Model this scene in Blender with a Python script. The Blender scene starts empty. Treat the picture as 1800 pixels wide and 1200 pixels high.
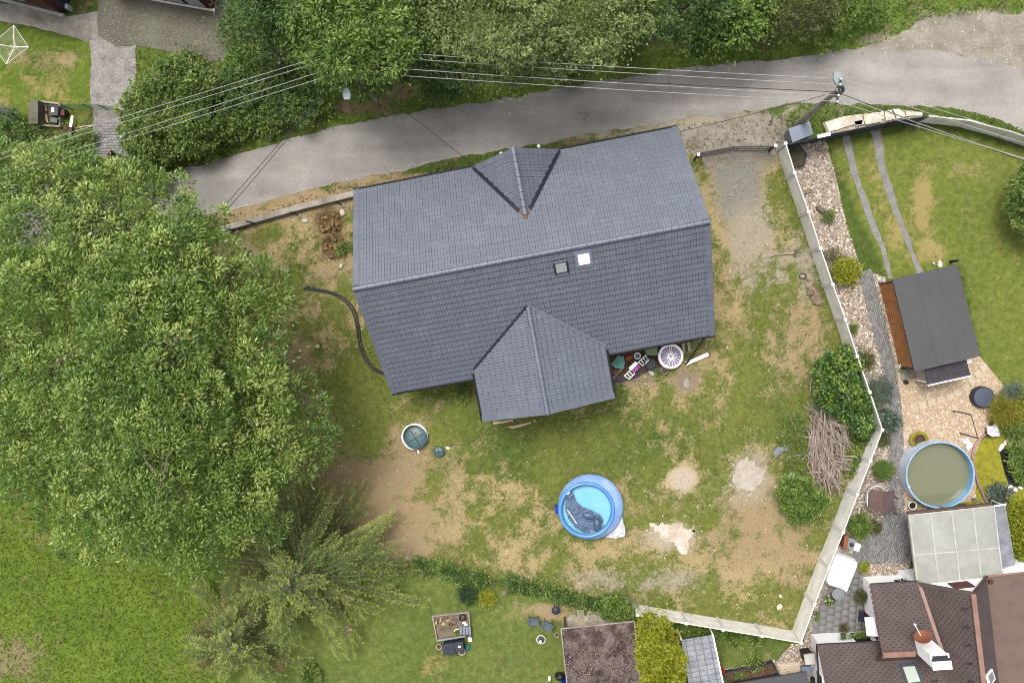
import bpy, math, random
import numpy as np
from mathutils import Vector, Matrix

# ------------------------------------------------------------------ camera, sky, sun, exposure
scn = bpy.context.scene
H, F = 50.0, 1550.0                       # flying height in metres, focal length in photo pixels
TH, PH = math.atan(90 / F), -math.atan(40 / F)
RM = Matrix.Rotation(PH, 3, 'X') @ Matrix.Rotation(TH, 3, 'Y')
cam = bpy.data.objects.new('camera', bpy.data.cameras.new('camera'))
scn.collection.objects.link(cam)
cam.matrix_world = Matrix.Translation((0, 0, H)) @ RM.to_4x4()
cam.data.sensor_width = 36.0
cam.data.lens = F / 1800 * 36.0
cam.data.clip_start, cam.data.clip_end = 0.5, 2000.0
scn.camera = cam

SUN_EL, SUN_AZ = math.radians(68), math.radians(-28)     # azimuth from +Y (top of the picture), clockwise
world = bpy.data.worlds.new('World')
scn.world = world
world.use_nodes = True
wn, wl = world.node_tree.nodes, world.node_tree.links
wn.clear()
sky = wn.new('ShaderNodeTexSky')
sky.sky_type = 'NISHITA'
sky.sun_disc = False
sky.sun_elevation, sky.sun_rotation = SUN_EL, SUN_AZ
sky.air_density, sky.dust_density, sky.ozone_density = 1.0, 6.0, 0.6
hs = wn.new('ShaderNodeHueSaturation')
hs.inputs['Saturation'].default_value = 0.30
bg = wn.new('ShaderNodeBackground')
bg.inputs['Strength'].default_value = 0.125
wo = wn.new('ShaderNodeOutputWorld')
wl.new(sky.outputs[0], hs.inputs['Color'])
wl.new(hs.outputs[0], bg.inputs['Color'])
wl.new(bg.outputs[0], wo.inputs['Surface'])

sl = bpy.data.lights.new('sun', 'SUN')
sl.energy, sl.angle, sl.color = 1.4, math.radians(20), (1.0, 0.96, 0.9)
sun = bpy.data.objects.new('sun', sl)
scn.collection.objects.link(sun)
sd = Vector((math.sin(SUN_AZ) * math.cos(SUN_EL), math.cos(SUN_AZ) * math.cos(SUN_EL), math.sin(SUN_EL)))
sun.rotation_euler = sd.to_track_quat('Z', 'Y').to_euler()
sun.location = sd * 80

vs = scn.view_settings
vs.view_transform, vs.look, vs.gamma, vs.use_curve_mapping = 'Standard', 'None', 1.0, False
vs.exposure = 1.02
scn.render.engine = 'CYCLES'
scn.cycles.filter_width = 1.0

# ------------------------------------------------------------------ helpers
rng = np.random.default_rng(7)
random.seed(7)
col = scn.collection
_R = np.array(RM)

def P(px, py, z=0.0):
    """a point of the photo -> the real place it shows, at height z"""
    d = _R @ np.array([px - 900.0, 600.0 - py, -F])
    t = (H - z) / -d[2]
    return Vector((d[0] * t, d[1] * t, z))

def Pn(px, py, z=0.0):
    d = np.stack([px - 900.0, 600.0 - py, np.full_like(px, -F)], -1) @ _R.T
    t = (H - z) / -d[..., 2]
    return d[..., 0] * t, d[..., 1] * t

def Q(x, y, z=0.0):
    v = np.stack([np.asarray(x, float), np.asarray(y, float), np.zeros_like(np.asarray(x, float)) + z - H], -1) @ _R
    return 900 + v[..., 0] / -v[..., 2] * F, 600 - v[..., 1] / -v[..., 2] * F

def lin(c):
    c = c / 255.0
    return c / 12.92 if c <= 0.04045 else ((c + 0.055) / 1.055) ** 2.4

def C8(r, g, b, k=0.5):
    """real-world base colour of a surface that shows as r,g,b in full daylight"""
    return (lin(r) * k, lin(g) * k, lin(b) * k)

LOC = {}

class MB:
    def __init__(s):
        s.v, s.f = [], []
    def add(s, vs_, fs):
        o = len(s.v)
        s.v += [tuple(v) for v in vs_]
        s.f += [tuple(i + o for i in f) for f in fs]
        return s
    def obb(s, c, ax, ay, az):
        c, ax, ay, az = Vector(c), Vector(ax), Vector(ay), Vector(az)
        vs_ = [c + ax * i + ay * j + az * k for k in (-1, 1) for j in (-1, 1) for i in (-1, 1)]
        return s.add(vs_, [(0, 2, 3, 1), (4, 5, 7, 6), (0, 1, 5, 4), (2, 6, 7, 3), (0, 4, 6, 2), (1, 3, 7, 5)])
    def box(s, c, size, rz=0.0):
        """c: centre of the bottom face"""
        cs, sn = math.cos(rz), math.sin(rz)
        x, y, z = [q / 2 for q in size]
        return s.obb((c[0], c[1], c[2] + z), (cs * x, sn * x, 0), (-sn * y, cs * y, 0), (0, 0, z))
    def prism(s, pts, z0, z1):
        n = len(pts)
        vs_ = [(p[0], p[1], z0) for p in pts] + [(p[0], p[1], z1) for p in pts]
        return s.add(vs_, [tuple(range(n))[::-1], tuple(range(n, 2 * n))] + [(i, (i + 1) % n, n + (i + 1) % n, n + i) for i in range(n)])
    def slab(s, top, d):
        """polygon of 3D points with thickness vector d below it"""
        n = len(top)
        top = [Vector(p) for p in top]
        vs_ = [p + Vector(d) for p in top] + top
        return s.add(vs_, [tuple(range(n))[::-1], tuple(range(n, 2 * n))] + [(i, (i + 1) % n, n + (i + 1) % n, n + i) for i in range(n)])
    def tube(s, pts, r, n=6, r2=None, cap=True):
        pts = [Vector(p) for p in pts]
        m = len(pts)
        vs_, fs = [], []
        for i, p in enumerate(pts):
            t = (pts[min(i + 1, m - 1)] - pts[max(i - 1, 0)])
            t = t.normalized() if t.length > 1e-9 else Vector((0, 0, 1))
            a = t.cross(Vector((0, 0, 1)) if abs(t.z) < 0.95 else Vector((1, 0, 0))).normalized()
            b = t.cross(a)
            rr = r if r2 is None else r + (r2 - r) * i / (m - 1)
            vs_ += [p + (a * math.cos(2 * math.pi * k / n) + b * math.sin(2 * math.pi * k / n)) * rr for k in range(n)]
        for i in range(m - 1):
            fs += [(i * n + k, i * n + (k + 1) % n, (i + 1) * n + (k + 1) % n, (i + 1) * n + k) for k in range(n)]
        if cap:
            fs += [tuple(range(n))[::-1], tuple(range((m - 1) * n, m * n))]
        return s.add(vs_, fs)
    def lathe(s, prof, c, n=24, close=True):
        vs_, fs = [], []
        for r, z in prof:
            vs_ += [(c[0] + r * math.cos(2 * math.pi * k / n), c[1] + r * math.sin(2 * math.pi * k / n), c[2] + z) for k in range(n)]
        for i in range(len(prof) - 1):
            fs += [(i * n + k, i * n + (k + 1) % n, (i + 1) * n + (k + 1) % n, (i + 1) * n + k) for k in range(n)]
        if close:
            fs += [tuple(range(n))[::-1], tuple(range((len(prof) - 1) * n, len(prof) * n))]
        return s.add(vs_, fs)
    def blob(s, c, rx, ry, rz, nu=8, nv=5, jit=0.12, rot=0.0):
        """a rough stone or lump"""
        vs_, fs = [], []
        cs, sn = math.cos(rot), math.sin(rot)
        for i in range(nv + 1):
            th = math.pi * i / nv
            for k in range(nu):
                j = 1 + random.uniform(-jit, jit)
                ph = 2 * math.pi * k / nu
                x, y = rx * math.sin(th) * math.cos(ph) * j, ry * math.sin(th) * math.sin(ph) * j
                vs_.append((c[0] + x * cs - y * sn, c[1] + x * sn + y * cs, c[2] + rz * math.cos(th) * (1 + (j - 1) * 0.5)))
        for i in range(nv):
            fs += [(i * nu + k, (i + 1) * nu + k, (i + 1) * nu + (k + 1) % nu, i * nu + (k + 1) % nu) for k in range(nu)]
        return s.add(vs_, fs)
    def mesh(s, name, mat, off=(0, 0, 0), smooth=False):
        me = bpy.data.meshes.new(name)
        o = Vector(off)
        me.from_pydata([tuple(Vector(v) - o) for v in s.v], [], s.f)
        me.materials.append(mat)
        if smooth:
            me.polygons.foreach_set('use_smooth', [True] * len(me.polygons))
        me.update()
        return me
    def part(s, name, mat, parent, smooth=False, label=None, kind=None):
        off = LOC[parent.name]
        o = bpy.data.objects.new(name, s.mesh(name, mat, off, smooth))
        col.objects.link(o)
        o.parent = parent
        LOC[o.name] = off
        if label: o['label'] = label
        if kind: o['kind'] = kind
        return o
    def thing(s, name, mat, label, cat, group=None, smooth=False, loc=None):
        off = Vector(loc) if loc is not None else Vector(s.v[0])
        o = bpy.data.objects.new(name, s.mesh(name, mat, off, smooth))
        col.objects.link(o)
        o.location = off
        LOC[o.name] = off
        o['label'], o['category'] = label, cat
        if group: o['group'] = group
        return o
    def setting(s, name, mat, kind='structure', smooth=False):
        o = bpy.data.objects.new(name, s.mesh(name, mat, (0, 0, 0), smooth))
        col.objects.link(o)
        o['kind'] = kind
        LOC[o.name] = Vector((0, 0, 0))
        return o

def root(name, label, cat, loc, group=None):
    o = bpy.data.objects.new(name, None)
    o.empty_display_size = 0.2
    col.objects.link(o)
    o.location = loc
    LOC[o.name] = Vector(loc)
    o['label'], o['category'] = label, cat
    if group: o['group'] = group
    return o

def npmesh(name, V, Fc, mat, attrs=None, smooth=False):
    me = bpy.data.meshes.new(name)
    V = np.ascontiguousarray(V, dtype=np.float32)
    Fc = np.ascontiguousarray(Fc, dtype=np.int32)
    m, k = Fc.shape
    me.vertices.add(len(V)); me.vertices.foreach_set('co', V.ravel())
    me.loops.add(m * k); me.loops.foreach_set('vertex_index', Fc.ravel())
    me.polygons.add(m)
    me.polygons.foreach_set('loop_start', np.arange(m, dtype=np.int32) * k)
    if smooth:
        me.polygons.foreach_set('use_smooth', np.ones(m, dtype=bool))
    for an, a in (attrs or {}).items():
        a = np.asarray(a, dtype=np.float32)
        if a.ndim == 1:
            at = me.attributes.new(an, 'FLOAT', 'POINT'); at.data.foreach_set('value', a)
        else:
            at = me.attributes.new(an, 'FLOAT_COLOR', 'POINT')
            at.data.foreach_set('color', np.concatenate([a, np.ones((len(a), 1), np.float32)], 1).ravel())
    me.materials.append(mat)
    me.update(calc_edges=True)
    me.validate()
    return me

def link(name, me, parent=None, kind=None, label=None, cat=None, loc=(0, 0, 0)):
    o = bpy.data.objects.new(name, me)
    col.objects.link(o)
    o.location = loc
    if parent: o.parent = parent
    LOC[o.name] = LOC[parent.name] if parent else Vector(loc)
    if kind: o['kind'] = kind
    if label: o['label'] = label
    if cat: o['category'] = cat
    return o

def inst(o, name, parent, M):
    """copy of a part sharing its mesh, placed by a matrix in its thing's own space"""
    c = o.copy(); c.name = name
    col.objects.link(c); c.parent = parent; c.matrix_local = M
    return c

# value noise in numpy
_tab = np.random.default_rng(3).random((256, 256))
def vnoise(x, y, s, seed=0):
    x = np.asarray(x) * s + seed * 17.3; y = np.asarray(y) * s + seed * 9.1
    xi, yi = np.floor(x).astype(int), np.floor(y).astype(int)
    fx, fy = x - xi, y - yi
    fx, fy = fx * fx * (3 - 2 * fx), fy * fy * (3 - 2 * fy)
    g = lambda a, b: _tab[a & 255, b & 255]
    return (g(xi, yi) * (1 - fx) + g(xi + 1, yi) * fx) * (1 - fy) + (g(xi, yi + 1) * (1 - fx) + g(xi + 1, yi + 1) * fx) * fy
def fbm(x, y, s, o=4, seed=0):
    t, a, w = 0, 1.0, 0
    for i in range(o):
        t = t + a * vnoise(x, y, s * 2 ** i, seed + i); w += a; a *= 0.55
    return t / w
def inpoly(x, y, poly):
    c = np.zeros(np.shape(x), bool)
    j = len(poly) - 1
    for i in range(len(poly)):
        xi, yi = poly[i][:2]; xj, yj = poly[j][:2]
        if yi != yj:
            c ^= ((yi > y) != (yj > y)) & (x < (xj - xi) * (y - yi) / (yj - yi) + xi)
        j = i
    return c
def PL(pts, z=0.0):
    return [P(a, b, z) for a, b in pts]

# ------------------------------------------------------------------ materials
def _mat(name):
    m = bpy.data.materials.new(name); m.use_nodes = True
    nt = m.node_tree
    b = nt.nodes['Principled BSDF']
    return m, nt.nodes, nt.links, b

def mk(name, c, c2=None, rough=0.8, spec=0.3, metal=0.0, vs_=1.5, amt=0.5, fine=25.0, famt=0.18, bump=0.0, bs=40.0, rnd=0.0, stretch=None, lo=0.35, hi=0.65):
    m, N, L, b = _mat(name)
    c2 = c2 or tuple(x * 0.72 for x in c)
    geo = N.new('ShaderNodeNewGeometry')
    pos = geo.outputs['Position']
    if stretch:
        mp = N.new('ShaderNodeMapping'); mp.inputs['Rotation'].default_value = (0, 0, stretch[0]); mp.inputs['Scale'].default_value = stretch[1]
        L.new(pos, mp.inputs[0]); pos = mp.outputs[0]
    def noise(sc, det=5):
        n = N.new('ShaderNodeTexNoise'); n.inputs['Scale'].default_value = sc; n.inputs['Detail'].default_value = det; n.inputs['Roughness'].default_value = 0.62
        L.new(pos, n.inputs['Vector']); return n.outputs['Fac']
    mr = N.new('ShaderNodeMapRange'); mr.inputs[1].default_value = lo; mr.inputs[2].default_value = hi; mr.inputs[4].default_value = amt * 2 if amt <= .5 else 1
    L.new(noise(vs_), mr.inputs[0])
    mx = N.new('ShaderNodeMix'); mx.data_type = 'RGBA'; mx.inputs[6].default_value = (*c, 1); mx.inputs[7].default_value = (*c2, 1)
    L.new(mr.outputs[0], mx.inputs[0])
    f2 = N.new('ShaderNodeMapRange'); f2.inputs[1].default_value = 0.3; f2.inputs[2].default_value = 0.7; f2.inputs[3].default_value = 1 - famt; f2.inputs[4].default_value = 1 + famt
    L.new(noise(fine, 3), f2.inputs[0])
    out = f2.outputs[0]
    if rnd:
        oi = N.new('ShaderNodeObjectInfo'); r = N.new('ShaderNodeMapRange'); r.inputs[3].default_value = 1 - rnd; r.inputs[4].default_value = 1 + rnd
        L.new(oi.outputs['Random'], r.inputs[0])
        mm = N.new('ShaderNodeMath'); mm.operation = 'MULTIPLY'; L.new(out, mm.inputs[0]); L.new(r.outputs[0], mm.inputs[1]); out = mm.outputs[0]
    sc = N.new('ShaderNodeVectorMath'); sc.operation = 'SCALE'
    L.new(mx.outputs[2], sc.inputs[0]); L.new(out, sc.inputs['Scale'])
    L.new(sc.outputs[0], b.inputs['Base Color'])
    b.inputs['Roughness'].default_value = rough; b.inputs['Metallic'].default_value = metal
    b.inputs['Specular IOR Level'].default_value = spec
    if bump:
        bp = N.new('ShaderNodeBump'); bp.inputs['Strength'].default_value = bump; bp.inputs['Distance'].default_value = 0.02
        L.new(noise(bs, 4), bp.inputs['Height']); L.new(bp.outputs[0], b.inputs['Normal'])
    return m

def leafmat(name, dark, mid, light, trans=0.35, rough=0.5, spec=0.3):
    """leaves: each leaf's colour comes from its 'tint'"""
    m, N, L, b = _mat(name)
    at = N.new('ShaderNodeAttribute'); at.attribute_name = 'tint'
    rp = N.new('ShaderNodeValToRGB')
    e = rp.color_ramp.elements
    e[0].color, e[1].color = (*dark, 1), (*light, 1)
    k = e.new(0.5); k.color = (*mid, 1)
    L.new(at.outputs['Fac'], rp.inputs[0]); L.new(rp.outputs[0], b.inputs['Base Color'])
    b.inputs['Roughness'].default_value = rough; b.inputs['Specular IOR Level'].default_value = spec
    tr = N.new('ShaderNodeBsdfTranslucent'); L.new(rp.outputs[0], tr.inputs['Color'])
    mx = N.new('ShaderNodeMixShader'); mx.inputs[0].default_value = trans
    L.new(b.outputs[0], mx.inputs[1]); L.new(tr.outputs[0], mx.inputs[2])
    L.new(mx.outputs[0], N['Material Output'].inputs['Surface'])
    return m

def colmat(name, rough=0.9, spec=0.15, trans=0.0):
    """stones or blades coloured one by one through the 'hue' attribute"""
    m, N, L, b = _mat(name)
    at = N.new('ShaderNodeAttribute'); at.attribute_name = 'hue'
    L.new(at.outputs['Color'], b.inputs['Base Color'])
    b.inputs['Roughness'].default_value = rough; b.inputs['Specular IOR Level'].default_value = spec
    if trans:
        tr = N.new('ShaderNodeBsdfTranslucent'); L.new(at.outputs['Color'], tr.inputs['Color'])
        mx = N.new('ShaderNodeMixShader'); mx.inputs[0].default_value = trans
        L.new(b.outputs[0], mx.inputs[1]); L.new(tr.outputs[0], mx.inputs[2]); L.new(mx.outputs[0], N['Material Output'].inputs['Surface'])
    return m

def glass(name, c, rough=0.08, alpha=None, trans=0.0):
    m, N, L, b = _mat(name)
    b.inputs['Base Color'].default_value = (*c, 1); b.inputs['Roughness'].default_value = rough
    b.inputs['Specular IOR Level'].default_value = 0.5
    if trans: b.inputs['Transmission Weight'].default_value = trans
    if alpha is not None: b.inputs['Alpha'].default_value = alpha
    return m

M = {}
M['tile'] = mk('roof tile', C8(119, 125, 139), C8(125, 132, 145), rough=0.5, spec=0.4, vs_=0.9, lo=.50, hi=.60, fine=7.0, famt=0.10, rnd=0.07, bump=0.15, bs=60)
M['ridge'] = mk('ridge tile', C8(122, 128, 146), rough=0.45, spec=0.45, vs_=0.7, amt=0.2, rnd=0.05)
M['dark'] = mk('dark metal', C8(42, 44, 54), rough=0.45, spec=0.5)
M['flash'] = mk('valley flashing', C8(40, 46, 62), rough=0.35, spec=0.5)
M['rust'] = mk('bare brown flashing', C8(135, 105, 80), rough=0.6)
M['render'] = mk('white render', (.84, .84, .84), (.78, .78, .79), rough=0.9, amt=0.3, famt=0.04)
M['white'] = mk('white paint', (.82, .82, .82), (.76, .76, .77), rough=0.6, amt=0.3, famt=0.03)
def worn_road():
    m = mk('asphalt', C8(184, 178, 172), C8(164, 159, 154), rough=0.92, spec=0.15, vs_=0.5, fine=6.0, famt=0.10, bump=0.35, bs=40)
    N, L = m.node_tree.nodes, m.node_tree.links
    b = N['Principled BSDF']; src = b.inputs['Base Color'].links[0].from_socket
    geo = N.new('ShaderNodeNewGeometry')
    wn_ = N.new('ShaderNodeTexNoise'); wn_.inputs['Scale'].default_value = .7; wn_.inputs['Detail'].default_value = 4; L.new(geo.outputs['Position'], wn_.inputs['Vector'])
    ad = N.new('ShaderNodeVectorMath'); ad.operation = 'MULTIPLY_ADD'; ad.inputs[1].default_value = (1.6, 1.6, 0); L.new(wn_.outputs['Color'], ad.inputs[0]); L.new(geo.outputs['Position'], ad.inputs[2])
    vo = N.new('ShaderNodeTexVoronoi'); vo.feature = 'DISTANCE_TO_EDGE'; vo.inputs['Scale'].default_value = .30; L.new(ad.outputs[0], vo.inputs['Vector'])
    cr = N.new('ShaderNodeMapRange'); cr.inputs[1].default_value = .003; cr.inputs[2].default_value = .012; cr.inputs[3].default_value = .62; cr.inputs[4].default_value = 1.0; L.new(vo.outputs['Distance'], cr.inputs[0])
    mk2 = N.new('ShaderNodeTexNoise'); mk2.inputs['Scale'].default_value = .25; L.new(geo.outputs['Position'], mk2.inputs['Vector'])
    mr = N.new('ShaderNodeMapRange'); mr.inputs[1].default_value = .56; mr.inputs[2].default_value = .64; L.new(mk2.outputs['Fac'], mr.inputs[0])
    mx = N.new('ShaderNodeMix'); mx.inputs[2].default_value = 1.0; L.new(mr.outputs[0], mx.inputs[0]); L.new(cr.outputs[0], mx.inputs[3])
    mp = N.new('ShaderNodeMapping'); mp.inputs['Rotation'].default_value = (0, 0, -.24); mp.inputs['Scale'].default_value = (.12, 1.1, 1); L.new(geo.outputs['Position'], mp.inputs[0])
    ty = N.new('ShaderNodeTexNoise'); ty.inputs['Scale'].default_value = 1.0; ty.inputs['Detail'].default_value = 3; L.new(mp.outputs[0], ty.inputs['Vector'])
    tr = N.new('ShaderNodeMapRange'); tr.inputs[1].default_value = .35; tr.inputs[2].default_value = .65; tr.inputs[3].default_value = .88; tr.inputs[4].default_value = 1.08; L.new(ty.outputs['Fac'], tr.inputs[0])
    mm = N.new('ShaderNodeMath'); mm.operation = 'MULTIPLY'; L.new(mx.outputs[0], mm.inputs[0]); L.new(tr.outputs[0], mm.inputs[1])
    sc = N.new('ShaderNodeVectorMath'); sc.operation = 'SCALE'; L.new(src, sc.inputs[0]); L.new(mm.outputs[0], sc.inputs['Scale']); L.new(sc.outputs[0], b.inputs['Base Color'])
    return m
M['asphalt'] = worn_road()
M['concrete'] = mk('concrete', C8(224, 221, 214, .98), C8(200, 196, 184, .9), rough=0.9, vs_=1.3, amt=0.4, fine=14, famt=0.05, bump=0.15)
M['concrete_old'] = mk('old concrete', C8(194, 186, 174), C8(146, 138, 126), rough=0.95, vs_=0.9, fine=7, famt=0.2, bump=0.5)
M['wood'] = mk('brown planks', C8(196, 134, 80, .62), C8(168, 110, 64, .6), rough=0.7, vs_=3, famt=0.15, rnd=0.14)
M['wood_grey'] = mk('weathered wood', C8(204, 192, 172), C8(168, 154, 136), rough=0.85, vs_=4, famt=0.2, rnd=0.15)
M['wood_pale'] = mk('pale timber', C8(226, 208, 170), C8(205, 185, 145), rough=0.8, vs_=4)
M['bark'] = mk('bark', C8(146, 134, 118), C8(104, 94, 82), rough=0.95, vs_=6, bump=0.5)
M['stick'] = mk('dead branch', C8(210, 194, 180), C8(168, 150, 138), rough=0.9, vs_=3, rnd=0.22)
M['felt'] = mk('grey roofing felt', C8(97, 97, 98), C8(90, 90, 91), rough=0.85, vs_=0.7, famt=0.05)
M['felt_dark'] = mk('dark roofing felt', C8(84, 78, 86), C8(66, 60, 68), rough=0.8, vs_=3)
M['shingle'] = mk('brown shingle', C8(110, 97, 94), C8(98, 86, 83), rough=0.9, vs_=1.2, fine=30, famt=0.08, rnd=0.06)
M['shingle_dark'] = mk('dark shingle print', C8(72, 60, 62), rough=0.9)
M['felt_brown'] = mk('brown felt', C8(134, 112, 103), C8(120, 101, 93), rough=0.9, vs_=1.0, famt=0.06)
M['copper'] = mk('copper trim', C8(172, 132, 116), C8(150, 112, 98), rough=0.55, spec=0.5)
M['pavilion'] = mk('lichen brown felt', C8(126, 108, 104), C8(82, 66, 62), rough=0.95, vs_=1.6, fine=7, famt=0.42, bump=0.4, lo=.42, hi=.58)
M['greyblue'] = mk('grey blue sheet', C8(138, 150, 168), C8(126, 138, 156), rough=0.5, spec=0.5, famt=0.03)
M['anthracite'] = mk('anthracite panel', C8(76, 84, 98), C8(66, 72, 84), rough=0.5)
M['plastic_dark'] = mk('dark plastic', C8(66, 70, 84), C8(54, 58, 70), rough=0.5)
M['black'] = mk('black plastic', C8(34, 35, 38), rough=0.5)
M['hose'] = mk('black hose', C8(62, 64, 66), rough=0.5)
M['iron'] = mk('wrought iron', C8(60, 60, 66), rough=0.6)
M['steel'] = mk('galvanised steel', C8(170, 176, 180), C8(150, 156, 160), rough=0.4, metal=0.3)
M['teal'] = mk('teal plastic', C8(120, 180, 168), C8(104, 164, 156), rough=0.6)
M['tankgreen'] = mk('tank lid green', C8(84, 116, 120), C8(70, 100, 104), rough=0.45, spec=0.5)
M['green_pale'] = mk('pale green plastic', C8(140, 170, 130), rough=0.6)
M['terracotta'] = mk('terracotta', C8(170, 105, 75), rough=0.8)
M['orange'] = mk('orange cloth', C8(200, 120, 50), rough=0.8)
M['purple'] = mk('purple print', C8(150, 60, 150), C8(190, 110, 180), rough=0.5, vs_=5)
M['lilac'] = mk('lilac netting', C8(232, 226, 236), C8(206, 190, 212), rough=0.8, vs_=4)
M['poolblue'] = mk('pool ring blue', C8(92, 156, 232, .62), C8(80, 144, 224, .62), rough=0.3, spec=0.5, famt=0.03)
M['poolwall'] = mk('pool wall blue', C8(130, 168, 228, .62), C8(164, 192, 234, .62), rough=0.3, spec=0.5, vs_=1.4)
M['poolfloor'] = mk('pool liner', C8(150, 220, 246), C8(130, 208, 240), rough=0.4, famt=0.02)
M['pumpblue'] = mk('bright blue plastic', C8(30, 80, 205), rough=0.4)
M['tarp'] = mk('slate blue tarpaulin', C8(92, 116, 150), C8(72, 94, 126), rough=0.45, vs_=1.6, famt=0.05, spec=0.4)
M['sheet'] = mk('white sheeting', C8(238, 236, 240), C8(210, 208, 216), rough=0.6, vs_=5)
M['steelpool'] = mk('steel pool wall', C8(128, 178, 218, .75), C8(116, 168, 208, .75), rough=0.3, spec=0.5, famt=0.03)
M['rim'] = mk('pale blue rim', C8(222, 230, 246, .75), rough=0.4)
M['pond'] = glass('dark pond water', C8(38, 42, 44), 0.08)
M['algae'] = glass('green pool water', C8(136, 138, 110), 0.03)
M['poly'] = mk('milky polycarbonate', C8(184, 186, 180), C8(166, 166, 158), rough=0.35, spec=0.5, vs_=0.9, fine=5, famt=0.05)
M['corr'] = mk('corrugated translucent sheet', C8(196, 200, 208), C8(160, 164, 172), rough=0.25, spec=0.5, vs_=1.5)
M['cream'] = mk('cream timber trim', C8(222, 219, 208), rough=0.7)
M['paver'] = mk('worn path concrete', C8(182, 176, 172), C8(142, 136, 132), rough=0.95, vs_=1.1, fine=8, famt=0.25, bump=0.5)
M['patio'] = mk('stained patio concrete', C8(144, 141, 135), C8(112, 110, 106), rough=0.85, vs_=1.6, fine=9, famt=0.2, bump=0.25)
M['slabstone'] = mk('pale paving stone', C8(226, 208, 184), C8(206, 188, 164), rough=0.9, vs_=3, rnd=0.05)
M['rockcream'] = mk('cream rough stone', C8(234, 228, 214, .6), C8(206, 196, 178, .55), rough=0.95, vs_=2.2, fine=14, famt=0.12, bump=0.6, bs=14)
M['stone'] = mk('field stone', C8(170, 152, 132), C8(140, 124, 108), rough=0.95, vs_=3, rnd=0.18, bump=0.4)
M['gravelbase'] = mk('gravel bed', C8(190, 176, 160), C8(150, 136, 120), rough=0.95, vs_=5, fine=18, famt=0.35, bump=0.8, bs=18)
M['gravelpale'] = mk('pale gravel', C8(214, 190, 162), C8(186, 162, 136), rough=0.95, vs_=5, fine=18, famt=0.25, bump=0.8, bs=18)
M['track'] = mk('dusty roadside gravel', C8(176, 168, 156), C8(146, 138, 120), rough=0.95, vs_=1.0, fine=9, famt=0.22, bump=0.5)
M['drive'] = mk('mossy driveway', C8(128, 126, 110), C8(112, 106, 94), rough=0.95, vs_=0.45, fine=11, famt=0.36, bump=0.6, bs=20)
M['sand'] = mk('sand and lime', C8(216, 208, 196), C8(190, 176, 156), rough=0.95, vs_=1.6, fine=14, famt=0.12, bump=0.5)
M['lime'] = mk('pale mortar', C8(240, 230, 216), C8(208, 190, 168), rough=0.95, vs_=1.5, fine=14, famt=0.15, bump=0.5)
M['soil'] = mk('dug earth', C8(120, 94, 72), C8(84, 66, 52), rough=1.0, vs_=2.5, fine=12, famt=0.3, bump=0.8, bs=14)
M['clod'] = mk('yellow clay clod', C8(186, 150, 106), C8(140, 108, 76), rough=1.0, vs_=3, rnd=0.2, bump=0.5)
M['yellow'] = mk('yellow wicker', C8(178, 168, 60), C8(140, 130, 40), rough=0.7, vs_=6)
M['brownpaint'] = mk('brown painted board', C8(108, 82, 72), C8(92, 70, 64), rough=0.6, rnd=0.08)
M['redbrown'] = mk('maroon paint', C8(112, 58, 52), rough=0.6)
M['dish'] = mk('rust brown dish', C8(158, 98, 70), rough=0.5)
M['pinkhose'] = mk('pink drain hose', C8(188, 150, 146), rough=0.5)
M['yellowhose'] = mk('yellow hose', C8(205, 195, 130), rough=0.6)
M['red'] = mk('red plastic', C8(215, 60, 40), rough=0.4)
M['lampgrey'] = mk('lamp housing', C8(165, 180, 186), rough=0.4)
M['insul'] = mk('white porcelain', C8(245, 245, 245), rough=0.25)
M['wire'] = mk('aluminium wire', C8(205, 205, 200), rough=0.5)
M['cable'] = mk('black cable', C8(60, 60, 62), rough=0.6)
M['glassgrey'] = glass('grey pane', C8(178, 186, 186), 0.1)
M['glassgreen'] = glass('pale green pane', C8(214, 226, 212), 0.1)
M['glasswhite'] = glass('pale pane', C8(222, 226, 238), 0.12)
M['gstone'] = colmat('pebbles')
M['blade'] = colmat('grass blades', 0.7, 0.2, 0.25)
M['skin'] = mk('skin', C8(205, 160, 135), rough=0.6, famt=0.03, amt=0.1)
M['navy'] = mk('navy cloth', C8(38, 46, 70), rough=0.9)
M['jeans'] = mk('dark trousers', C8(52, 56, 66), rough=0.9)
M['hair'] = mk('greying hair', C8(150, 120, 110), rough=0.8)
M['flower'] = mk('white blossom', C8(250, 250, 245), rough=0.7)
M['ltree'] = leafmat('ash leaves', C8(74, 110, 34), C8(138, 172, 64), C8(230, 240, 138), trans=.24, rough=.42, spec=.45)
M['lgrey'] = leafmat('grey green leaves', C8(104, 128, 62), C8(160, 180, 102), C8(222, 230, 160), trans=.34, spec=.45)
M['ldark'] = leafmat('deep green leaves', C8(60, 92, 40), C8(98, 134, 58), C8(166, 192, 98), trans=.3, spec=.4)
M['lmid'] = leafmat('mid green leaves', C8(76, 108, 38), C8(122, 156, 58), C8(196, 214, 108), trans=.3, spec=.4)
M['llaurel'] = leafmat('laurel leaves', C8(46, 86, 32), C8(94, 138, 50), C8(204, 222, 96), rough=0.35, spec=.5)
M['lfir'] = leafmat('fir shoots', C8(46, 72, 26), C8(94, 122, 46), C8(186, 196, 98), trans=0.2)
M['lyellow'] = leafmat('golden thuja', C8(122, 134, 24), C8(176, 184, 42), C8(230, 230, 84), trans=.35)
M['lblue'] = leafmat('blue green needles', C8(80, 100, 86), C8(122, 142, 124), C8(182, 196, 180), trans=0.3)
M['livy'] = leafmat('ivy leaves', C8(40, 74, 52), C8(70, 108, 62), C8(126, 156, 84))
M['lherb'] = leafmat('fresh herbs', C8(74, 108, 34), C8(120, 152, 58), C8(192, 208, 112), trans=.3, spec=.4)
M['lolive'] = leafmat('olive scrub', C8(80, 90, 46), C8(118, 124, 70), C8(166, 164, 108))
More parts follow.
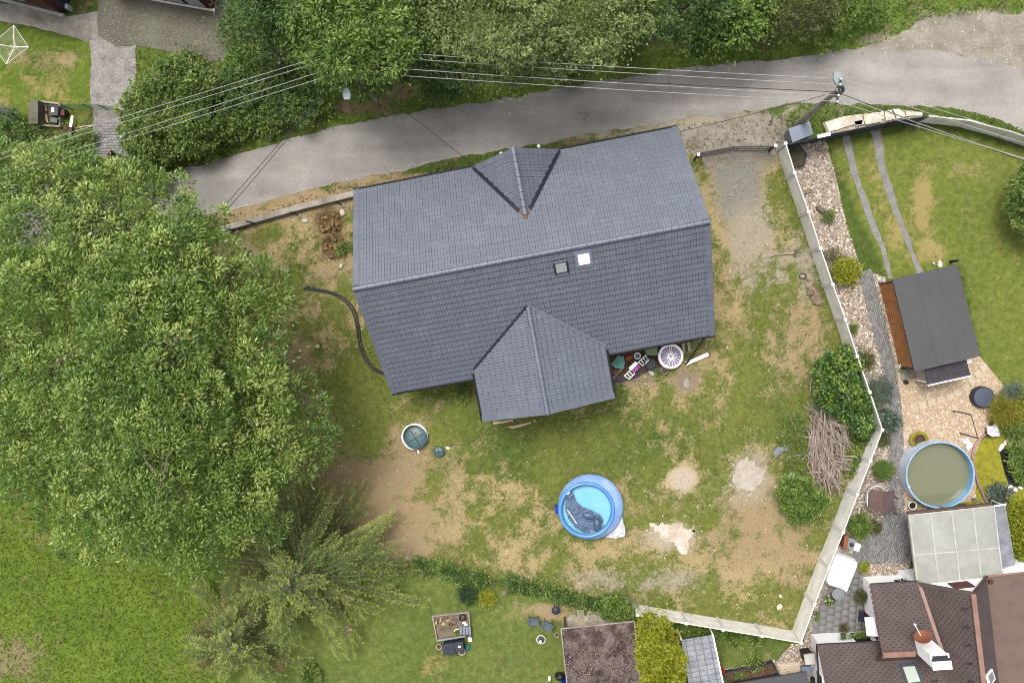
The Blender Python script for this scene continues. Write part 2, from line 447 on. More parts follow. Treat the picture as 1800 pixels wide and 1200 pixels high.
M['lgold'] = leafmat('yellow moss', C8(140, 140, 40), C8(168, 164, 54), C8(206, 194, 84))

# ------------------------------------------------------------------ the ground
# road edges, photo points on the ground
ROAD_N = [(-260, 350), (-120, 338), (0, 330), (150, 322), (285, 306), (450, 262), (600, 222), (750, 195), (900, 171), (1050, 146), (1200, 121), (1350, 105), (1450, 97), (1560, 89), (1650, 90), (1720, 102), (1800, 124), (1900, 160), (2100, 240)]
ROAD_S = [(-260, 458), (-120, 446), (0, 440), (150, 424), (295, 387), (390, 371), (450, 356), (600, 320), (700, 300), (800, 279), (900, 260), (1050, 234), (1200, 211), (1320, 196), (1400, 181), (1480, 182), (1560, 186), (1650, 187), (1700, 196), (1760, 212), (1800, 230), (1880, 262), (2080, 350)]
road_poly = ROAD_N + ROAD_S[::-1]
YARD = [(380, 410), (622, 350), (900, 300), (1235, 250), (1372, 262), (1400, 330), (1550, 757), (1402, 1125), (1110, 1063), (735, 990), (600, 940), (500, 830), (400, 640)]
RLAWN = [(1452, 250), (1640, 225), (1900, 290), (1900, 720), (1770, 690), (1725, 640), (1690, 470), (1562, 488)]
BLAWN = [(480, 1010), (740, 1000), (1000, 1060), (1110, 1070), (1410, 1130), (1380, 1180), (1260, 1260), (400, 1260)]
MEADOW = [(-300, 880), (180, 880), (360, 960), (400, 1100), (380, 1300), (-300, 1300)]
TLAWN = [(-300, 60), (0, 40), (160, 75), (165, 185), (130, 240), (-300, 260)]
TLAWN2 = [(240, 82), (330, 95), (430, 60), (430, 130), (240, 160)]
PONDLAWN = [(1705, 770), (1760, 765), (1800, 760), (1900, 760), (1900, 900), (1740, 905), (1700, 880)]
# zone, green, green variant, dry
ZONES = [
    (None, C8(98, 118, 52), C8(76, 96, 40), C8(150, 132, 98)),
    (YARD, C8(130, 137, 68), C8(82, 108, 44), C8(204, 180, 134)),
    (RLAWN, C8(134, 143, 70), C8(120, 134, 60), C8(184, 166, 110)),
    (BLAWN, C8(124, 138, 70), C8(104, 122, 60), C8(176, 156, 108)),
    ([(225, 292), (285, 306), (450, 262), (600, 222), (750, 195), (900, 171), (1050, 146), (1200, 121), (1350, 105), (1450, 97), (1560, 80), (1620, 30), (1800, 20), (1800, -60), (1500, -60), (1300, 60), (900, 110), (640, 150), (400, 180), (240, 200)], C8(122, 146, 62), C8(96, 122, 48), C8(156, 136, 100)),
    (MEADOW, C8(124, 146, 56), C8(100, 126, 44), C8(166, 160, 100)),
    (TLAWN, C8(128, 146, 62), C8(98, 124, 44), C8(182, 164, 106)),
    (TLAWN2, C8(110, 128, 58), C8(90, 110, 48), C8(164, 140, 104)),
    (PONDLAWN, C8(176, 170, 62), C8(150, 152, 52), C8(196, 182, 90)),
]
EARTH, DUST, GREY, BROWN = C8(190, 165, 130), C8(194, 180, 160), C8(158, 154, 148), C8(160, 136, 108)
# photo x, y, radius x, radius y, weight, colour of the bare patch
BLOBS = [
    (470, 420, 90, 50, .55, None), (430, 430, 40, 45, .45, EARTH), (560, 470, 60, 30, .35, EARTH), (600, 420, 18, 70, .5, EARTH), (500, 560, 50, 90, .28, None), (580, 560, 40, 70, .25, None),
    (540, 640, 40, 60, .35, EARTH), (500, 690, 50, 60, .40, BROWN), (730, 735, 62, 40, .75, EARTH), (690, 800, 70, 70, .65, EARTH), (760, 800, 60, 40, .45, EARTH), (600, 840, 80, 60, .75, BROWN), (560, 800, 50, 40, .5, BROWN),
    (700, 900, 80, 70, .70, EARTH), (730, 960, 70, 30, .55, EARTH), (790, 900, 90, 60, .35, None), (870, 860, 60, 40, .25, None), (900, 940, 90, 60, .35, None), (960, 1000, 120, 40, .30, None),
    (1294, 300, 46, 56, 1.2, GREY), (1306, 345, 30, 36, .8, GREY), (1310, 250, 90, 40, 1.1, GREY), (1300, 360, 34, 40, .7, GREY), (1312, 420, 32, 56, .8, DUST), (1345, 400, 18, 40, .3, DUST), (1340, 480, 50, 40, .35, DUST), (1270, 400, 30, 80, .5, None), (1270, 520, 40, 60, .40, None), (1410, 480, 30, 70, .45, DUST),
    (1390, 570, 60, 50, .35, EARTH), (1440, 600, 40, 40, .40, EARTH), (1400, 660, 60, 50, .42, EARTH), (1290, 620, 70, 50, .22, None), (1240, 690, 80, 40, .25, None), (1205, 670, 26, 24, .9, C8(168, 148, 128)), (1110, 668, 50, 10, .6, C8(170, 150, 126)),
    (1180, 740, 70, 40, .2, None), (1290, 780, 60, 50, .25, None), (1340, 850, 60, 50, .4, DUST), (1300, 860, 40, 30, .5, DUST), (1390, 860, 60, 80, .45, EARTH), (1380, 930, 60, 60, .45, EARTH), (1300, 930, 90, 60, .40, EARTH),
    (1180, 920, 70, 40, .32, EARTH), (1200, 1000, 160, 40, .30, None), (1340, 1010, 60, 60, .40, None), (1130, 1020, 120, 20, .25, DUST), (1060, 960, 120, 30, .22, None), (1400, 1000, 30, 60, .4, EARTH),
    (1180, 942, 46, 26, 1.0, C8(208, 192, 168)), (1199, 841, 24, 22, 1.8, C8(224, 206, 184)), (1318, 838, 34, 38, 1.0, DUST), (950, 790, 150, 55, -.42, None), (800, 720, 60, 50, -.35, None), (640, 690, 50, 60, -.35, None), (650, 780, 40, 40, -.25, None), (1070, 700, 60, 40, -.35, None), (1120, 790, 110, 60, -.25, None), (1390, 740, 40, 60, -.2, None), (980, 860, 60, 40, -.1, None), (1350, 640, 40, 120, -.12, None),
    (1340, 560, 30, 40, -.15, None), (820, 940, 60, 60, -.1, None), (480, 410, 22, 16, -.4, None), (560, 420, 20, 28, -.4, None), (520, 470, 25, 50, -.35, None), (1240, 270, 20, 20, -.5, None), (1270, 330, 16, 30, -.3, None),
    # dry strip south of the road and beside it
    (450, 374, 120, 18, 1.3, EARTH), (560, 345, 120, 16, 1.3, EARTH), (700, 316, 130, 13, 1.1, EARTH), (1120, 240, 120, 14, .8, DUST), (1000, 255, 80, 10, .5, BROWN), (1230, 215, 110, 20, .9, DUST), (1420, 195, 90, 14, .6, DUST),
    (650, 190, 50, 16, .8, BROWN), (700, 160, 45, 18, .8, BROWN), (610, 190, 36, 12, .9, BROWN), (540, 230, 60, 14, .4, BROWN), (960, 125, 30, 14, .6, BROWN), (1165, 80, 30, 14, .8, BROWN), (1020, 125, 60, 20, -.2, None), (720, 150, 40, 20, .5, BROWN),
    (1520, 60, 80, 16, .4, DUST), (1700, 40, 120, 30, .9, DUST), (1640, 74, 120, 14, 1.0, DUST),
    # right garden lawn
    (1690, 295, 50, 22, .95, EARTH), (1630, 330, 30, 40, .45, None), (1620, 400, 30, 60, .5, None), (1542, 300, 18, 90, .95, None), (1572, 420, 22, 70, .95, None), (1500, 340, 10, 80, .6, None), (1640, 440, 30, 30, .8, None), (1620, 350, 16, 60, .8, None), (1790, 300, 40, 40, .4, EARTH), (1770, 540, 50, 80, .4, None), (1775, 370, 40, 70, .5, C8(112, 106, 66)),
    (1650, 260, 70, 30, -.3, None), (1510, 255, 30, 25, -.3, None),
    # lower lawns
    (940, 1075, 64, 24, 1.2, EARTH), (1000, 1075, 30, 16, .5, EARTH), (890, 1070, 40, 14, .4, None), (930, 1140, 30, 50, .25, None), (790, 1180, 120, 40, .25, None), (900, 1190, 60, 20, .35, None), (800, 1150, 60, 20, .2, None), (1310, 1160, 60, 12, .7, EARTH),
    (20, 1150, 80, 60, .9, C8(160, 146, 110)), (40, 930, 60, 30, .35, None), (320, 1180, 60, 30, .5, None),
    (80, 110, 40, 30, .25, EARTH), (130, 106, 30, 12, .4, EARTH), (70, 160, 60, 30, .35, None), (40, 110, 24, 14, .5, EARTH), (90, 235, 60, 20, .7, BROWN), (150, 205, 20, 20, .6, BROWN),
    (330, 130, 40, 20, .5, BROWN),
    # ground under the big tree and the fir
    (490, 900, 60, 60, .5, BROWN), (540, 990, 130, 110, 1.4, C8(92, 80, 58)), (400, 1130, 70, 60, 1.2, C8(92, 84, 58)),  # fir litter, darkened further to stand in for shade between the branches
]
def zonecols(x, y):
    px, py = Q(x, y)
    n1, n2, n3 = fbm(x, y, .45, 4, 1), fbm(x, y, 1.6, 3, 5), fbm(x, y, .13, 2, 9)
    n = len(x)
    A, B = np.zeros((n, 3)), np.zeros((n, 3))
    t = np.clip((n1 * .6 + n2 * .4 - .32) / .36, 0, 1)[:, None]
    for poly, a, a2, b in ZONES:
        w = np.ones(n, bool) if poly is None else inpoly(px + (n2 - .5) * 8, py + (n1 - .5) * 8, poly)
        A[w] = (np.array(a) * (1 - t) + np.array(a2) * t)[w]
        B[w] = np.array(b)
    mix = np.full(n, .12)
    mix[inpoly(px, py, YARD)] = .34
    mix[inpoly(px, py, MEADOW)] = .0
    mix[inpoly(px, py, RLAWN)] = -.06
    mix[inpoly(px, py, BLAWN)] = .0
    mix = mix + (n3 - .5) * .35 + (n1 - .5) * .9 + (n2 - .5) * 1.2
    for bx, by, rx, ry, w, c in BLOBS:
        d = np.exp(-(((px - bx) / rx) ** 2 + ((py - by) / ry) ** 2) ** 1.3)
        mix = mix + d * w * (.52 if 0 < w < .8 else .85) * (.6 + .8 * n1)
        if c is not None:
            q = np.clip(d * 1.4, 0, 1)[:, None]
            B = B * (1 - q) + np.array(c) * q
    return A, B, mix

def pit(x, y):
    px, py = Q(x, y)
    d = np.minimum(((px - 578) / 25) ** 2 + ((py - 392) / 24) ** 2, ((px - 585) / 22) ** 2 + ((py - 432) / 26) ** 2)
    return np.clip((1.15 - d) * 2.2, 0, 1)
gx = np.concatenate([[-500, -250, -130, -80, -56], np.arange(-44, 36.01, .25), [48, 70, 120, 240, 500]])
gy = np.concatenate([[-500, -250, -120, -70, -44], np.arange(-32, 28.01, .25), [40, 64, 120, 240, 500]])
X, Y = np.meshgrid(gx, gy); X, Y = X.ravel(), Y.ravel()
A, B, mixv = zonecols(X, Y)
pt = pit(X, Y)
Z = -pt * (.35 + .3 * fbm(X, Y, 1.5, 3, 21))
B = B * (1 - pt[:, None]) + np.array(C8(128, 100, 76)) * pt[:, None]
mixv = mixv + pt * 2
nx, ny = len(gx), len(gy)
ii, jj = np.meshgrid(np.arange(nx - 1), np.arange(ny - 1)); a0 = (jj * nx + ii).ravel()
gm, N, L, b = _mat('lawn and bare earth')
def attr(nm):
    q = N.new('ShaderNodeAttribute'); q.attribute_name = nm; return q
geo = N.new('ShaderNodeNewGeometry')
def gnoise(sc, det=4, rough=.6, dist=0):
    q = N.new('ShaderNodeTexNoise'); q.inputs['Scale'].default_value = sc; q.inputs['Detail'].default_value = det; q.inputs['Roughness'].default_value = rough; q.inputs['Distortion'].default_value = dist
    L.new(geo.outputs['Position'], q.inputs['Vector']); return q.outputs['Fac']
def mth(op, a, bb):
    q = N.new('ShaderNodeMath'); q.operation = op
    for i, s in enumerate((a, bb)):
        if isinstance(s, (int, float)): q.inputs[i].default_value = s
        else: L.new(s, q.inputs[i])
    return q.outputs[0]
nn = mth('ADD', mth('MULTIPLY', mth('SUBTRACT', gnoise(1.7, 6, .7, .8), .5), 1.9), mth('MULTIPLY', mth('SUBTRACT', gnoise(7, 4, .7, .6), .5), 1.5))
fac = N.new('ShaderNodeMapRange'); fac.interpolation_type = 'SMOOTHSTEP'; fac.inputs[1].default_value = .20; fac.inputs[2].default_value = .92; fac.inputs[4].default_value = .86
L.new(mth('ADD', attr('dry').outputs['Fac'], nn), fac.inputs[0])
mx = N.new('ShaderNodeMix'); mx.data_type = 'RGBA'
L.new(fac.outputs[0], mx.inputs[0]); gv = N.new('ShaderNodeMapRange'); gv.inputs[1].default_value = .34; gv.inputs[2].default_value = .66; gv.inputs[3].default_value = .72; gv.inputs[4].default_value = 1.20
L.new(gnoise(3.1, 5, .65, .5), gv.inputs[0])
gsc = N.new('ShaderNodeVectorMath'); gsc.operation = 'SCALE'; L.new(attr('green').outputs['Color'], gsc.inputs[0]); L.new(gv.outputs[0], gsc.inputs['Scale'])
L.new(gsc.outputs[0], mx.inputs[6]); L.new(attr('bare').outputs['Color'], mx.inputs[7])
fv = N.new('ShaderNodeMapRange'); fv.inputs[1].default_value = .3; fv.inputs[2].default_value = .7; fv.inputs[3].default_value = .70; fv.inputs[4].default_value = 1.3
L.new(mth('ADD', mth('MULTIPLY', gnoise(16, 3), .6), mth('MULTIPLY', gnoise(50, 2), .4)), fv.inputs[0])
sc_ = N.new('ShaderNodeVectorMath'); sc_.operation = 'SCALE'; L.new(mx.outputs[2], sc_.inputs[0]); L.new(fv.outputs[0], sc_.inputs['Scale']); L.new(sc_.outputs[0], b.inputs['Base Color'])
b.inputs['Roughness'].default_value = .95; b.inputs['Specular IOR Level'].default_value = .1
bp = N.new('ShaderNodeBump'); bp.inputs['Strength'].default_value = .7; bp.inputs['Distance'].default_value = .05
L.new(mth('ADD', gnoise(9, 4), mth('MULTIPLY', gnoise(35, 3), .7)), bp.inputs['Height']); L.new(bp.outputs[0], b.inputs['Normal'])
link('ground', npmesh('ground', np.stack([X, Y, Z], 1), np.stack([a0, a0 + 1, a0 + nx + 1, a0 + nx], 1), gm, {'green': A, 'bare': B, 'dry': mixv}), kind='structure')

def rough_edge(pts, step=.3, amp=.06, closed=True, seed=0):
    """a ground outline with the small wobble of a real edge"""
    out = []
    n = len(pts)
    for i in range(n if closed else n - 1):
        a_, b_ = pts[i], pts[(i + 1) % n]
        k = max(1, int((b_ - a_).length / step))
        nrm = Vector((-(b_ - a_).y, (b_ - a_).x, 0))
        nrm = nrm.normalized() if nrm.length > 0 else nrm
        for j in range(k):
            p = a_.lerp(b_, j / k)
            w = float(vnoise(np.array([p.x]), np.array([p.y]), 1.1, seed)[0] - .5) * 2.2 + float(vnoise(np.array([p.x]), np.array([p.y]), 3.4, seed + 3)[0] - .5) * 1.5 + float(vnoise(np.array([p.x]), np.array([p.y]), 10.0, seed + 5)[0] - .5) * .8
            out.append(p + nrm * w * amp)
    return out
def smooth(pts, k=6):
    """Catmull-Rom through the points"""
    out = []
    for i in range(len(pts) - 1):
        p0, p1, p2, p3 = pts[max(i - 1, 0)], pts[i], pts[i + 1], pts[min(i + 2, len(pts) - 1)]
        for j in range(k):
            t = j / k
            out.append(.5 * ((2 * p1) + (p2 - p0) * t + (2 * p0 - 5 * p1 + 4 * p2 - p3) * t * t + (3 * p1 - p0 - 3 * p2 + p3) * t ** 3))
    return out + [pts[-1]]
def sheet(name, mat, pts, z, amp=.05, step=.3, thick=0.0, seed=0):
    e = rough_edge([Vector((p[0], p[1], 0)) for p in pts], step, amp, True, seed)
    mb = MB()
    if thick:
        mb.prism([(p.x, p.y) for p in e], z - thick, z)
    else:
        mb.add([(p.x, p.y, z) for p in e], [tuple(range(len(e)))])
    o = mb.setting(name, mat)
    return o

# road, lay-by and tracks
rn, rs = smooth(PL(ROAD_N), 5), smooth(PL(ROAD_S), 5)
sheet('road', M['asphalt'], rn + rs[::-1], .012, .10, .3)
LAYBY = [(1420, 102), (1500, 84), (1560, 72), (1610, 40), (1680, 26), (1760, 26), (1900, 10), (2000, 40), (2000, 230), (1900, 170), (1800, 132), (1720, 108), (1640, 96), (1560, 95)]
sheet('gravel_layby', M['track'], PL(LAYBY), .006, .16, .4)
VERGE_S = [(660, 312), (900, 266), (1050, 240), (1200, 216), (1330, 200), (1360, 215), (1345, 258), (1225, 275), (1200, 240), (1050, 252), (900, 280), (660, 326)]
sheet('gravel_forecourt', M['track'], PL([(1205, 214), (1330, 200), (1372, 205), (1352, 262), (1340, 285), (1300, 292), (1250, 285), (1225, 270), (1215, 262)]), .005, .35, .3)
# yard of the house across the road
sheet('concrete_apron', M['concrete_old'], PL([(-120, -20), (0, 5), (60, 14), (118, 30), (160, 38), (168, 68), (150, 72), (100, 58), (40, 44), (0, 38), (-120, 10)]), .010, .04)
sheet('driveway', M['drive'], PL([(172, -60), (176, 0), (170, 40), (172, 62), (205, 84), (240, 78), (312, 96), (372, 110), (402, 106), (404, 60), (395, -60)]), .018, .05, thick=.04)
sheet('garden_path', M['paver'], PL([(118, 30), (172, 20), (172, 62), (205, 84), (240, 80), (238, 150), (226, 190), (232, 215), (166, 215), (160, 180), (158, 70), (150, 60)]), .008, .05)
# neighbour's side on the right
LPATH = [(1533, 470), (1552, 560), (1565, 640), (1572, 720), (1576, 800), (1574, 880), (1568, 905)]
RPATH = [(1510, 480), (1530, 560), (1547, 620), (1560, 690), (1563, 760), (1562, 830), (1560, 905)]
GBED = [(1378, 262), (1452, 246), (1466, 300), (1490, 400), (1515, 478), (1556, 486), (1572, 560), (1592, 640), (1590, 720), (1567, 800), (1567, 900), (1600, 900), (1600, 1010), (1510, 1012), (1425, 1120), (1440, 1200), (1380, 1190), (1345, 1180), (1392, 1132), (1412, 1128), (1432, 1059), (1482, 935), (1508, 869), (1552, 758), (1508, 626), (1466, 500), (1422, 372)]
sheet('gravel_bed', M['gravelbase'], PL(GBED), .006, .03)
GPATIO = [(1578, 640), (1612, 655), (1722, 626), (1775, 690), (1745, 730), (1730, 760), (1712, 800), (1716, 880), (1600, 900), (1572, 900), (1580, 760), (1578, 690)]
sheet('gravel_terrace', M['gravelpale'], PL(GPATIO), .008, .03)
PAVE = [(1508, 478), (1533, 474), (1549, 540), (1569, 620), (1583, 700), (1589, 780), (1589, 870), (1590, 905), (1618, 905), (1618, 985), (1512, 992), (1490, 1010), (1500, 960), (1545, 925), (1560, 890), (1562, 820), (1562, 700), (1550, 640), (1530, 570)]
sheet('paved_path', M['patio'], PL(PAVE), .012, .01)
PATIO = [(1510, 990), (1530, 1040), (1548, 1110), (1428, 1116), (1440, 1060), (1470, 1000), (1492, 975), (1512, 968)]
sheet('patio', M['patio'], PL(PATIO), .016, .01)
for k, tr in enumerate(([(1482, 240), (1493, 238), (1507, 300), (1535, 380), (1559, 440), (1569, 490), (1560, 490), (1548, 440), (1526, 390), (1498, 310)], [(1531, 232), (1547, 229), (1556, 290), (1580, 370), (1606, 440), (1622, 478), (1613, 480), (1598, 440), (1572, 375), (1548, 310)])):
    sheet('wheel_track', mk('stone dust', C8(162, 160, 158), C8(142, 138, 134), rough=.95, vs_=2, fine=12, famt=.15) if k == 0 else bpy.data.materials['stone dust'], PL(tr), .007, .05, .12, seed=k)
# the sand and mortar left on the lawn
sheet('sand_spill', M['sand'], PL([(1296, 812), (1312, 802), (1326, 812), (1344, 824), (1346, 842), (1330, 858), (1312, 868), (1294, 862), (1290, 840)]), .02, .24, .06, thick=.03)
sheet('mortar_spill', M['lime'], PL([(1142, 922), (1160, 920), (1180, 924), (1196, 918), (1200, 930), (1222, 926), (1224, 938), (1210, 950), (1212, 964), (1204, 974), (1194, 966), (1186, 952), (1164, 940), (1150, 934)]), .016, .22, .06, thick=.03)
sheet('eaves_strip', M['soil'], PL([(1068, 614), (1200, 592), (1200, 622), (1160, 648), (1080, 674)]), .008, .08, .15)

# ------------------------------------------------------------------ pebbles
def pebbles(name, polys, dens, smin, smax, cols, z=.01, holes=()):
    cnt = []
    for poly in polys:
        w = np.array([[p.x, p.y] for p in PL(poly)])
        lo_, hi_ = w.min(0), w.max(0)
        n = int((hi_ - lo_).prod() * dens)
        q = rng.random((n, 2)) * (hi_ - lo_) + lo_
        k = inpoly(q[:, 0], q[:, 1], w)
        for h in holes:
            hw = [(p.x, p.y) for p in PL(h)]
            k &= ~inpoly(q[:, 0], q[:, 1], hw)
        cnt.append(q[k])
    c = np.concatenate(cnt); n = len(c)
    s = smin + (smax - smin) * rng.random(n) ** 2
    a = rng.random(n) * 6.283
    base = np.array([[1, 0, 0], [0, .7, 0], [-1, 0, 0], [0, -.7, 0], [0, 0, .55]])
    jit = 1 + (rng.random((n, 5, 1)) - .5) * .5
    v = base[None] * jit * s[:, None, None]
    ca, sa = np.cos(a)[:, None], np.sin(a)[:, None]
    V = np.stack([v[..., 0] * ca - v[..., 1] * sa + c[:, 0:1], v[..., 0] * sa + v[..., 1] * ca + c[:, 1:2], v[..., 2] + z], -1)
    Fb = np.array([[0, 1, 4], [1, 2, 4], [2, 3, 4], [3, 0, 4]])
    Fc = (Fb[None] + (np.arange(n) * 5)[:, None, None]).reshape(-1, 3)
    cc = np.array(cols)[rng.integers(0, len(cols), n)] * (.75 + .5 * rng.random((n, 1)))
    return link(name, npmesh(name, V.reshape(-1, 3), Fc, M['gstone'], {'hue': np.repeat(cc, 5, 0)}), kind='stuff')
gc = [C8(222, 208, 192), C8(166, 148, 134), C8(132, 116, 106), C8(246, 236, 222), C8(200, 180, 162), C8(234, 214, 188)]
pebbles('bed_pebbles', [GBED], 150, .03, .095, gc, holes=[PAVE, PATIO, GPATIO])
pebbles('terrace_pebbles', [GPATIO], 150, .03, .08, [C8(236, 214, 184), C8(200, 172, 142), C8(222, 192, 156), C8(244, 230, 208)])
pebbles('layby_pebbles', [LAYBY], 10, .02, .07, [C8(200, 192, 180), C8(150, 140, 128), C8(222, 216, 205)])
pebbles('mortar_crumbs', [[(1130, 905), (1240, 905), (1240, 985), (1130, 985)], [(1280, 795), (1360, 795), (1360, 880), (1280, 880)], [(1172, 815), (1226, 815), (1226, 870), (1172, 870)]], 16, .02, .07, [C8(235, 225, 212), C8(216, 206, 194), C8(196, 178, 156)], z=.0)
pebbles('road_grit', [[(a, b - 5) for a, b in ROAD_S[3:]] + [(a, b + 3) for a, b in ROAD_S[3:]][::-1], [(a, b - 3) for a, b in ROAD_N[3:]] + [(a, b + 4) for a, b in ROAD_N[3:]][::-1]], 40, .015, .05, [C8(196, 188, 178), C8(150, 142, 130), C8(214, 206, 196)], z=.012)
pebbles('path_grit', [[(118, 30), (172, 20), (172, 62), (205, 84), (240, 80), (238, 150), (226, 190), (232, 215), (166, 215), (160, 180), (158, 70), (150, 60), (60, 20)]], 26, .02, .06, [C8(214, 208, 200), C8(140, 132, 126), C8(120, 118, 100), C8(186, 176, 168)], z=.012)
pebbles('yard_debris', [YARD], 2.0, .02, .06, [C8(225, 215, 200), C8(235, 230, 220), C8(200, 180, 150)], z=.0)
pebbles('driveway_grit', [[(172, -10), (170, 40), (172, 62), (205, 84), (240, 78), (312, 96), (372, 110), (402, 106), (404, 60), (400, -10)]], 45, .025, .07, [C8(160, 156, 136), C8(108, 108, 90), C8(140, 134, 120)], z=.018)
# paving blocks of the path, laid one by one
def pavers(name, poly, mat, z, lx=.2, ly=.1, ang=0.0, gap=.012, tone=(.72, .5)):
    w = [(p.x, p.y) for p in PL(poly)]
    ws = np.array(w); ca, sa = math.cos(ang), math.sin(ang)
    R2 = np.array([[ca, sa], [-sa, ca]])
    u = ws @ R2.T
    nx_, ny_ = int(np.ptp(u[:, 0]) / lx) + 2, int(np.ptp(u[:, 1]) / ly) + 2
    I, J = np.meshgrid(np.arange(nx_), np.arange(ny_))
    cx = u[:, 0].min() + (I + .5 * (J % 2)) * lx; cy = u[:, 1].min() + J * ly
    c = np.stack([cx.ravel(), cy.ravel()], 1) @ R2
    k = inpoly(c[:, 0], c[:, 1], w); c = c[k]; n = len(c)
    ex, ey = (lx - gap) / 2, (ly - gap) / 2
    q = np.array([[-ex, -ey], [ex, -ey], [ex, ey], [-ex, ey]]) @ R2
    zt = z + rng.random(n) * .008
    V = np.zeros((n, 8, 3)); V[:, :4, :2] = c[:, None] + q; V[:, 4:, :2] = c[:, None] + q * .97
    V[:, :4, 2] = z - .03; V[:, 4:, 2] = zt[:, None]
    Fb = np.array([[4, 5, 6, 7], [0, 1, 5, 4], [1, 2, 6, 5], [2, 3, 7, 6], [3, 0, 4, 7]])
    cc = np.array(C8(158, 156, 155))[None] * (tone[0] + tone[1] * rng.random((n, 1))) * (1 + .06 * (rng.random((n, 3)) - .5))
    link(name, npmesh(name, V.reshape(-1, 3), (Fb[None] + (np.arange(n) * 8)[:, None, None]).reshape(-1, 4), M['gstone'], {'hue': np.repeat(cc, 8, 0)}), kind='stuff')
pavers('path_pavers', PAVE, None, .03, ang=1.35)
pavers('patio_pavers', PATIO, None, .03, .4, .4, 1.5, .006, (.82, .12))

# ------------------------------------------------------------------ grass blades over the lawns
HOUSE_PX = [(640, 345), (1180, 245), (1235, 560), (700, 660)]
NOGRASS = [road_poly, LAYBY, GBED, GPATIO, PAVE, PATIO, [(-120, -20), (118, 30), (160, 38), (172, 20), (176, -60), (404, -60), (404, 106), (312, 96), (240, 80), (232, 215), (232, 300), (166, 300), (160, 180), (158, 70), (100, 58), (-120, 10)], HOUSE_PX,
           [(1480, 236), (1496, 236), (1512, 300), (1564, 440), (1572, 490), (1556, 490), (1520, 390)], [(1528, 232), (1550, 228), (1562, 290), (1612, 440), (1626, 478), (1610, 480), (1548, 310)], [(1600, 890), (1790, 890), (1800, 1010), (1800, 1240), (1420, 1240), (1440, 1130), (1600, 1030)]]
def grass(name, n, zones, lmin, lmax, wd, lushness=0.0, tone=(.66, .72)):
    px = rng.random(n) * 1860 - 30; py = rng.random(n) * 1260 - 30
    ok = np.zeros(n, bool)
    for z_ in zones: ok |= inpoly(px, py, z_)
    for z_ in NOGRASS: ok &= ~inpoly(px, py, z_)
    px, py = px[ok], py[ok]
    x, y = Pn(px, py)
    A, B, mv = zonecols(x, y)
    f = np.clip((mv + (rng.random(len(x)) - .5) * 1.0 + (fbm(x, y, 3, 3, 4) - .5) * 1.6 - .16) / .84, 0, 1)
    keep = rng.random(len(x)) > f * .55 - lushness
    x, y, A, B, f = x[keep], y[keep], A[keep], B[keep], f[keep, None]
    c = (A * (1 - f) + B * f) * (tone[0] + tone[1] * rng.random((len(x), 1)))
    n = len(x)
    a, L_ = rng.random(n) * 6.283, lmin + (lmax - lmin) * rng.random(n)
    lean = .35 + .6 * rng.random(n)
    d = np.stack([np.cos(a) * lean, np.sin(a) * lean, np.sqrt(1 - np.clip(lean, 0, .98) ** 2)], 1)
    s = np.stack([-np.sin(a), np.cos(a), np.zeros(n)], 1) * (wd * (.6 + .8 * rng.random(n)))[:, None]
    p = np.stack([x, y, np.zeros(n) - .005], 1)
    V = np.stack([p - s, p + s, p + d * L_[:, None]], 1).reshape(-1, 3)
    link(name, npmesh(name, V, np.arange(n * 3).reshape(-1, 3), M['blade'], {'hue': np.repeat(c, 3, 0)}), kind='stuff')
NVERGE = [(230, 300), (280, 305), (450, 262), (600, 222), (900, 171), (1200, 121), (1450, 97), (1560, 80), (1620, 30), (1800, 20), (1800, -40), (1300, -40), (240, 90)]
SVERGE = [(400, 378), (620, 322), (900, 266), (1200, 218), (1372, 205), (1440, 190), (1600, 192), (1720, 202), (1830, 240), (1830, 254), (1720, 214), (1630, 205), (1440, 236), (1372, 262), (1240, 270), (900, 290), (620, 350), (380, 410)]
grass('yard_grass', 240000, [YARD], .05, .14, .022)
grass('lawn_grass', 150000, [RLAWN, BLAWN, TLAWN, TLAWN2, PONDLAWN], .04, .10, .016)
grass('meadow_grass', 170000, [MEADOW], .12, .28, .034, .3, (.74, .62))
grass('verge_grass', 120000, [NVERGE, SVERGE], .12, .34, .028, .2, (.55, .95))

# ------------------------------------------------------------------ trees, shrubs and other plants
def unit(v):
    return v / np.maximum(np.linalg.norm(v, axis=-1, keepdims=True), 1e-9)
def blades(p, d, nrm, Ln, Wd, droop, tint):
    """folded drooping leaves: four corners, two faces"""
    sd_ = unit(np.cross(d, nrm)) * (Wd / 2)[:, None]
    m = p + d * (Ln * .48)[:, None]
    t = p + d * Ln[:, None]; t[:, 2] -= droop * Ln
    V = np.stack([p, m + sd_, t, m - sd_], 1).reshape(-1, 3)
    n = len(p); o = np.arange(n)[:, None] * 4
    Fc = np.concatenate([o + np.array([[0, 1, 3]]), o + np.array([[1, 2, 3]])], 1).reshape(-1, 3)
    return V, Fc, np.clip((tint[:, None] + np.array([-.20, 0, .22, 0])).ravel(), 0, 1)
def join(parts):
    Vs, Fs, Ts, o = [], [], [], 0
    for V, Fc, T in parts:
        Vs.append(V); Fs.append(Fc + o); Ts.append(T); o += len(V)
    return np.concatenate(Vs), np.concatenate(Fs), np.concatenate(Ts)
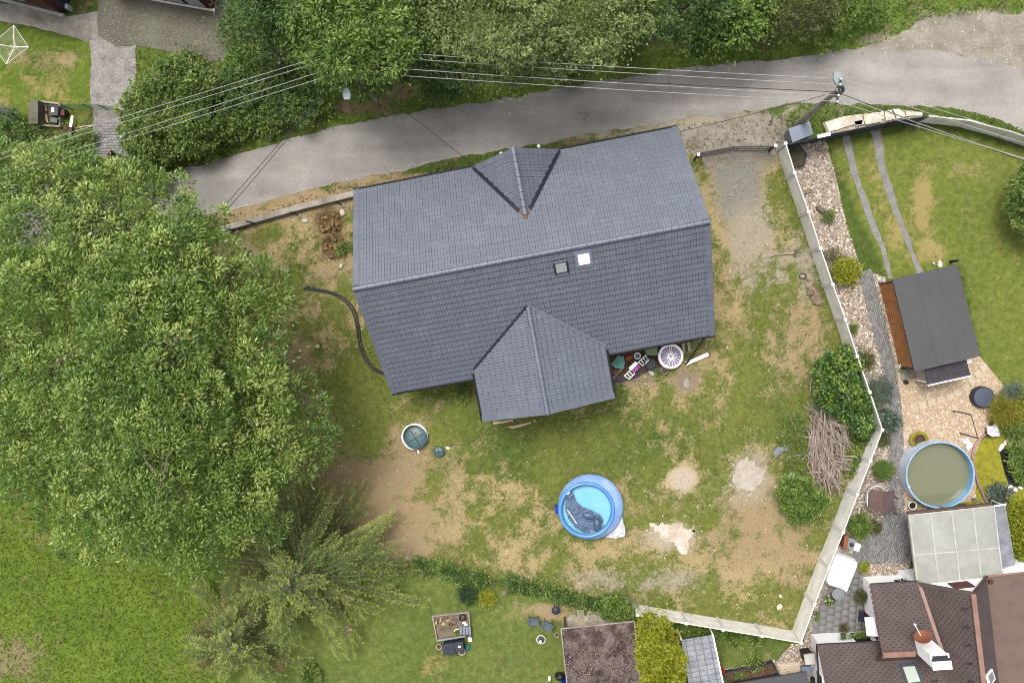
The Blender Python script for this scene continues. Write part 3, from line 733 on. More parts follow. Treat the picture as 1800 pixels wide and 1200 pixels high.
def shell(lobes, n, thick=.25, low=-.35, jit=.12):
    """points on the outside of a crown made of several lobes: place, outward direction, lobe"""
    c = np.array([l[0] for l in lobes], float); r = np.array([l[1] for l in lobes], float)
    w = (r[:, 0] * r[:, 1]); k = rng.choice(len(lobes), n * 2, p=w / w.sum())
    u = unit(rng.normal(size=(n * 2, 3)))
    u[:, 2] = np.where(u[:, 2] < low, -u[:, 2] * rng.random(n * 2), u[:, 2]); u = unit(u)
    f = 1 - thick * rng.random(n * 2) ** 1.5 + jit * rng.normal(size=n * 2)
    p = c[k] + u * r[k] * f[:, None]
    dmin = np.full(n * 2, 9.0)
    for i in range(len(lobes)):
        q = np.sqrt((((p - c[i]) / r[i]) ** 2).sum(1)); q[k == i] = 9
        dmin = np.minimum(dmin, q)
    ok = (dmin > .72) & (p[:, 2] > .15)
    p, u, k = p[ok][:n], u[ok][:n], k[ok][:n]
    return p, unit(u / r[k]), k
def clump_leaves(lobes, nclump, per, Lr, Wr, spread, droop=.25, up=.4, tvar=.35, thick=.3, low=-.35):
    p, u, k = shell(lobes, nclump, thick, low)
    n = len(p)
    ct = .5 + tvar * (rng.random(n) - .5) * 2
    P0 = np.repeat(p, per, 0); U0 = np.repeat(u, per, 0)
    g = rng.normal(size=(n * per, 3))
    sp = spread * (.6 + .8 * np.repeat(rng.random(n), per))
    pos = P0 + g * sp[:, None] * np.array([1, 1, .7]) - U0 * (np.abs(g[:, :1]) * .3) * sp[:, None]
    d = unit(U0 * .7 + g * .55 + rng.normal(size=g.shape) * .35 + np.array([0, 0, up - .3]))
    nr = unit(np.array([0, 0, 1.0]) * .8 + U0 * .5 + rng.normal(size=g.shape) * .45)
    Ln = Lr[0] + (Lr[1] - Lr[0]) * rng.random(n * per); Wd = Wr[0] + (Wr[1] - Wr[0]) * rng.random(n * per)
    ti = np.clip(np.repeat(ct, per) + (rng.random(n * per) - .5) * .5, 0, 1)
    pos[:, 2] = np.maximum(pos[:, 2], .03)
    return blades(pos, d, nr, Ln, Wd, droop * rng.random(n * per) * 2, ti), p
def rosettes(lobes, nros, per, Lr, Wr, wind=(0, 0, 0), thick=.35, low=-.3, fan=False):
    """leaf fans at the twig ends: narrow leaves spreading round each tip and drooping"""
    p, u, k = shell(lobes, nros, thick, low, .08)
    n = len(p)
    ax = unit(u * .75 + np.array([0, 0, .45]) + rng.normal(size=u.shape) * .25)
    e1 = unit(np.cross(ax, rng.normal(size=ax.shape))); e2 = np.cross(ax, e1)
    ct = .46 + .8 * (rng.random(n) - .5)
    sc = .75 + .5 * rng.random(n)
    parts = []
    for j in range(per):
        a = 2 * np.pi * j / per + rng.random(n) * .6
        el = (.05 + 1.15 * rng.random(n)) if fan else (.15 + .75 * rng.random(n))
        d = unit((e1 * np.cos(a)[:, None] + e2 * np.sin(a)[:, None]) * np.cos(el)[:, None] + ax * np.sin(el)[:, None] + np.array(wind))
        Ln = (Lr[0] + (Lr[1] - Lr[0]) * rng.random(n)) * sc; Wd = Wr[0] + (Wr[1] - Wr[0]) * rng.random(n)
        nr = unit(ax + rng.normal(size=ax.shape) * .35)
        parts.append(blades(p + d * .03 - ax * (.16 * rng.random(n))[:, None] + rng.normal(size=(n, 3)) * (.07 if fan else 0), d, nr, Ln, Wd, .2 + .5 * rng.random(n), np.clip(ct + (rng.random(n) - .42) * .6, 0, 1)))
    return join(parts), p
def sublobes(lobes, n, rmin, rmax, low=-.2):
    """small leafy heads over the surface of the big lobes"""
    p, u, k = shell(lobes, n, .28, low, .07)
    return [(tuple(a), (r, r, r * .75)) for a, r in zip(p, rmin + (rmax - rmin) * rng.random(len(p)))]
def thin(p, dmin):
    keep = []
    for i in range(len(p)):
        if not keep or np.min(((p[keep] - p[i]) ** 2).sum(1)) > dmin * dmin: keep.append(i)
    return np.array(keep)
def tufts(lobes, n, dmin, rr, per, Lr, Wr, wind=(0, 0, 0), thick=.25, low=-.25, tvar=.5, jit=.07, droop=.35, gap=0):
    """leaf heads at the twig ends: every head a dome of leaves pointing outwards, with room between the heads"""
    p, u, k = shell(lobes, n, thick, low, jit)
    if gap: q = fbm(p[:, 0] + p[:, 2] * .4, p[:, 1], .42, 3, 41) > gap; p, u = p[q], u[q]
    q = thin(p, dmin); p, u = p[q], u[q]
    m = len(p); R_ = (rr[0] + (rr[1] - rr[0]) * rng.random(m))
    e = unit(rng.normal(size=(m, per, 3)) + (u * .75 + np.array([0, 0, .55]))[:, None])
    f = .35 + .65 * rng.random((m, per, 1)) ** .6
    pos = p[:, None] + e * f * (R_[:, None, None] * np.array([1, 1, .8]))
    d = unit(e * 1.0 + rng.normal(size=e.shape) * .38 + np.array(wind))
    nr = unit(np.array([0, 0, 1.0]) + e * .6 + rng.normal(size=e.shape) * .4)
    ti = np.clip(.40 + tvar * (rng.random((m, 1)) - .5) + .5 * (rng.random((m, per)) - .5), 0, 1)
    N_ = m * per
    Ln = Lr[0] + (Lr[1] - Lr[0]) * rng.random(N_); Wd = Wr[0] + (Wr[1] - Wr[0]) * rng.random(N_)
    pos = pos.reshape(-1, 3); pos[:, 2] = np.maximum(pos[:, 2], .05)
    return blades(pos, d.reshape(-1, 3), nr.reshape(-1, 3), Ln, Wd, droop * 2 * rng.random(N_), ti.ravel()), p
def limbs(mb, base, top, r, tips, nlimb=7, ntw=60):
    base, top = Vector(base), Vector(top)
    k = 6
    pts = [base.lerp(top, i / k) + Vector((random.uniform(-1, 1), random.uniform(-1, 1), 0)) * .12 * (0 < i < k) for i in range(k + 1)]
    mb.tube(pts, r, 8, r * .3)
    ends = []
    tips = [Vector(t) for t in tips]
    for t in random.sample(tips, min(nlimb, len(tips))):
        s = pts[random.randint(2, k - 1)]
        mid = s.lerp(t, .5) + Vector((0, 0, -.1 * (t - s).length * .3 + .15)) + Vector((random.uniform(-.2, .2), random.uniform(-.2, .2), 0))
        mb.tube([s, s.lerp(mid, .5), mid, t], r * .42, 5, r * .08)
        ends += [mid, s.lerp(mid, .7), t]
    for t in random.sample(tips, min(ntw, len(tips))):
        s = min(ends, key=lambda e: (e - t).length) if ends else top
        if (s - t).length > 2.4: continue
        m_ = s.lerp(t, .5) + Vector((random.uniform(-.15, .15), random.uniform(-.15, .15), random.uniform(-.1, .2)))
        mb.tube([s, m_, t], r * .10 + .008, 3, .008, cap=False)
def tree(name, label, cat, base, lobes, leaves, tips, mat, r=.18, nlimb=7, ntw=60, group=None, top=None, trunk='trunk', crown='crown'):
    o = root(name, label, cat, base, group)
    V, Fc, T = leaves
    lo_ = np.array(base, dtype=float)
    link(crown, npmesh(crown, V - lo_, Fc, mat, {'tint': T}), parent=o)
    mb = MB()
    c = np.array([l[0] for l in lobes]).mean(0)
    limbs(mb, base, top or (c[0], c[1], max(l[0][2] for l in lobes)), r, tips.tolist(), nlimb, ntw)
    mb.part(trunk, M['bark'], o)
    return o
def L3(px, py, z, r, fz=.8, fx=1.0):
    s = (H - z) / F
    p = P(px, py, z)
    return (p, (r * s * fx, r * s, r * s * fz))

# the great ash at the left
big = []
for px, py, r in [(90, 340, 78), (220, 385, 74), (322, 432, 62), (360, 420, 36), (100, 480, 104), (250, 540, 104), (395, 520, 84), (470, 535, 50), (90, 640, 114), (260, 680, 122), (420, 655, 84), (490, 735, 70), (90, 790, 100), (240, 830, 112), (380, 835, 100), (445, 800, 80), (330, 940, 74), (205, 925, 56), (440, 890, 42), (535, 780, 40), (-40, 600, 100), (-40, 400, 80), (-40, 780, 84), (40, 310, 50), (140, 325, 46), (210, 335, 44), (275, 350, 32), (15, 372, 42), (90, 380, 50), (165, 372, 44)]:
    dd = math.hypot((px - 250) / 330, (py - 640) / 370)
    big.append(L3(px, py, max(4.2, 10.5 - 4.2 * dd * dd) + random.uniform(-1.1, .9), r * .93, .8))
heads = sublobes(big + [L3(500, 506, 6.2, 26), L3(526, 508, 5.8, 14)], 230, .85, 1.45, low=.0)
lv, tips = tufts(heads, 3600, .66, (.42, .70), 110, (.17, .31), (.055, .088), wind=(-.05, .40, .10), thick=.22, tvar=.6, low=.0, jit=.05)
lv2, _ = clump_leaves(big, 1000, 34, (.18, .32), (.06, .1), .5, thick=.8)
lv2 = (lv2[0], lv2[1], lv2[2] * .55)  # inner leaves tinted darker, standing in for the shade inside the crown
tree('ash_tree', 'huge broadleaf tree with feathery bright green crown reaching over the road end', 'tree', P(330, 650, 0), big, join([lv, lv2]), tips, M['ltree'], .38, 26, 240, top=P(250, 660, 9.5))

# wide fir with long sweeping branches
def fir(name, label, base, apex, L0, nb, zlo, r=.2, seed=1, group=None, lim=None):
    base, apex = Vector(base), Vector(apex)
    o = root(name, label, 'tree', base, group)
    parts, mb = [], MB()
    mb.tube([base, base.lerp(apex, .5), apex], r, 7, .02)
    for i in range(nb):
        f = (i + random.random()) / nb
        z = zlo + (apex.z - zlo) * f ** 1.15
        s = base.lerp(apex, z / apex.z)
        a = i * 2.399 + random.uniform(-.6, .6); bend = random.uniform(-.16, .16)
        Lb = (L0 * (1 - f) ** .8 + .5) * random.uniform(.66, 1.02) * (1 + .10 * math.cos(a - .4))
        dr = Vector((math.cos(a), math.sin(a), 0))
        k = 7
        rise = random.uniform(.18, .46)
        pts = [s + dr * (Lb * j / k) + Vector((0, 0, rise * Lb * (j / k) - .32 * Lb * (j / k) ** 2)) + Vector((-dr.y, dr.x, 0)) * (bend * Lb * (j / k) ** 2) for j in range(k + 1)]
        pts = [Vector((p.x, p.y, max(p.z, .25))) for p in pts]
        mb.tube(pts, .024 + .007 * Lb, 4, .010, cap=False)
        subs = [(pts, Lb, 1.0)]
        for h in range(random.randint(1, 3)):
            j = random.randint(2, 5); sg = random.choice((-1, 1)); an = a + sg * random.uniform(.35, .6)
            d2 = Vector((math.cos(an), math.sin(an), 0)); L2 = Lb * random.uniform(.25, .42)
            pp2 = [pts[j] + d2 * (L2 * q / 4) + Vector((0, 0, .22 * L2 * q / 4 - .3 * L2 * (q / 4) ** 2)) for q in range(5)]
            mb.tube(pp2, .016, 4, .007, cap=False)
            subs.append((pp2, L2, .8))
        ft = rng.random() * .3
        for pts2, L2, fs in subs:
            k2 = len(pts2) - 1
            nt = max(6, int(L2 / .095))
            for q in range(int(nt * .16), nt):
                g = q / nt * k2; j = min(int(g), k2 - 1)
                c = np.array(pts2[j].lerp(pts2[j + 1], g - j)); ax = np.array((pts2[j + 1] - pts2[j]).normalized())
                sd_ = np.array([-ax[1], ax[0], 0])
                tl = (.34 * (1 - .45 * q / nt) + .07) * rng.uniform(.6, 1.25) * min(1, L2 / 2 + .35)
                for sg in (-1, 1):
                    if rng.random() < .1: continue
                    td = ax * rng.uniform(.5, .8) + sd_ * sg * .78 + np.array([0, 0, rng.uniform(-.35, .15)]); td /= np.linalg.norm(td)
                    m = max(2, int(tl / .085))
                    u = np.linspace(.12, 1, m) * tl
                    pp = c + td * u[:, None]
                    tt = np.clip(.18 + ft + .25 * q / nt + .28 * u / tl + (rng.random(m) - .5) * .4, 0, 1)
                    for s2 in (-1, 1):
                        dd_ = unit(td * .8 + s2 * np.array([-td[1], td[0], 0]) * .6 + rng.normal(size=(m, 3)) * .18)
                        parts.append((pp, dd_, tt, .15 * (1 - .35 * u / tl)))
                    parts.append((pp[-1:], td[None], tt[-1:] + .10, np.array([.15])))
    p = np.concatenate([x[0] for x in parts]); d = np.concatenate([x[1] for x in parts]); t = np.concatenate([x[2] for x in parts]); Ln = np.concatenate([x[3] for x in parts])
    n = len(p)
    V, Fc, T = blades(p, d, unit(np.array([0, 0, 1.0]) + rng.normal(size=(n, 3)) * .3), Ln * (.8 + .4 * rng.random(n)), np.full(n, .036), np.full(n, .08), np.clip(t, 0, 1))
    link('crown', npmesh('crown', V - np.array(base), Fc, M['lfir'], {'tint': T}), parent=o)
    mb.part('trunk', M['bark'], o)
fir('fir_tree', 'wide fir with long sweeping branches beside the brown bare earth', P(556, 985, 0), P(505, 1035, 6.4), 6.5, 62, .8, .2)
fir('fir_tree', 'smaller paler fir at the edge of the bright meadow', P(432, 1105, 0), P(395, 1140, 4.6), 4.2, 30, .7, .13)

# trees along the far side of the road
def roadtree(label, base, spec, mat, ncl, per, Lr, Wr, spread, name='broadleaf_tree', cat='tree', r=.16, group='trees across the road', tvar=.35, nl=9, ntw=90, thick=.45, fz=.9, top=None):
    lobes = [L3(a, b_, z, rr, fz) for a, b_, z, rr in spec]
    lv_, tp = tufts(lobes, int(ncl * 1.9), spread * 1.45, (spread * .75, spread * 1.25), per, (Lr[0] * 1.1, Lr[1] * 1.15), (Wr[0] * 1.1, Wr[1] * 1.15), thick=thick * .7, gap=.39)
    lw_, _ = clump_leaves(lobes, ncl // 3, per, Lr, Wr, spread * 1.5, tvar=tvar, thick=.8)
    lw_ = (lw_[0], lw_[1], lw_[2] * .6)  # shade within the crown is put into the inner leaves' tint
    return tree(name, label, cat, base, lobes, join([lv_, lw_]), tp, mat, r, nl, ntw, group, top)
roadtree('deep green tree beside the driveway, leftmost of the roadside row', P(505, 135, 0), [(440, 30, 5.5, 46), (490, 10, 6.5, 60), (420, 62, 4.2, 30), (520, 60, 5.0, 44), (450, -40, 5, 60)], M['ldark'], 430, 46, (.14, .26), (.05, .09), .30)
roadtree('drooping broadleaf tree just above the grey street lamp', P(640, 170, 0), [(580, 30, 7.2, 66), (640, 60, 6.5, 60), (560, 85, 5.2, 42), (610, 115, 4.2, 40), (650, 130, 3.4, 34), (700, 40, 6.8, 62), (610, -40, 6, 70), (690, 100, 5.4, 40), (575, 104, 7.6, 30), (618, 96, 8.2, 44), (660, 106, 8.0, 38), (690, 84, 7.8, 34)], M['lmid'], 760, 46, (.15, .28), (.05, .10), .32)
roadtree('pale grey green tree hanging over the roadside verge', P(900, 110, 0), [(900, 40, 8.0, 74), (980, 30, 7.5, 66), (830, 40, 7.4, 60), (900, 100, 6, 48), (960, 90, 6, 46), (1040, 40, 7, 66), (1090, 20, 6.4, 54), (1050, 80, 5.5, 34), (780, 10, 7, 52), (840, 110, 5, 40), (910, -50, 7, 80), (1040, -50, 7, 70)], M['lgrey'], 1250, 54, (.11, .19), (.06, .10), .27)
roadtree('shaded dark tree standing behind the pale grey green one', P(780, 110, 0), [(760, 60, 5.6, 60), (800, 100, 4.5, 46), (740, 110, 4.2, 40), (790, 140, 3.0, 30)], M['ldark'], 440, 46, (.12, .22), (.05, .09), .28)
roadtree('dark blue green tree above the earth bank', P(1190, 40, 0), [(1170, 10, 5.5, 56), (1210, 30, 4.6, 46), (1150, -30, 5, 60), (1240, -10, 5, 50)], M['ldark'], 420, 44, (.12, .2), (.05, .08), .28)
roadtree('bright green young tree touching the edge of the road', P(1258, 60, 0), [(1250, 60, 3.0, 34), (1275, 30, 4.0, 40), (1240, 90, 2.2, 22), (1310, 40, 3.2, 36), (1330, 10, 3.6, 36)], M['lmid'], 330, 40, (.14, .26), (.07, .13), .24, r=.1)
roadtree('olive scrub tree full of bare twigs by the road bend', P(1400, 15, 0), [(1370, 30, 3.0, 40), (1420, 10, 3.4, 44), (1380, -10, 3.6, 44), (1350, 60, 2.0, 24), (1440, 20, 2.4, 30)], M['lolive'], 240, 34, (.10, .18), (.04, .08), .26, r=.1, ntw=200, nl=14)
roadtree('low leafy bush on the bank between two roadside trees', P(1105, 85, 0), [(1095, 82, 1.6, 26), (1120, 96, 1.1, 20), (1085, 100, 1.0, 16)], M['lmid'], 90, 36, (.12, .22), (.06, .10), .2, name='bush', cat='bush', r=.05, nl=3, ntw=12)
roadtree('green thicket at the road bend below the olive scrub', P(1480, 30, 0), [(1470, 20, 1.8, 34), (1500, 0, 1.6, 36), (1440, 60, 1.2, 24), (1530, 10, 1.3, 26)], M['lmid'], 140, 40, (.10, .2), (.05, .09), .26, name='bush', cat='bush', r=.05, nl=4, ntw=12)

G = 'garden and roadside shrubs'
def bush(label, px, py, r, h, mat, ncl=60, per=36, Lr=(.10, .18), Wr=(.05, .09), spread=.16, name='bush', cat='bush', extra=(), rt=.05, ntw=14, tvar=.35, nl=4, fz=None, group=None):
    z = h * .55
    s = (H - z) / F
    spec = [(px, py, r)] + [(px + a, py + b_, rr) for a, b_, rr in extra]
    lobes = [(P(a, b_, z), (rr * s, rr * s, h * .52 if fz is None else fz)) for a, b_, rr in spec]
    if r >= 15:
        lv_, tp = tufts(lobes, int(ncl * 1.6), spread * 1.2, (spread * .7, spread * 1.2), per, Lr, Wr, tvar=tvar + .15, low=-.05, jit=.14)
        if len(tp) < 4: lv_, tp = clump_leaves(lobes, ncl, per, Lr, Wr, spread, tvar=tvar, low=-.1)
        else: lv_ = join([lv_, clump_leaves(lobes, ncl // 3, per, Lr, Wr, spread * 1.3, thick=.7, low=-.1)[0]])
    else:
        lv_, tp = clump_leaves(lobes, ncl, per, Lr, Wr, spread, tvar=tvar, low=-.1)
    return tree(name, label, cat, P(px, py, 0), lobes, lv_, tp, mat, rt, nl, ntw, group, top=P(px, py, h * .8))
bush('big round leafy shrub between the block path and the road', 300, 195, 58, 2.8, M['lherb'], 420, 40, (.14, .26), (.06, .11), .26, extra=[(-40, 0, 40), (40, 30, 44), (-30, 50, 44), (10, -50, 34), (45, -35, 36)], rt=.09, ntw=60, nl=9)
bush('ragged green hedge bush where the power wires enter the trees', 430, 165, 46, 1.8, M['ldark'], 260, 40, (.12, .26), (.05, .09), .26, extra=[(50, 10, 40), (-50, 20, 36), (60, -30, 36), (90, 20, 34)], rt=.06, ntw=30)
bush('fern like yellow green shrub in the gap by the driveway corner', 430, 118, 26, 1.1, M['lherb'], 60, 30, (.3, .5), (.05, .08), .14)
bush('dark bush below the grass at the left edge', 20, 240, 34, 1.6, M['ldark'], 110, 36, extra=[(40, 12, 24), (-30, 20, 30)])
bush('light green bush in front of the grey stone patch', 80, 275, 30, 2.0, M['lherb'], 130, 38, (.12, .2), (.05, .09), extra=[(30, 16, 24), (-40, 20, 34)])
bush('small yellow green bush beside the block steps', 154, 244, 11, .9, M['lherb'], 30, 30)
bush('low ferny bush under the power wires by the steps', 118, 258, 16, .8, M['lmid'], 40, 30)
bush('blue grey spruce shrub on the upper left lawn', 16, 208, 17, 1.2, M['lblue'], 70, 40, (.08, .14), (.02, .03), .12)
bush('leafy shrub at the bottom of the steps next to the ash', 200, 305, 30, 1.6, M['lherb'], 110, 38, (.12, .2), (.05, .09), extra=[(40, 8, 24), (-36, 4, 26), (70, 0, 22)])
bush('large glossy laurel against the pale concrete fence', 1474, 668, 31, 1.9, M['llaurel'], 330, 36, (.14, .21), (.08, .11), .20, extra=[(6, -30, 24), (-4, 26, 28), (24, 40, 28), (38, 78, 16), (-18, -14, 22)], rt=.06, ntw=20, tvar=.45)
bush('round green bush at the lower end of the brush pile', 1404, 872, 30, 1.3, M['lmid'], 170, 36, (.12, .2), (.05, .09), .18, extra=[(24, 8, 20), (-14, -8, 22), (4, 22, 22)])
bush('weedy green growth on the left of the brush pile', 1394, 770, 18, .45, M['lherb'], 80, 30, (.10, .2), (.03, .05), .2, extra=[(-2, -30, 15), (8, 26, 15), (0, 60, 18)])
bush('narrow green growth between brush pile and concrete fence', 1520, 776, 11, .7, M['lmid'], 50, 34, extra=[(-6, 24, 10), (8, -16, 9), (-16, 48, 10)])
bush('leafy tree at the right edge of the lawn', 1806, 352, 36, 3.0, M['lherb'], 190, 40, (.12, .2), (.06, .10), .2, extra=[(20, -40, 30), (10, 36, 26)], name='garden_tree', cat='tree', rt=.07)
bush('bright yellow green shrub on pebbles beside the concrete fence', 1487, 478, 19, .9, M['lyellow'], 100, 34, (.10, .16), (.05, .08), .13)
bush('tiny round shrub near the top of the pebble bed', 1457, 380, 8, .7, M['lherb'], 26, 30, (.06, .1), (.03, .05), .08)
bush('little green cushion plant right beside the paved path top', 1498, 577, 7, .35, M['lmid'], 22, 26, (.06, .1), (.03, .05), .07)
bush('dark thin grass tuft left of the bright yellow shrub', 1461, 453, 15, .4, M['lolive'], 40, 26, (.12, .24), (.012, .02), .12)
bush('weed tuft with a white bloom by the concrete fence', 1521, 634, 13, .4, M['lolive'], 36, 26, (.1, .2), (.03, .05), .12)
bush('silvery conifer shrub left of the paved path', 1545, 686, 19, .9, M['lblue'], 120, 36, (.08, .15), (.02, .035), .14)
bush('blue grey leafy shrub at the bend of the concrete fence', 1558, 738, 17, .7, M['lblue'], 70, 30, (.12, .22), (.05, .08), .13)
bush('rusty green cushion plant just below the fence bend', 1553, 772, 9, .35, M['lolive'], 30, 28, (.07, .12), (.03, .05), .08)
bush('clipped round box ball beside the paved path', 1552, 826, 15, .95, M['lherb'], 190, 34, (.045, .07), (.025, .035), .055, name='box_ball', tvar=.12, rt=.04)
bush('spreading bright green shrub above the brick barbecue', 1509, 924, 16, .7, M['lherb'], 80, 32, (.10, .2), (.04, .06), .13)
bush('olive cushion plant at the edge of the patio paving', 1538, 925, 9, .35, M['lolive'], 34, 28, (.07, .12), (.03, .05), .08)
bush('yellow flowering dwarf shrub at the patio pebble strip', 1521, 997, 7, .4, M['lyellow'], 30, 28, (.05, .09), (.03, .05), .07)
bush('round topiary bush against the white house wall', 1513, 1047, 9, .8, M['lolive'], 70, 30, (.05, .08), (.025, .04), .07, tvar=.2)
bush('grassy yellow green clump next to the dark round cover', 1766, 722, 20, .7, M['lgold'], 110, 30, (.25, .45), (.02, .035), .12)
bush('blue green shrub where the lawn meets the gravel terrace', 1776, 693, 13, .7, M['lblue'], 60, 34, (.07, .13), (.03, .05), .12, extra=[(8, -8, 9)])
bush('lime yellow bush at the right edge above the hose', 1797, 703, 11, .7, M['lyellow'], 50, 30)
bush('fresh green perennials beside the stone by the hose', 1774, 746, 16, .5, M['lherb'], 70, 30, (.14, .24), (.03, .05), .12, extra=[(10, 14, 12)])
bush('leafy water plants spilling over the garden pond', 1798, 806, 17, .7, M['lmid'], 130, 34, (.12, .22), (.05, .09), .18, extra=[(-8, -16, 12), (0, 22, 16)])
bush('grey green plant between pond and corrugated roof', 1757, 868, 13, .5, M['lblue'], 50, 30)
bush('golden thuja bush beside the corrugated roof', 1790, 930, 22, 1.9, M['lyellow'], 200, 40, (.11, .19), (.04, .07), .16, extra=[(4, -34, 18), (8, 34, 20)], name='golden_thuja')
bush('tall golden thuja beside the brown pavilion roof', 1150, 1130, 34, 3.4, M['lyellow'], 420, 44, (.13, .22), (.05, .08), .17, extra=[(14, 30, 34), (-4, -26, 26), (14, 66, 36), (8, 96, 34)], name='golden_thuja', rt=.1, ntw=20)
bush('dark shrub by the ivy hedge end near the pavilion', 1082, 1066, 19, 1.2, M['lmid'], 150, 36, extra=[(20, 8, 15), (-20, -4, 15), (26, 20, 13)])
bush('small lime green bush below the ivy hedge', 856, 1048, 12, .6, M['lyellow'], 44, 30, (.07, .12), (.03, .05), .1)
bush('low bluish ferny plant below the ivy hedge', 824, 1044, 15, .4, M['livy'], 50, 28, (.12, .22), (.02, .04), .12)
bush('row of leafy strawberry plants along the concrete fence', 1215, 1105, 12, .5, M['lherb'], 150, 30, (.10, .16), (.07, .11), .12, extra=[(24, 4, 12), (48, 8, 12), (70, 12, 13), (90, 17, 11), (112, 18, 9), (-22, -6, 10)], name='berry_row', cat='plants')
bush('small plant growing on the dark planter roof', 1298, 1182, 7, .4, M['lherb'], 24, 26, (.07, .12), (.03, .05), .08)
bush('dark seedling bush near the light kerb of the lower lawn', 1326, 1165, 8, .4, M['lmid'], 18, 24)
bush('bright green bush at the bottom edge next to the small fir', 545, 1188, 14, .7, M['lherb'], 50, 30)
bush('green shoots growing beside the dug pit', 605, 440, 8, .3, M['lmid'], 16, 20)
bush('low weed clump under the south eaves of the grey roof', 812, 690, 8, .4, M['lmid'], 24, 24)

for k, (a_, b_, r_, h_, mt, lb) in enumerate([(262, 262, 20, 1.2, 'lherb', 'loose green shrub at the corner of the road and the block steps'), (350, 252, 22, 1.0, 'lherb', 'low loose shrub on the bank left of the ragged hedge bush'), (398, 222, 24, 1.3, 'lmid', 'middle shrub on the green bank under the power wires'),
    (470, 205, 22, 1.0, 'lherb', 'spreading bright shrub on the bank below the hidden pole wires'), (540, 172, 24, 1.2, 'lmid', 'shrub on the bank just left of the grey blue lamp head'), (330, 120, 18, 1.0, 'lherb', 'small loose shrub at the lower edge of the mossy driveway'), (760, 150, 22, 1.0, 'lherb', 'low shrub under the shaded dark tree at the verge'), (1010, 116, 18, .8, 'lherb', 'low shrub at the verge below the pale grey green tree')]):
    bush(lb, a_, b_, r_, h_, M[mt], 110, 34, (.12, .24), (.05, .09), .24, extra=[(random.uniform(-26, 26), random.uniform(-12, 12), r_ * random.uniform(.5, .8)) for _ in range(3)], group='loose shrubs on the bank')
# ivy covered hedge line between yard and lower lawn
def hedge(name, label, pts, zt, wd, mat, n, Lr, Wr, cat='hedge'):
    w = [P(a, b_, 0) for a, b_ in pts]
    o = root(name, label, cat, w[0])
    lobes = []
    for i in range(len(w) - 1):
        k = max(1, int((w[i + 1] - w[i]).length / .5))
        for j in range(k):
            p = w[i].lerp(w[i + 1], j / k)
            s = random.uniform(.5, 1.35)
            if random.random() < .22: continue
            lobes.append(((p.x + random.uniform(-.14, .14), p.y + random.uniform(-.14, .14), zt * .4), (wd * s, wd * s, zt * .55 * s)))
    lv_, tp = clump_leaves(lobes, n, 24, Lr, Wr, .15, low=-.1, tvar=.7)
    V, Fc, T = lv_
    link('foliage', npmesh('foliage', V - np.array(w[0]), Fc, mat, {'tint': T}), parent=o)
    mb = MB()
    for i, p in enumerate(w):
        mb.tube([p, p + Vector((0, 0, zt))], .025, 5)
    for i in range(len(w) - 1):
        mb.tube([w[i] + Vector((0, 0, zt * .8)), w[i + 1] + Vector((0, 0, zt * .8))], .012, 4)
    mb.part('stem', M['bark'], o)
hedge('ivy_hedge', 'long low ivy hedge dividing the dry yard from the lower lawn', [(735, 992), (800, 1006), (870, 1020), (940, 1034), (1000, 1048), (1060, 1062)], .40, .24, M['ldark'], 400, (.08, .16), (.05, .10))

# undergrowth on the bank across the road
def undergrowth(name, poly, n, mat, Lr, Wr, hmax):
    px = np.array([p[0] for p in poly]); py = np.array([p[1] for p in poly])
    qx = px.min() + rng.random(n) * np.ptp(px); qy = py.min() + rng.random(n) * np.ptp(py)
    k = inpoly(qx, qy, poly); qx, qy = qx[k], qy[k]
    x, y = Pn(qx, qy)
    f = fbm(x, y, .8, 3, 31)
    k = rng.random(len(x)) < np.clip((f - .34) * 4, .05, 1); x, y, f = x[k], y[k], f[k]
    n = len(x)
    z = rng.random(n) * hmax * np.clip((f - .25) * 2.4, .1, 1)
    d = unit(rng.normal(size=(n, 3)) + np.array([0, 0, .4])); nr = unit(rng.normal(size=(n, 3)) * .4 + np.array([0, 0, 1]))
    V, Fc, T = blades(np.stack([x, y, z + .02], 1), d, nr, Lr[0] + (Lr[1] - Lr[0]) * rng.random(n), Wr[0] + (Wr[1] - Wr[0]) * rng.random(n), .3 * rng.random(n), np.clip(.25 + .5 * f + (rng.random(n) - .5) * .6, 0, 1))
    link(name, npmesh(name, V, Fc, mat, {'tint': T}), kind='stuff')
undergrowth('bank_undergrowth', [(225, 270), (240, 150), (400, 125), (560, 150), (620, 165), (720, 140), (900, 110), (1140, 70), (1300, 60), (1480, 50), (1560, 0), (1800, 0), (1800, 10), (1580, 40), (1440, 72), (1200, 92), (980, 118), (800, 142), (640, 172), (560, 180), (420, 225), (300, 265)], 46000, M['lherb'], (.09, .2), (.04, .08), .9)
undergrowth('forest_floor', [(400, 110), (560, 150), (760, 130), (1140, 70), (1500, 60), (1500, -60), (380, -60), (380, 60)], 30000, M['ldark'], (.10, .2), (.05, .09), .6)
undergrowth('path_side_weeds', [(130, 215), (165, 215), (165, 300), (-30, 300), (-30, 215)], 5000, M['lmid'], (.08, .18), (.03, .07), .4)
undergrowth('kiosk_weeds', [(1372, 250), (1385, 215), (1410, 196), (1450, 192), (1580, 192), (1640, 205), (1590, 200), (1450, 215), (1432, 212), (1390, 222), (1376, 262)], 2600, M['lherb'], (.08, .2), (.02, .04), .3)

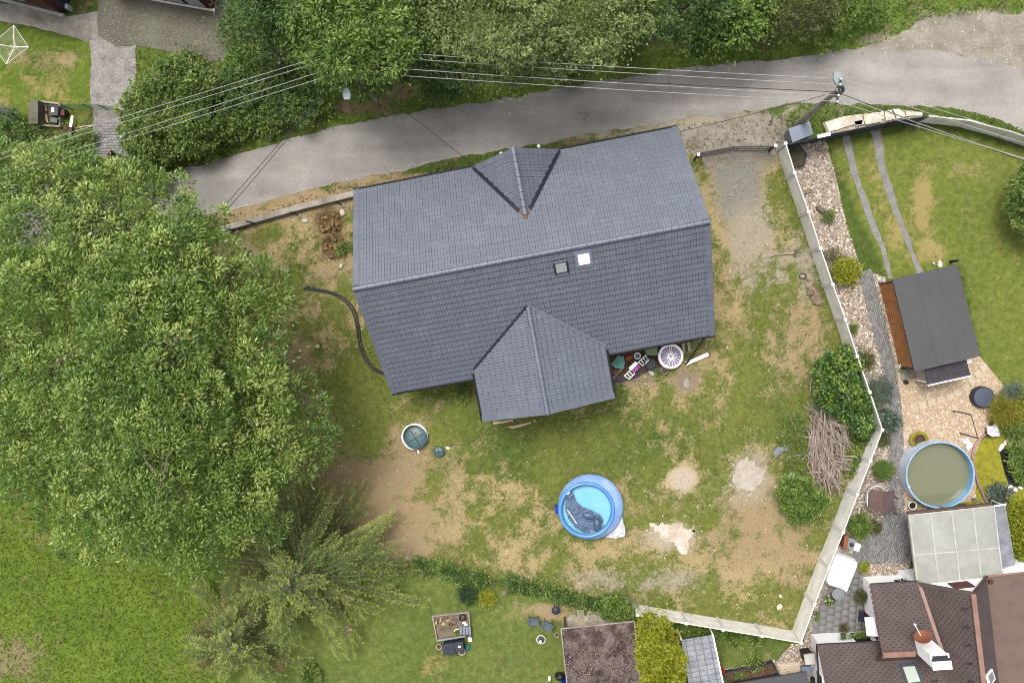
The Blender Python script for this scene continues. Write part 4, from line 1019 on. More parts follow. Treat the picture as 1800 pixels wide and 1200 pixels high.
# ------------------------------------------------------------------ the main house
HC, HA = Vector((-1.625, 3.02, 0)), math.radians(10.4)
hu, hv = Vector((math.cos(HA), math.sin(HA), 0)), Vector((-math.sin(HA), math.cos(HA), 0))
def W(u, v, z): return HC + hu * u + hv * v + Vector((0, 0, z))
HL, HD, ZE, ZR = 8.74, 5.53, 3.0, 7.5
SL = (ZR - ZE) / HD
def zmain(v): return ZR - SL * abs(v)
house = root('house', 'large house under a blue grey tiled roof with front and rear gables', 'house', HC)
TW, TC, TT = 0.30, 0.3475, 0.050
def tile_mesh():
    """flat interlocking tile: two pans with a groove and a chamfered nose overhanging the course below"""
    g, x, d = .0035, TW / 2, .013
    pr = [(-x + g, TT - d), (-x + g + .006, TT), (-.009, TT), (0, TT - d), (.009, TT), (x - g - .006, TT), (x - g, TT - d)]
    Lt = TC + .05
    v = [(a, .042, z) for a, z in pr] + [(a, Lt, z - TT * .95) for a, z in pr] + [(a, 0, z - .021) for a, z in pr]
    f = [(i, i + 1, i + 8, i + 7) for i in range(6)] + [(i + 14, i + 15, i + 1, i) for i in range(6)]
    v += [(-x + g, .002, -.01), (x - g, .002, -.01)]
    f += [(21, 22, 20, 14)]
    return v, f
tv, tf = tile_mesh()
me_tile = bpy.data.meshes.new('roof_tile'); me_tile.from_pydata(tv, [], [f[::-1] for f in tf]); me_tile.materials.append(M['tile'])
tva = np.array(tv)
me_verge = bpy.data.meshes.new('verge_tile')
vm = MB(); vm.obb((0, TC / 2, .030), (.15, 0, 0), (0, TC / 2 + .012, -.014), (0, 0, .024)); vm.obb((.142, TC / 2, -.07), (.012, 0, 0), (0, TC / 2, 0), (0, 0, .085))
me_verge.from_pydata(vm.v, [], vm.f); me_verge.materials.append(M['tile'])
rm = MB()
pts = [(.125 * math.cos(t), .125 * math.sin(t)) for t in [math.pi * k / 8 for k in range(9)]]
rm.add([(-.179, a, b_) for a, b_ in pts] + [(.179, a, b_) for a, b_ in pts], [(i, i + 1, i + 10, i + 9) for i in range(8)] + [tuple(range(9))[::-1], tuple(range(9, 18))])
me_ridge = bpy.data.meshes.new('ridge_tile'); me_ridge.from_pydata(rm.v, [], rm.f); me_ridge.materials.append(M['ridge'])


def frame(o, x, y):
    z = x.normalized().cross(y)
    m = Matrix(((x.x, y.x, z.x, o.x), (x.y, y.y, z.y, o.y), (x.z, y.z, z.z, o.z), (0, 0, 0, 1)))
    return m
tiles = []
def slope(o, x, y, wid, length, keep, verge=(True, True), first=0):
    """courses of tiles on a roof slope: o eave corner, x along the eave, y up the slope"""
    nrow = int(round(length / TC))
    x0, x1 = (.28 if verge[0] else 0), wid - (.28 if verge[1] else 0)
    for r in range(nrow):
        s = r * TC
        c = x0
        while c < x1 - .03:
            w = min(TW, x1 - c)
            p = o + x * (c + w / 2) + y * s
            if keep(p + y * (TC / 2)):
                tiles.append(frame(p, x * (w / TW), y))
            c += w
rf = MB()
def S(u, v): return W(u, v, zmain(v))
rf.slab([S(-HL, -HD), S(HL, -HD), S(HL, 0), S(-HL, 0)], (0, 0, -.16))
rf.slab([S(HL, HD), S(-HL, HD), S(-HL, 0), S(HL, 0)], (0, 0, -.16))
# rear (lower) gable and road side dormer, in the house's own axes
GZ0, GZR, GU, GW = 3.40, 5.65, -.58, 3.52
DZ0, DZR, DU, DW = 3.20, 5.80, .13, 2.26
gs, ds = (GZR - GZ0) / GW, (DZR - DZ0) / DW
def zg(u): return GZR - gs * abs(u - GU)
def zd(u): return DZR - ds * abs(u - DU)
def loc_uv(p): q = p - HC; return q.dot(hu), q.dot(hv)
def keep_main(p):
    u, v = loc_uv(p)
    if v < 0 and v > -7.9 and abs(u - GU) < GW and zg(u) > p.z + .25: return False
    if v > 0 and abs(u - DU) < DW and zd(u) > p.z + .25: return False
    return True
def keep_add(p): return p.z > zmain(loc_uv(p)[1]) - .12
sv = math.sqrt(HD ** 2 + (ZR - ZE) ** 2)
up_s = (W(0, 0, ZR) - W(0, -HD, ZE)).normalized(); up_n = (W(0, 0, ZR) - W(0, HD, ZE)).normalized()
slope(S(-HL, -HD), hu, up_s, 2 * HL, sv - .1, keep_main)
slope(S(HL, HD), -hu, up_n, 2 * HL, sv - .1, keep_main)
gl = math.hypot(GW, GZR - GZ0); g0, g1 = -7.86, -2.2
for sg in (-1, 1):
    e, rdg = W(GU + sg * GW, g0, GZ0), W(GU, g0, GZR)
    y = (rdg - e).normalized()
    if sg < 0: slope(W(GU - GW, g1, GZ0), -hv, y, g1 - g0, gl - .08, keep_add, (False, True))
    else: slope(e, hv, y, g1 - g0, gl - .08, keep_add, (True, False))
    rf.slab([e, W(GU + sg * GW, g1, GZ0), W(GU, g1, GZR), rdg][::sg], (0, 0, -.14))
dl = math.hypot(DW, DZR - DZ0); d0, d1 = 2.0, 5.55
for sg in (-1, 1):
    e, rdg = W(DU + sg * DW, d1, DZ0), W(DU, d1, DZR)
    y = (rdg - e).normalized()
    if sg < 0: slope(e, -hv, y, d1 - d0, dl - .08, keep_add, (True, False))
    else: slope(W(DU + DW, d0, DZ0), hv, y, d1 - d0, dl - .08, keep_add, (False, True))
    rf.slab([e, W(DU + sg * DW, d0, DZ0), W(DU, d0, DZR), rdg][::-sg], (0, 0, -.14))
roof = rf.part('roof', M['dark'], house)
def parea(m):
    q = [m @ Vector(c) for c in ((-TW / 2, 0, TT), (TW / 2, 0, TT), (TW / 2, TC, 0), (-TW / 2, TC, 0))]
    X_, Y_ = Q([p.x for p in q], [p.y for p in q], np.array([p.z for p in q]))
    return abs(sum(X_[i] * Y_[(i + 1) % 4] - X_[(i + 1) % 4] * Y_[i] for i in range(4))) / 2
tiles.sort(key=parea, reverse=True)
T0 = Matrix.Translation(-HC)
for m in tiles[:300]:
    o = bpy.data.objects.new('roof_tile', me_tile); col.objects.link(o); o.parent = roof; o.matrix_local = T0 @ m
rest = np.array([[list(r) for r in m] for m in tiles[300:]])
hv4 = np.concatenate([tva, np.ones((len(tva), 1))], 1)
Vt = np.einsum('nij,kj->nki', rest, hv4)[..., :3] - np.array(HC)
me = bpy.data.meshes.new('roof_tiling')
k14 = len(tva)
me.from_pydata(Vt.reshape(-1, 3).tolist(), [], [tuple(i + n * k14 for i in f[::-1]) for n in range(len(rest)) for f in tf]); me.materials.append(M['tile'])
link('roof_tiling', me, roof, kind='stuff')
for (o_, x_, y_, ln, fl) in ((S(-HL + .14, -HD), hu, up_s, sv, -1), (S(HL - .14, -HD), hu, up_s, sv, 1), (S(HL - .14, HD), -hu, up_n, sv, -1), (S(-HL + .14, HD), -hu, up_n, sv, 1),
                              (W(GU - GW, g0 + .14, GZ0), -hv, (W(GU, 0, GZR) - W(GU - GW, 0, GZ0)).normalized(), gl, 1), (W(GU + GW, g0 + .14, GZ0), hv, (W(GU, 0, GZR) - W(GU + GW, 0, GZ0)).normalized(), gl, -1),
                              (W(DU - DW, d1 - .14, DZ0), -hv, (W(DU, 0, DZR) - W(DU - DW, 0, DZ0)).normalized(), dl, -1), (W(DU + DW, d1 - .14, DZ0), hv, (W(DU, 0, DZR) - W(DU + DW, 0, DZ0)).normalized(), dl, 1)):
    for r in range(int(round((ln - .1) / TC))):
        o = bpy.data.objects.new('verge_tile', me_verge); col.objects.link(o); o.parent = roof
        m = frame(o_ + y_ * (r * TC), x_, y_)
        o.matrix_local = T0 @ m @ Matrix.Diagonal((fl, 1, 1, 1))
def ridge(a, b_, n):
    x = (b_ - a).normalized(); y = Vector((0, 0, 1)).cross(x)
    for k in range(n):
        p = a.lerp(b_, (k + .5) / n)
        o = bpy.data.objects.new('ridge_tile', me_ridge); col.objects.link(o); o.parent = roof
        o.matrix_local = T0 @ frame(p, x, y)
ridge(W(-HL, 0, ZR + .0), W(HL, 0, ZR + .0), 47)
ridge(W(GU, g0 - .02, GZR), W(GU, -2.35, GZR), 15)
ridge(W(DU, d1 + .05, DZR), W(DU, 2.18, DZR), 9)
# valley flashings
def strip(a, b_, w, mat, lift=.05, label=None, nm='valley_flashing'):
    a, b_ = Vector(a), Vector(b_); x = (b_ - a).normalized(); s = x.cross(Vector((0, 0, 1))).normalized() * w / 2; n = s.cross(x).normalized()
    if n.z < 0: n = -n
    MB().obb((a + b_) / 2 + n * lift, (b_ - a) / 2, s, n * .012).part(nm, mat, roof, label=label)
vL, vR, vT = W(DU - DW, 5.48, zmain(5.3)), W(DU + DW, 5.48, zmain(5.3)), W(DU, (ZR - DZR) / SL, DZR)
for a_ in (vL, vR):
    m_ = a_.lerp(vT, .90)
    strip(a_, m_, .26, M['flash'], .075); strip(m_, a_.lerp(vT, 1.04), .15, M['rust'], .085, 'bare brown end of the valley flashing')
gT = W(GU, -(ZR - GZR) / SL, GZR)
for sg in (-1, 1):
    a_ = W(GU + sg * GW, -(ZR - GZ0) / SL, GZ0)
    strip(a_, gT, .13, M['flash'] if sg < 0 else M['tile'], .07)
# eaves gutters, fascia, downpipes
for a_, b_, nm in ((S(-HL, HD + .06), W(DU - DW - .05, HD + .06, ZE), 'gutter'), (W(DU + DW + .05, HD + .06, ZE), S(HL, HD + .06), 'gutter'), (S(-HL, -HD - .06), W(GU - GW - .02, -HD - .06, ZE), 'gutter'), (W(GU + GW + .02, -HD - .06, ZE), S(HL, -HD - .06), 'gutter'),
                   (W(GU - GW - .06, -7.86, GZ0), W(GU - GW - .06, -5.3, GZ0), 'gutter'), (W(GU + GW + .06, -7.86, GZ0), W(GU + GW + .06, -5.3, GZ0), 'gutter')):
    a_.z, b_.z = a_.z - .03, b_.z - .03
    MB().tube([a_, b_], .075, 8).part(nm, M['black'], house)
wl_ = MB()
x0, y0 = HL - .55, HD - .65
wl_.prism([W(-x0, -y0, 0), W(x0, -y0, 0), W(x0, y0, 0), W(-x0, y0, 0)], 0, 2.98)
for s_ in (-1, 1):
    wl_.slab([W(s_ * x0, -y0, 2.98), W(s_ * x0, y0, 2.98), W(s_ * x0, 0, zmain(0) - .3)][::1], hu * -.25 * s_)
wl_.prism([W(GU - 3.0, -7.3, 0), W(GU + 3.0, -7.3, 0), W(GU + 3.0, -4, 0), W(GU - 3.0, -4, 0)], 0, 3.35)
wl_.slab([W(GU - 3.0, -7.3, 3.35), W(GU + 3.0, -7.3, 3.35), W(GU, -7.3, 5.3)], hv * .25)
wl_.prism([W(DU - 1.9, 5.05, 0), W(DU + 1.9, 5.05, 0), W(DU + 1.9, 4, 0), W(DU - 1.9, 4, 0)], 0, 3.3)
wl_.slab([W(DU - 1.9, 5.05, 3.3), W(DU + 1.9, 5.05, 3.3), W(DU, 5.05, 5.3)], hv * -.25)
wl_.part('wall', M['render'], house)
for u_, v_, rz_, w_ in [(-5.5, -y0 - .03, 0, 1.4), (5.2, -y0 - .03, 0, 1.4), (-5, y0 + .03, 0, 1.2), (4.8, y0 + .03, 0, 1.2), (GU, -7.33, 0, 2.0), (-x0 - .03, 1.5, 1, 1.4), (x0 + .03, -1.5, 1, 1.4)]:
    fr = MB(); fr.box(W(u_, v_, 1.0), (w_, .08, 1.3) if not rz_ else (.08, w_, 1.3), HA)
    f_ = fr.part('window', M['anthracite'], house)
    pn = MB(); pn.box(W(u_, v_, 1.08), (w_ - .16, .10, 1.14) if not rz_ else (.10, w_ - .16, 1.14), HA); pn.part('pane', M['glassgrey'], f_)
# roof windows
def skylight(px, py, w, l, fmat, pmat, rim, lift):
    # on the lower slope of the main roof
    v = -1.0
    for _ in range(12):
        z = zmain(v); p = P(px, py, z); v = loc_uv(p)[1]
    u = loc_uv(p)[0]
    nrm = hu.cross(up_s)
    c = S(u, v) + nrm * .06
    f = MB()
    for sx in (-1, 1): f.obb(c + hu * (sx * (w / 2 + rim / 2)), hu * rim / 2, up_s * (l / 2 + rim), nrm * .05)
    f.obb(c + up_s * (l / 2 + rim / 2), hu * w / 2, up_s * rim / 2, nrm * .06)
    fo = f.part('skylight', fmat, house)
    MB().obb(c + nrm * lift, hu * w / 2, up_s * l / 2, nrm * .02).part('pane', pmat, fo)
    return c, nrm, fo
c, nrm, fo = skylight(986, 468, .52, .56, M['dark'], M['glassgrey'], .10, .035)
MB().obb(c + up_s * .40 + nrm * .09, hu * .34, up_s * .035, nrm * .02).part('blind_box', M['steel'], fo)
c, nrm, fo = skylight(1026, 453, .56, .6, M['greyblue'], M['white'], .13, .07)
fo['label'] = 'roof hatch with a white lid and metal flashing'
MB().obb(c - up_s * .42, hu * .42, up_s * .12, nrm * .012).part('flashing', M['steel'], fo)
# leaning down pipe at the south east corner
MB().tube([P(1241, 590, 2.9), P(1222, 617, 1.5), P(1206, 640, .1)], .05, 8).part('downpipe', M['iron'], house)

# ------------------------------------------------------------------ along the road in front of the yard
wall_pts = PL([(392, 404), (450, 388), (520, 368), (580, 353), (640, 338)], 0)
wb = MB()
for i in range(len(wall_pts) - 1):
    a_, b_ = wall_pts[i], wall_pts[i + 1]; d_ = (b_ - a_).normalized(); n_ = Vector((-d_.y, d_.x, 0))
    wb.obb((a_ + b_) / 2 + Vector((0, 0, .2)), (b_ - a_) / 2, n_ * .16, (0, 0, .22))
rw = wb.thing('retaining_wall', M['concrete_old'], 'low crumbling concrete wall along the road beside the big ash', 'wall')
for (bx, by), which in zip([(414, 405), (449, 393), (524, 378), (601, 360)], ['rusty steel fence post beneath the ash leaves at the wall end', 'rusty steel fence post second from the ash along the low wall', 'rusty steel fence post in the middle of the low wall', 'rusty steel fence post above the dug pit near the house corner']):
    b_ = P(bx, by, 0)
    r_ = root('fence_post', which, 'post', b_, 'steel posts along the low wall')
    MB().obb(b_ + Vector((0, 0, .75)), (.035, 0, 0), (0, .008, 0), (0, 0, .75)).part('flange', M['iron'], r_)
    MB().obb(b_ + Vector((0, -.025, .75)), (.007, 0, 0), (0, .024, 0), (0, 0, .752)).part('web', M['iron'], r_)
    MB().box(b_ + Vector((.08, -.05, -.1)), (.26, .22, .16), .3).part('footing', M['concrete_old'], r_)
# clods in the dug pit
pitr = root('dug_pit', 'dug hole full of yellow clay lumps beside the grey house', 'pit', P(580, 410, -.3))
for k in range(46):
    a_, b_ = random.uniform(556, 604), random.uniform(374, 452)
    p = P(a_, b_, -.32 + random.uniform(0, .12))
    s = random.uniform(.06, .17)
    MB().blob(p, s, s * random.uniform(.6, 1), s * .6, 7, 4, .25, random.random() * 3).part('clod', M['clod'] if random.random() < .75 else M['soil'], pitr)
for k, (a_, b_, s, lab) in enumerate([(597, 446, .12, 'white stone at the lower edge of the dug pit'), (600, 467, .15, 'pale flat stone below the dug pit'), (603, 373, .22, 'grey lump of concrete at the upper right of the dug pit'), (536, 388, .17, 'pale stone left of the dug pit beside the wall'),
                                      (1370, 1066, .22, 'white boulder in the lower right corner of the yard'), (1372, 1047, .13, 'small pale stone above the white boulder'), (1365, 855, .14, 'stone in the dry grass left of the brush pile')]):
    MB().blob(P(a_, b_, s * .35), s, s * .7, s * .5, 8, 5, .2, k).thing('stone', M['rockcream'], lab, 'stone', 'loose stones in the yard', loc=P(a_, b_, 0))
# black drain pipe (double)
hp = [(536, 505), (556, 509), (580, 514), (600, 523), (615, 536), (624, 553), (629, 575), (632, 598), (638, 620), (648, 638), (664, 652), (690, 660)]
w = smooth([P(a_, b_, .06) for a_, b_ in hp], 4)
hr = root('drain_hose', 'long black corrugated drain hose curving from the ash to the house', 'hose', P(536, 505, 0))
for off in (-.06, .06):
    MB().tube([p + Vector((off, off * .6, 0)) for p in w], .05, 7).part('pipe', M['hose'], hr, smooth=True)
p = P(560, 608, 0)
r_ = root('log_slice', 'pale sawn log slice lying in the grass left of the house', 'log', p)
MB().lathe([(.14, 0), (.15, .1), (.13, .2)], p, 12).part('bark', M['bark'], r_); MB().lathe([(.12, .2), (.12, .204)], p, 12).part('cut_face', M['wood_pale'], r_)

# septic tank
p = P(730, 766, 0)
tank = root('septic_tank', 'round tank with dark green domed lid on a white collar in bare earth', 'tank', p)
MB().lathe([(.74, 0), (.74, .34), (.70, .37), (.66, .34), (.66, .1)], p, 36, close=False).part('collar', M['white'], tank, smooth=True)
q = P(731, 769, .34)
MB().lathe([(.66, 0), (.66, .07), (.62, .11), (.4, .17), (.12, .20), (0.01, .205)], q, 36).part('lid', M['tankgreen'], tank, smooth=True)
for a_ in (.55, .55 + math.pi / 2):
    d_ = Vector((math.cos(a_), math.sin(a_), 0)); n_ = Vector((-d_.y, d_.x, 0))
    MB().obb(q + Vector((0, 0, .185)), d_ * .5, n_ * .025, (0, 0, .03)).part('rib', M['flash'], tank)
MB().box(q + Vector((-.0, .28, .16)), (.16, .12, .06), .5).part('handle', M['tankgreen'], tank)
MB().box(P(736, 793, 0), (.08, .2, .16), .3).part('latch', M['white'], tank)
p = P(772, 793, 0)
ins = root('inspection_chamber', 'small teal chamber cover in the grass beside the septic tank', 'cover', p)
MB().lathe([(.31, 0), (.31, .2), (.27, .24), (0.01, .25)], p, 20).part('lid', M['tankgreen'], ins, smooth=True)
for a_ in (0.1, 1.67):
    MB().obb(p + Vector((0, 0, .255)), Vector((math.cos(a_), math.sin(a_), 0)) * .24, Vector((-math.sin(a_), math.cos(a_), 0)) * .02, (0, 0, .015)).part('rib', M['flash'], ins)
MB().blob(P(787, 787, .06), .12, .08, .06, 7, 4, .3).thing('rag', M['white'], 'white rag on the ground beside the small teal cover', 'rag')
MB().tube(smooth([P(a_, b_, .015) for a_, b_ in [(785, 786), (800, 781), (818, 781), (838, 770), (856, 758), (872, 745)]], 4), .02, 5).thing('cable', M['cable'], 'thin black cable running from teal cover to the gable', 'cable')
# timber lying at the rear gable
r_ = root('plank', 'long cream plank lying below the rear gable', 'plank', P(905, 752, 0))
MB().slab([P(890, 750, .06), P(902, 753, .06), P(918, 749, .06), P(934, 744, .06), P(933, 741, .06), P(916, 745, .06), P(902, 748, .06)], (0, 0, -.05)).part('board', M['wood_pale'], r_)
MB().slab([P(866, 742, .08), P(902, 737, .08), P(902, 740, .08), P(868, 746, .08)], (0, 0, -.05)).thing('plank', M['wood_pale'], 'short cream plank close under the rear gable edge', 'plank')
MB().obb(P(940, 738, .45), (.06, 0, 0), (0, .06, 0), (0, 0, .45)).thing('timber_post', M['wood_pale'], 'pale upright timber post in front of the rear gable', 'post')

# ------------------------------------------------------------------ inflatable pool
p = P(1038, 889, 0)
pool = root('inflatable_pool', 'blue inflatable ring pool with dark cover half pulled over the water', 'pool', p)
q = P(1031, 896, .64); q2 = Vector((q.x, q.y, 0))
R0 = 1.49
ringp = [(R0 + .10 * math.cos(t), .64 + .10 * math.sin(t)) for t in [2 * math.pi * k / 12 for k in range(13)]]
MB().lathe(ringp, q2, 56, close=False).part('ring', M['poolblue'], pool, smooth=True)
MB().lathe([(1.40, .62), (1.37, .4), (1.35, .2)], q2, 48, close=False).part('liner', M['poolfloor'], pool, smooth=True)
MB().lathe([(0.01, .30), (1.37, .30)], q2, 48, close=False).part('water', M['poolfloor'], pool)
pw = MB(); rows = [(1.78, .02, 0), (1.86, .14, 0), (1.85, .28, .08), (1.74, .42, .35), (1.65, .54, .7), (1.57, .63, 1.0)]; nn_ = 56
for r_, z_, t_ in rows:
    c_ = p.lerp(q2, t_); pw.v += [(c_.x + r_ * math.cos(2 * math.pi * k / nn_), c_.y + r_ * math.sin(2 * math.pi * k / nn_), z_) for k in range(nn_)]
pw.f = [(i * nn_ + k, i * nn_ + (k + 1) % nn_, (i + 1) * nn_ + (k + 1) % nn_, (i + 1) * nn_ + k) for i in range(len(rows) - 1) for k in range(nn_)]
pw.part('wall', M['poolwall'], pool, smooth=True)
# hem lines of the liner
MB().lathe([(1.37, .63), (1.40, .655), (1.43, .63)], q2, 48, close=False).part('hem', M['tarp'], pool, smooth=True)
# crumpled cover
def cloth(name, mat, outline, z, amp, sc, label, cat, hf=None, n=40, smooth_=True):
    """loose sheet with folds inside an outline"""
    w = np.array([[p_.x, p_.y] for p_ in outline])
    lo_, hi_ = w.min(0), w.max(0)
    xs, ys = np.linspace(lo_[0], hi_[0], n), np.linspace(lo_[1], hi_[1], n)
    X_, Y_ = np.meshgrid(xs, ys); X_, Y_ = X_.ravel(), Y_.ravel()
    f = fbm(X_, Y_, sc, 4, 13)
    r_ = 1 - np.abs(2 * f - 1)
    Z_ = z + amp * (r_ - .5) * 2 + (hf(X_, Y_) if hf else 0)
    ins_ = inpoly(X_, Y_, [tuple(q_) for q_ in w]).reshape(n, n)
    idx = np.arange(n * n).reshape(n, n)
    a_ = ins_[:-1, :-1] & ins_[1:, :-1] & ins_[:-1, 1:] & ins_[1:, 1:]
    Fq = np.stack([idx[:-1, :-1][a_], idx[:-1, 1:][a_], idx[1:, 1:][a_], idx[1:, :-1][a_]], 1)
    o_ = Vector((X_.mean(), Y_.mean(), z))
    ob = link(name, npmesh(name, np.stack([X_, Y_, Z_], 1) - np.array(o_), Fq, mat, smooth=smooth_), loc=o_, label=label, cat=cat)
    md = ob.modifiers.new('thickness', 'SOLIDIFY'); md.thickness = .012
    return ob
cv = [(1006, 861), (1013, 880), (1024, 890), (1040, 896), (1054, 903), (1061, 912), (1061, 930), (1058, 940), (1046, 942), (1030, 938), (1012, 928), (999, 912), (993, 894), (995, 876)]
cloth('pool_cover', M['tarp'], [P(a_, b_, .42) for a_, b_ in cv], .40, .06, 1.5, 'slate blue tarpaulin bunched in the left half of the inflatable pool', 'pool cover', n=70)
lump = MB()
lump.blob(P(1035, 906, .42), .42, .22, .16, 12, 6, .12, -.2); lump.blob(P(1050, 922, .42), .24, .42, .16, 12, 6, .12, .1)
lump.thing('pool_cover_bundle', M['tarp'], 'rolled up folds of tarpaulin lying on the pool cover', 'pool cover', smooth=True)
MB().tube([P(997, 895, .72), P(1014, 920, .6)], .022, 6).thing('pole', M['white'], 'thin white pole lying on the tarpaulin in the inflatable pool', 'pole')
MB().blob(P(998, 866, .66), .16, .08, .05, 8, 4, .2, .6).thing('valve_flap', M['white'], 'small white flap on the left of the inflatable pool', 'flap')
b_ = P(979, 893, 0)
r_ = root('filter_pump', 'bright blue filter pump on the left of the inflatable pool', 'pump', b_)
MB().box(b_, (.22, .42, .4)).part('body', M['pumpblue'], r_); MB().lathe([(.09, 0), (.09, .1)], b_ + Vector((-.06, .08, .4)), 10).part('cap', M['pumpblue'], r_); MB().lathe([(.07, 0), (.07, .08)], b_ + Vector((-.04, -.12, .4)), 10).part('knob', M['pumpblue'], r_)
MB().tube([b_ + Vector((.1, 0, .2)), b_ + Vector((.35, 0, .25))], .03, 6).part('hose', M['hose'], r_)
cloth('sheeting', M['sheet'], [P(a_, b2, .1) for a_, b2 in [(1094, 905), (1100, 932), (1098, 942), (1084, 946), (1068, 944), (1060, 946), (1072, 936), (1082, 924)]], .16, .12, 2.6, 'wrinkled white sheeting beside the inflatable pool', 'sheeting', n=46)

# ------------------------------------------------------------------ clutter under the south eaves
M['lilacmat'] = mk('lilac trampoline mat', C8(196, 172, 200), C8(168, 138, 176), rough=.8, vs_=5)
r_ = root('trampoline', 'round children trampoline with white rim and lilac netting by the eaves', 'trampoline', P(1178, 625, 0))
c = P(1179, 626, .45); c0 = Vector((c.x, c.y, 0))
MB().lathe([(.63 + .075 * math.cos(t), .45 + .06 * math.sin(t)) for t in [2 * math.pi * k / 10 for k in range(11)]], c0, 36, close=False).part('rim', M['white'], r_, smooth=True)
MB().lathe([(0.01, .40), (.62, .42)], c0, 36, close=False).part('mat', M['lilacmat'], r_)
nb = MB()
for k in range(18):
    a_ = 2 * math.pi * k / 18 + random.uniform(-.08, .08); e = random.uniform(.5, .6)
    nb.tube([c0 + Vector((math.cos(a_) * .05, math.sin(a_) * .05, .53)), c0 + Vector((math.cos(a_ + .06) * e * .6, math.sin(a_ + .06) * e * .6, .50)), c0 + Vector((math.cos(a_) * e, math.sin(a_) * e, .46))], .03, 4, .012)
nb.part('net', M['white'], r_)
for k in range(4):
    a_ = k * math.pi / 2 + .4
    MB().tube([c0 + Vector((math.cos(a_) * .6, math.sin(a_) * .6, 0)), c0 + Vector((math.cos(a_) * .6, math.sin(a_) * .6, .4))], .025, 6).part('leg', M['steel'], r_)
MB().obb((P(1206, 639, .1) + P(1245, 622, .1)) / 2, (P(1245, 622, .1) - P(1206, 639, .1)) / 2, (P(1206, 643, 0) - P(1204, 637, 0)) * .5, (0, 0, .05)).thing('white_board', M['white'], 'long white board lying beside the round trampoline', 'board')
r_ = root('plastic_sled', 'teal plastic sledge standing against the rear gable', 'sledge', P(1087, 640, 0))
MB().slab([P(a_, b_, .6) for a_, b_ in [(1074, 640), (1087, 624), (1096, 627), (1099, 638), (1094, 648), (1082, 647)]], (0, 0, -.07)).part('hull', M['teal'], r_)
for d_ in (0, 1):
    MB().tube(smooth([P(1098 - 3 * d_, 644, .5), P(1091 - 3 * d_, 652, .4), P(1084 - 3 * d_, 660, .2), P(1075 - 2 * d_, 668, .05)], 3), .028, 6).part('runner', M['steel'], r_)
def pot(px, py, r, h, mat, label, soil='soil', plant=None, cat='pot', nm='plant_pot', group='plant pots', extra=None):
    p = P(px, py, 0)
    r_ = root(nm, label, cat, p, group)
    MB().lathe([(r * .75, 0), (r, h), (r * 1.06, h), (r * 1.06, h + .03), (r * .88, h + .03), (r * .86, h * .8)], p, 18, close=False).part('body', mat, r_, smooth=False)
    MB().lathe([(0.005, h * .84), (r * .88, h * .82)], p, 18, close=False).part('soil', M[soil], r_)
    if plant:
        lv_, tp = clump_leaves([((p.x, p.y, h + .08), (r * .8, r * .8, .14))], 14, 18, (.05, .11), (.03, .05), .06, low=-.1)
        link('foliage', npmesh('foliage', lv_[0] - np.array(p), lv_[1], plant, {'tint': lv_[2]}), parent=r_)
    return r_
pot(1103, 625, .26, .3, M['terracotta'], 'wide terracotta bowl holding crumpled orange cloth beneath the eaves')
MB().blob(P(1105, 629, .34), .17, .11, .08, 9, 5, .35, .5).thing('cloth', M['orange'], 'crumpled orange cloth in the terracotta bowl', 'cloth')
MB().blob(P(1081, 653, .1), .18, .14, .1, 9, 5, .35, .9).thing('cloth', M['terracotta'], 'rusty orange cloth on the ground beside the rear gable', 'cloth')
p = P(1120, 625, 0)
r_ = root('wheel', 'small wheel with white ring lying under the south eaves', 'wheel', p)
MB().lathe([(.16 + .035 * math.cos(t), .2 + .035 * math.sin(t)) for t in [2 * math.pi * k / 8 for k in range(9)]], p, 20, close=False).part('ring', M['white'], r_, smooth=True)
MB().lathe([(.07, .1), (.07, .22)], p, 12).part('hub', M['greyblue'], r_); MB().lathe([(.15, .06), (.15, .16)], p, 18).part('disc', M['plastic_dark'], r_)
r_ = root('toy_seesaw', 'white barred plastic seesaw with a purple panel under the eaves', 'toy', P(1115, 645, 0))
a_, b_ = P(1097, 661, .35), P(1135, 624, .35); d_ = (b_ - a_).normalized(); n_ = Vector((-d_.y, d_.x, 0)); Ls = (b_ - a_).length
def bar(t0, o0, t1, o1, r=.028): MB().tube([a_ + d_ * (t0 * Ls) + n_ * o0, a_ + d_ * (t1 * Ls) + n_ * o1], r, 6).part('bar', M['white'], r_)
bar(0, 0, 1, .0); 
for s0, s1 in ((.02, .34), (.66, .98)):
    bar(s0 + .04, -.32, s1 - .04, -.32); 
    for f_ in (s0, s0 + .11, s0 + .21, s1): bar(f_, 0, f_ + (.03 if f_ == s0 else -.03 if f_ == s1 else 0), -.32)
MB().obb(a_ + d_ * (Ls * .46) + n_ * .06, d_ * .27, n_ * .10, (0, 0, .06)).part('seat', M['white'], r_)
MB().obb(a_ + d_ * (Ls * .45) - n_ * .16, d_ * .26, n_ * .12, (0, 0, .04)).part('panel', M['purple'], r_)
MB().slab([P(1133, 612, .5), P(1156, 608, .5), P(1156, 624, .5), P(1136, 624, .5)], (0, 0, -.4)).thing('storage_box', M['green_pale'], 'pale green plastic storage box pushed under the eaves', 'box')
r_ = root('net_basket', 'black net basket leaning on the pale green box', 'basket', P(1144, 640, 0))
c = P(1143, 638, 0)
for h_, rr in ((.0, .28), (.3, .36), (.6, .40)):
    MB().tube([c + Vector((math.cos(t) * rr, math.sin(t) * rr, h_ + .02)) for t in [2 * math.pi * k / 16 for k in range(17)]], .02, 5).part('hoop', M['black'], r_)
for k in range(12):
    t = 2 * math.pi * k / 12
    MB().tube([c + Vector((math.cos(t) * .28, math.sin(t) * .28, .02)), c + Vector((math.cos(t) * .4, math.sin(t) * .4, .62))], .012, 4).part('rod', M['black'], r_)
MB().lathe([(.01, .05), (.3, .05)], c, 16, close=False).part('base', M['plastic_dark'], r_)
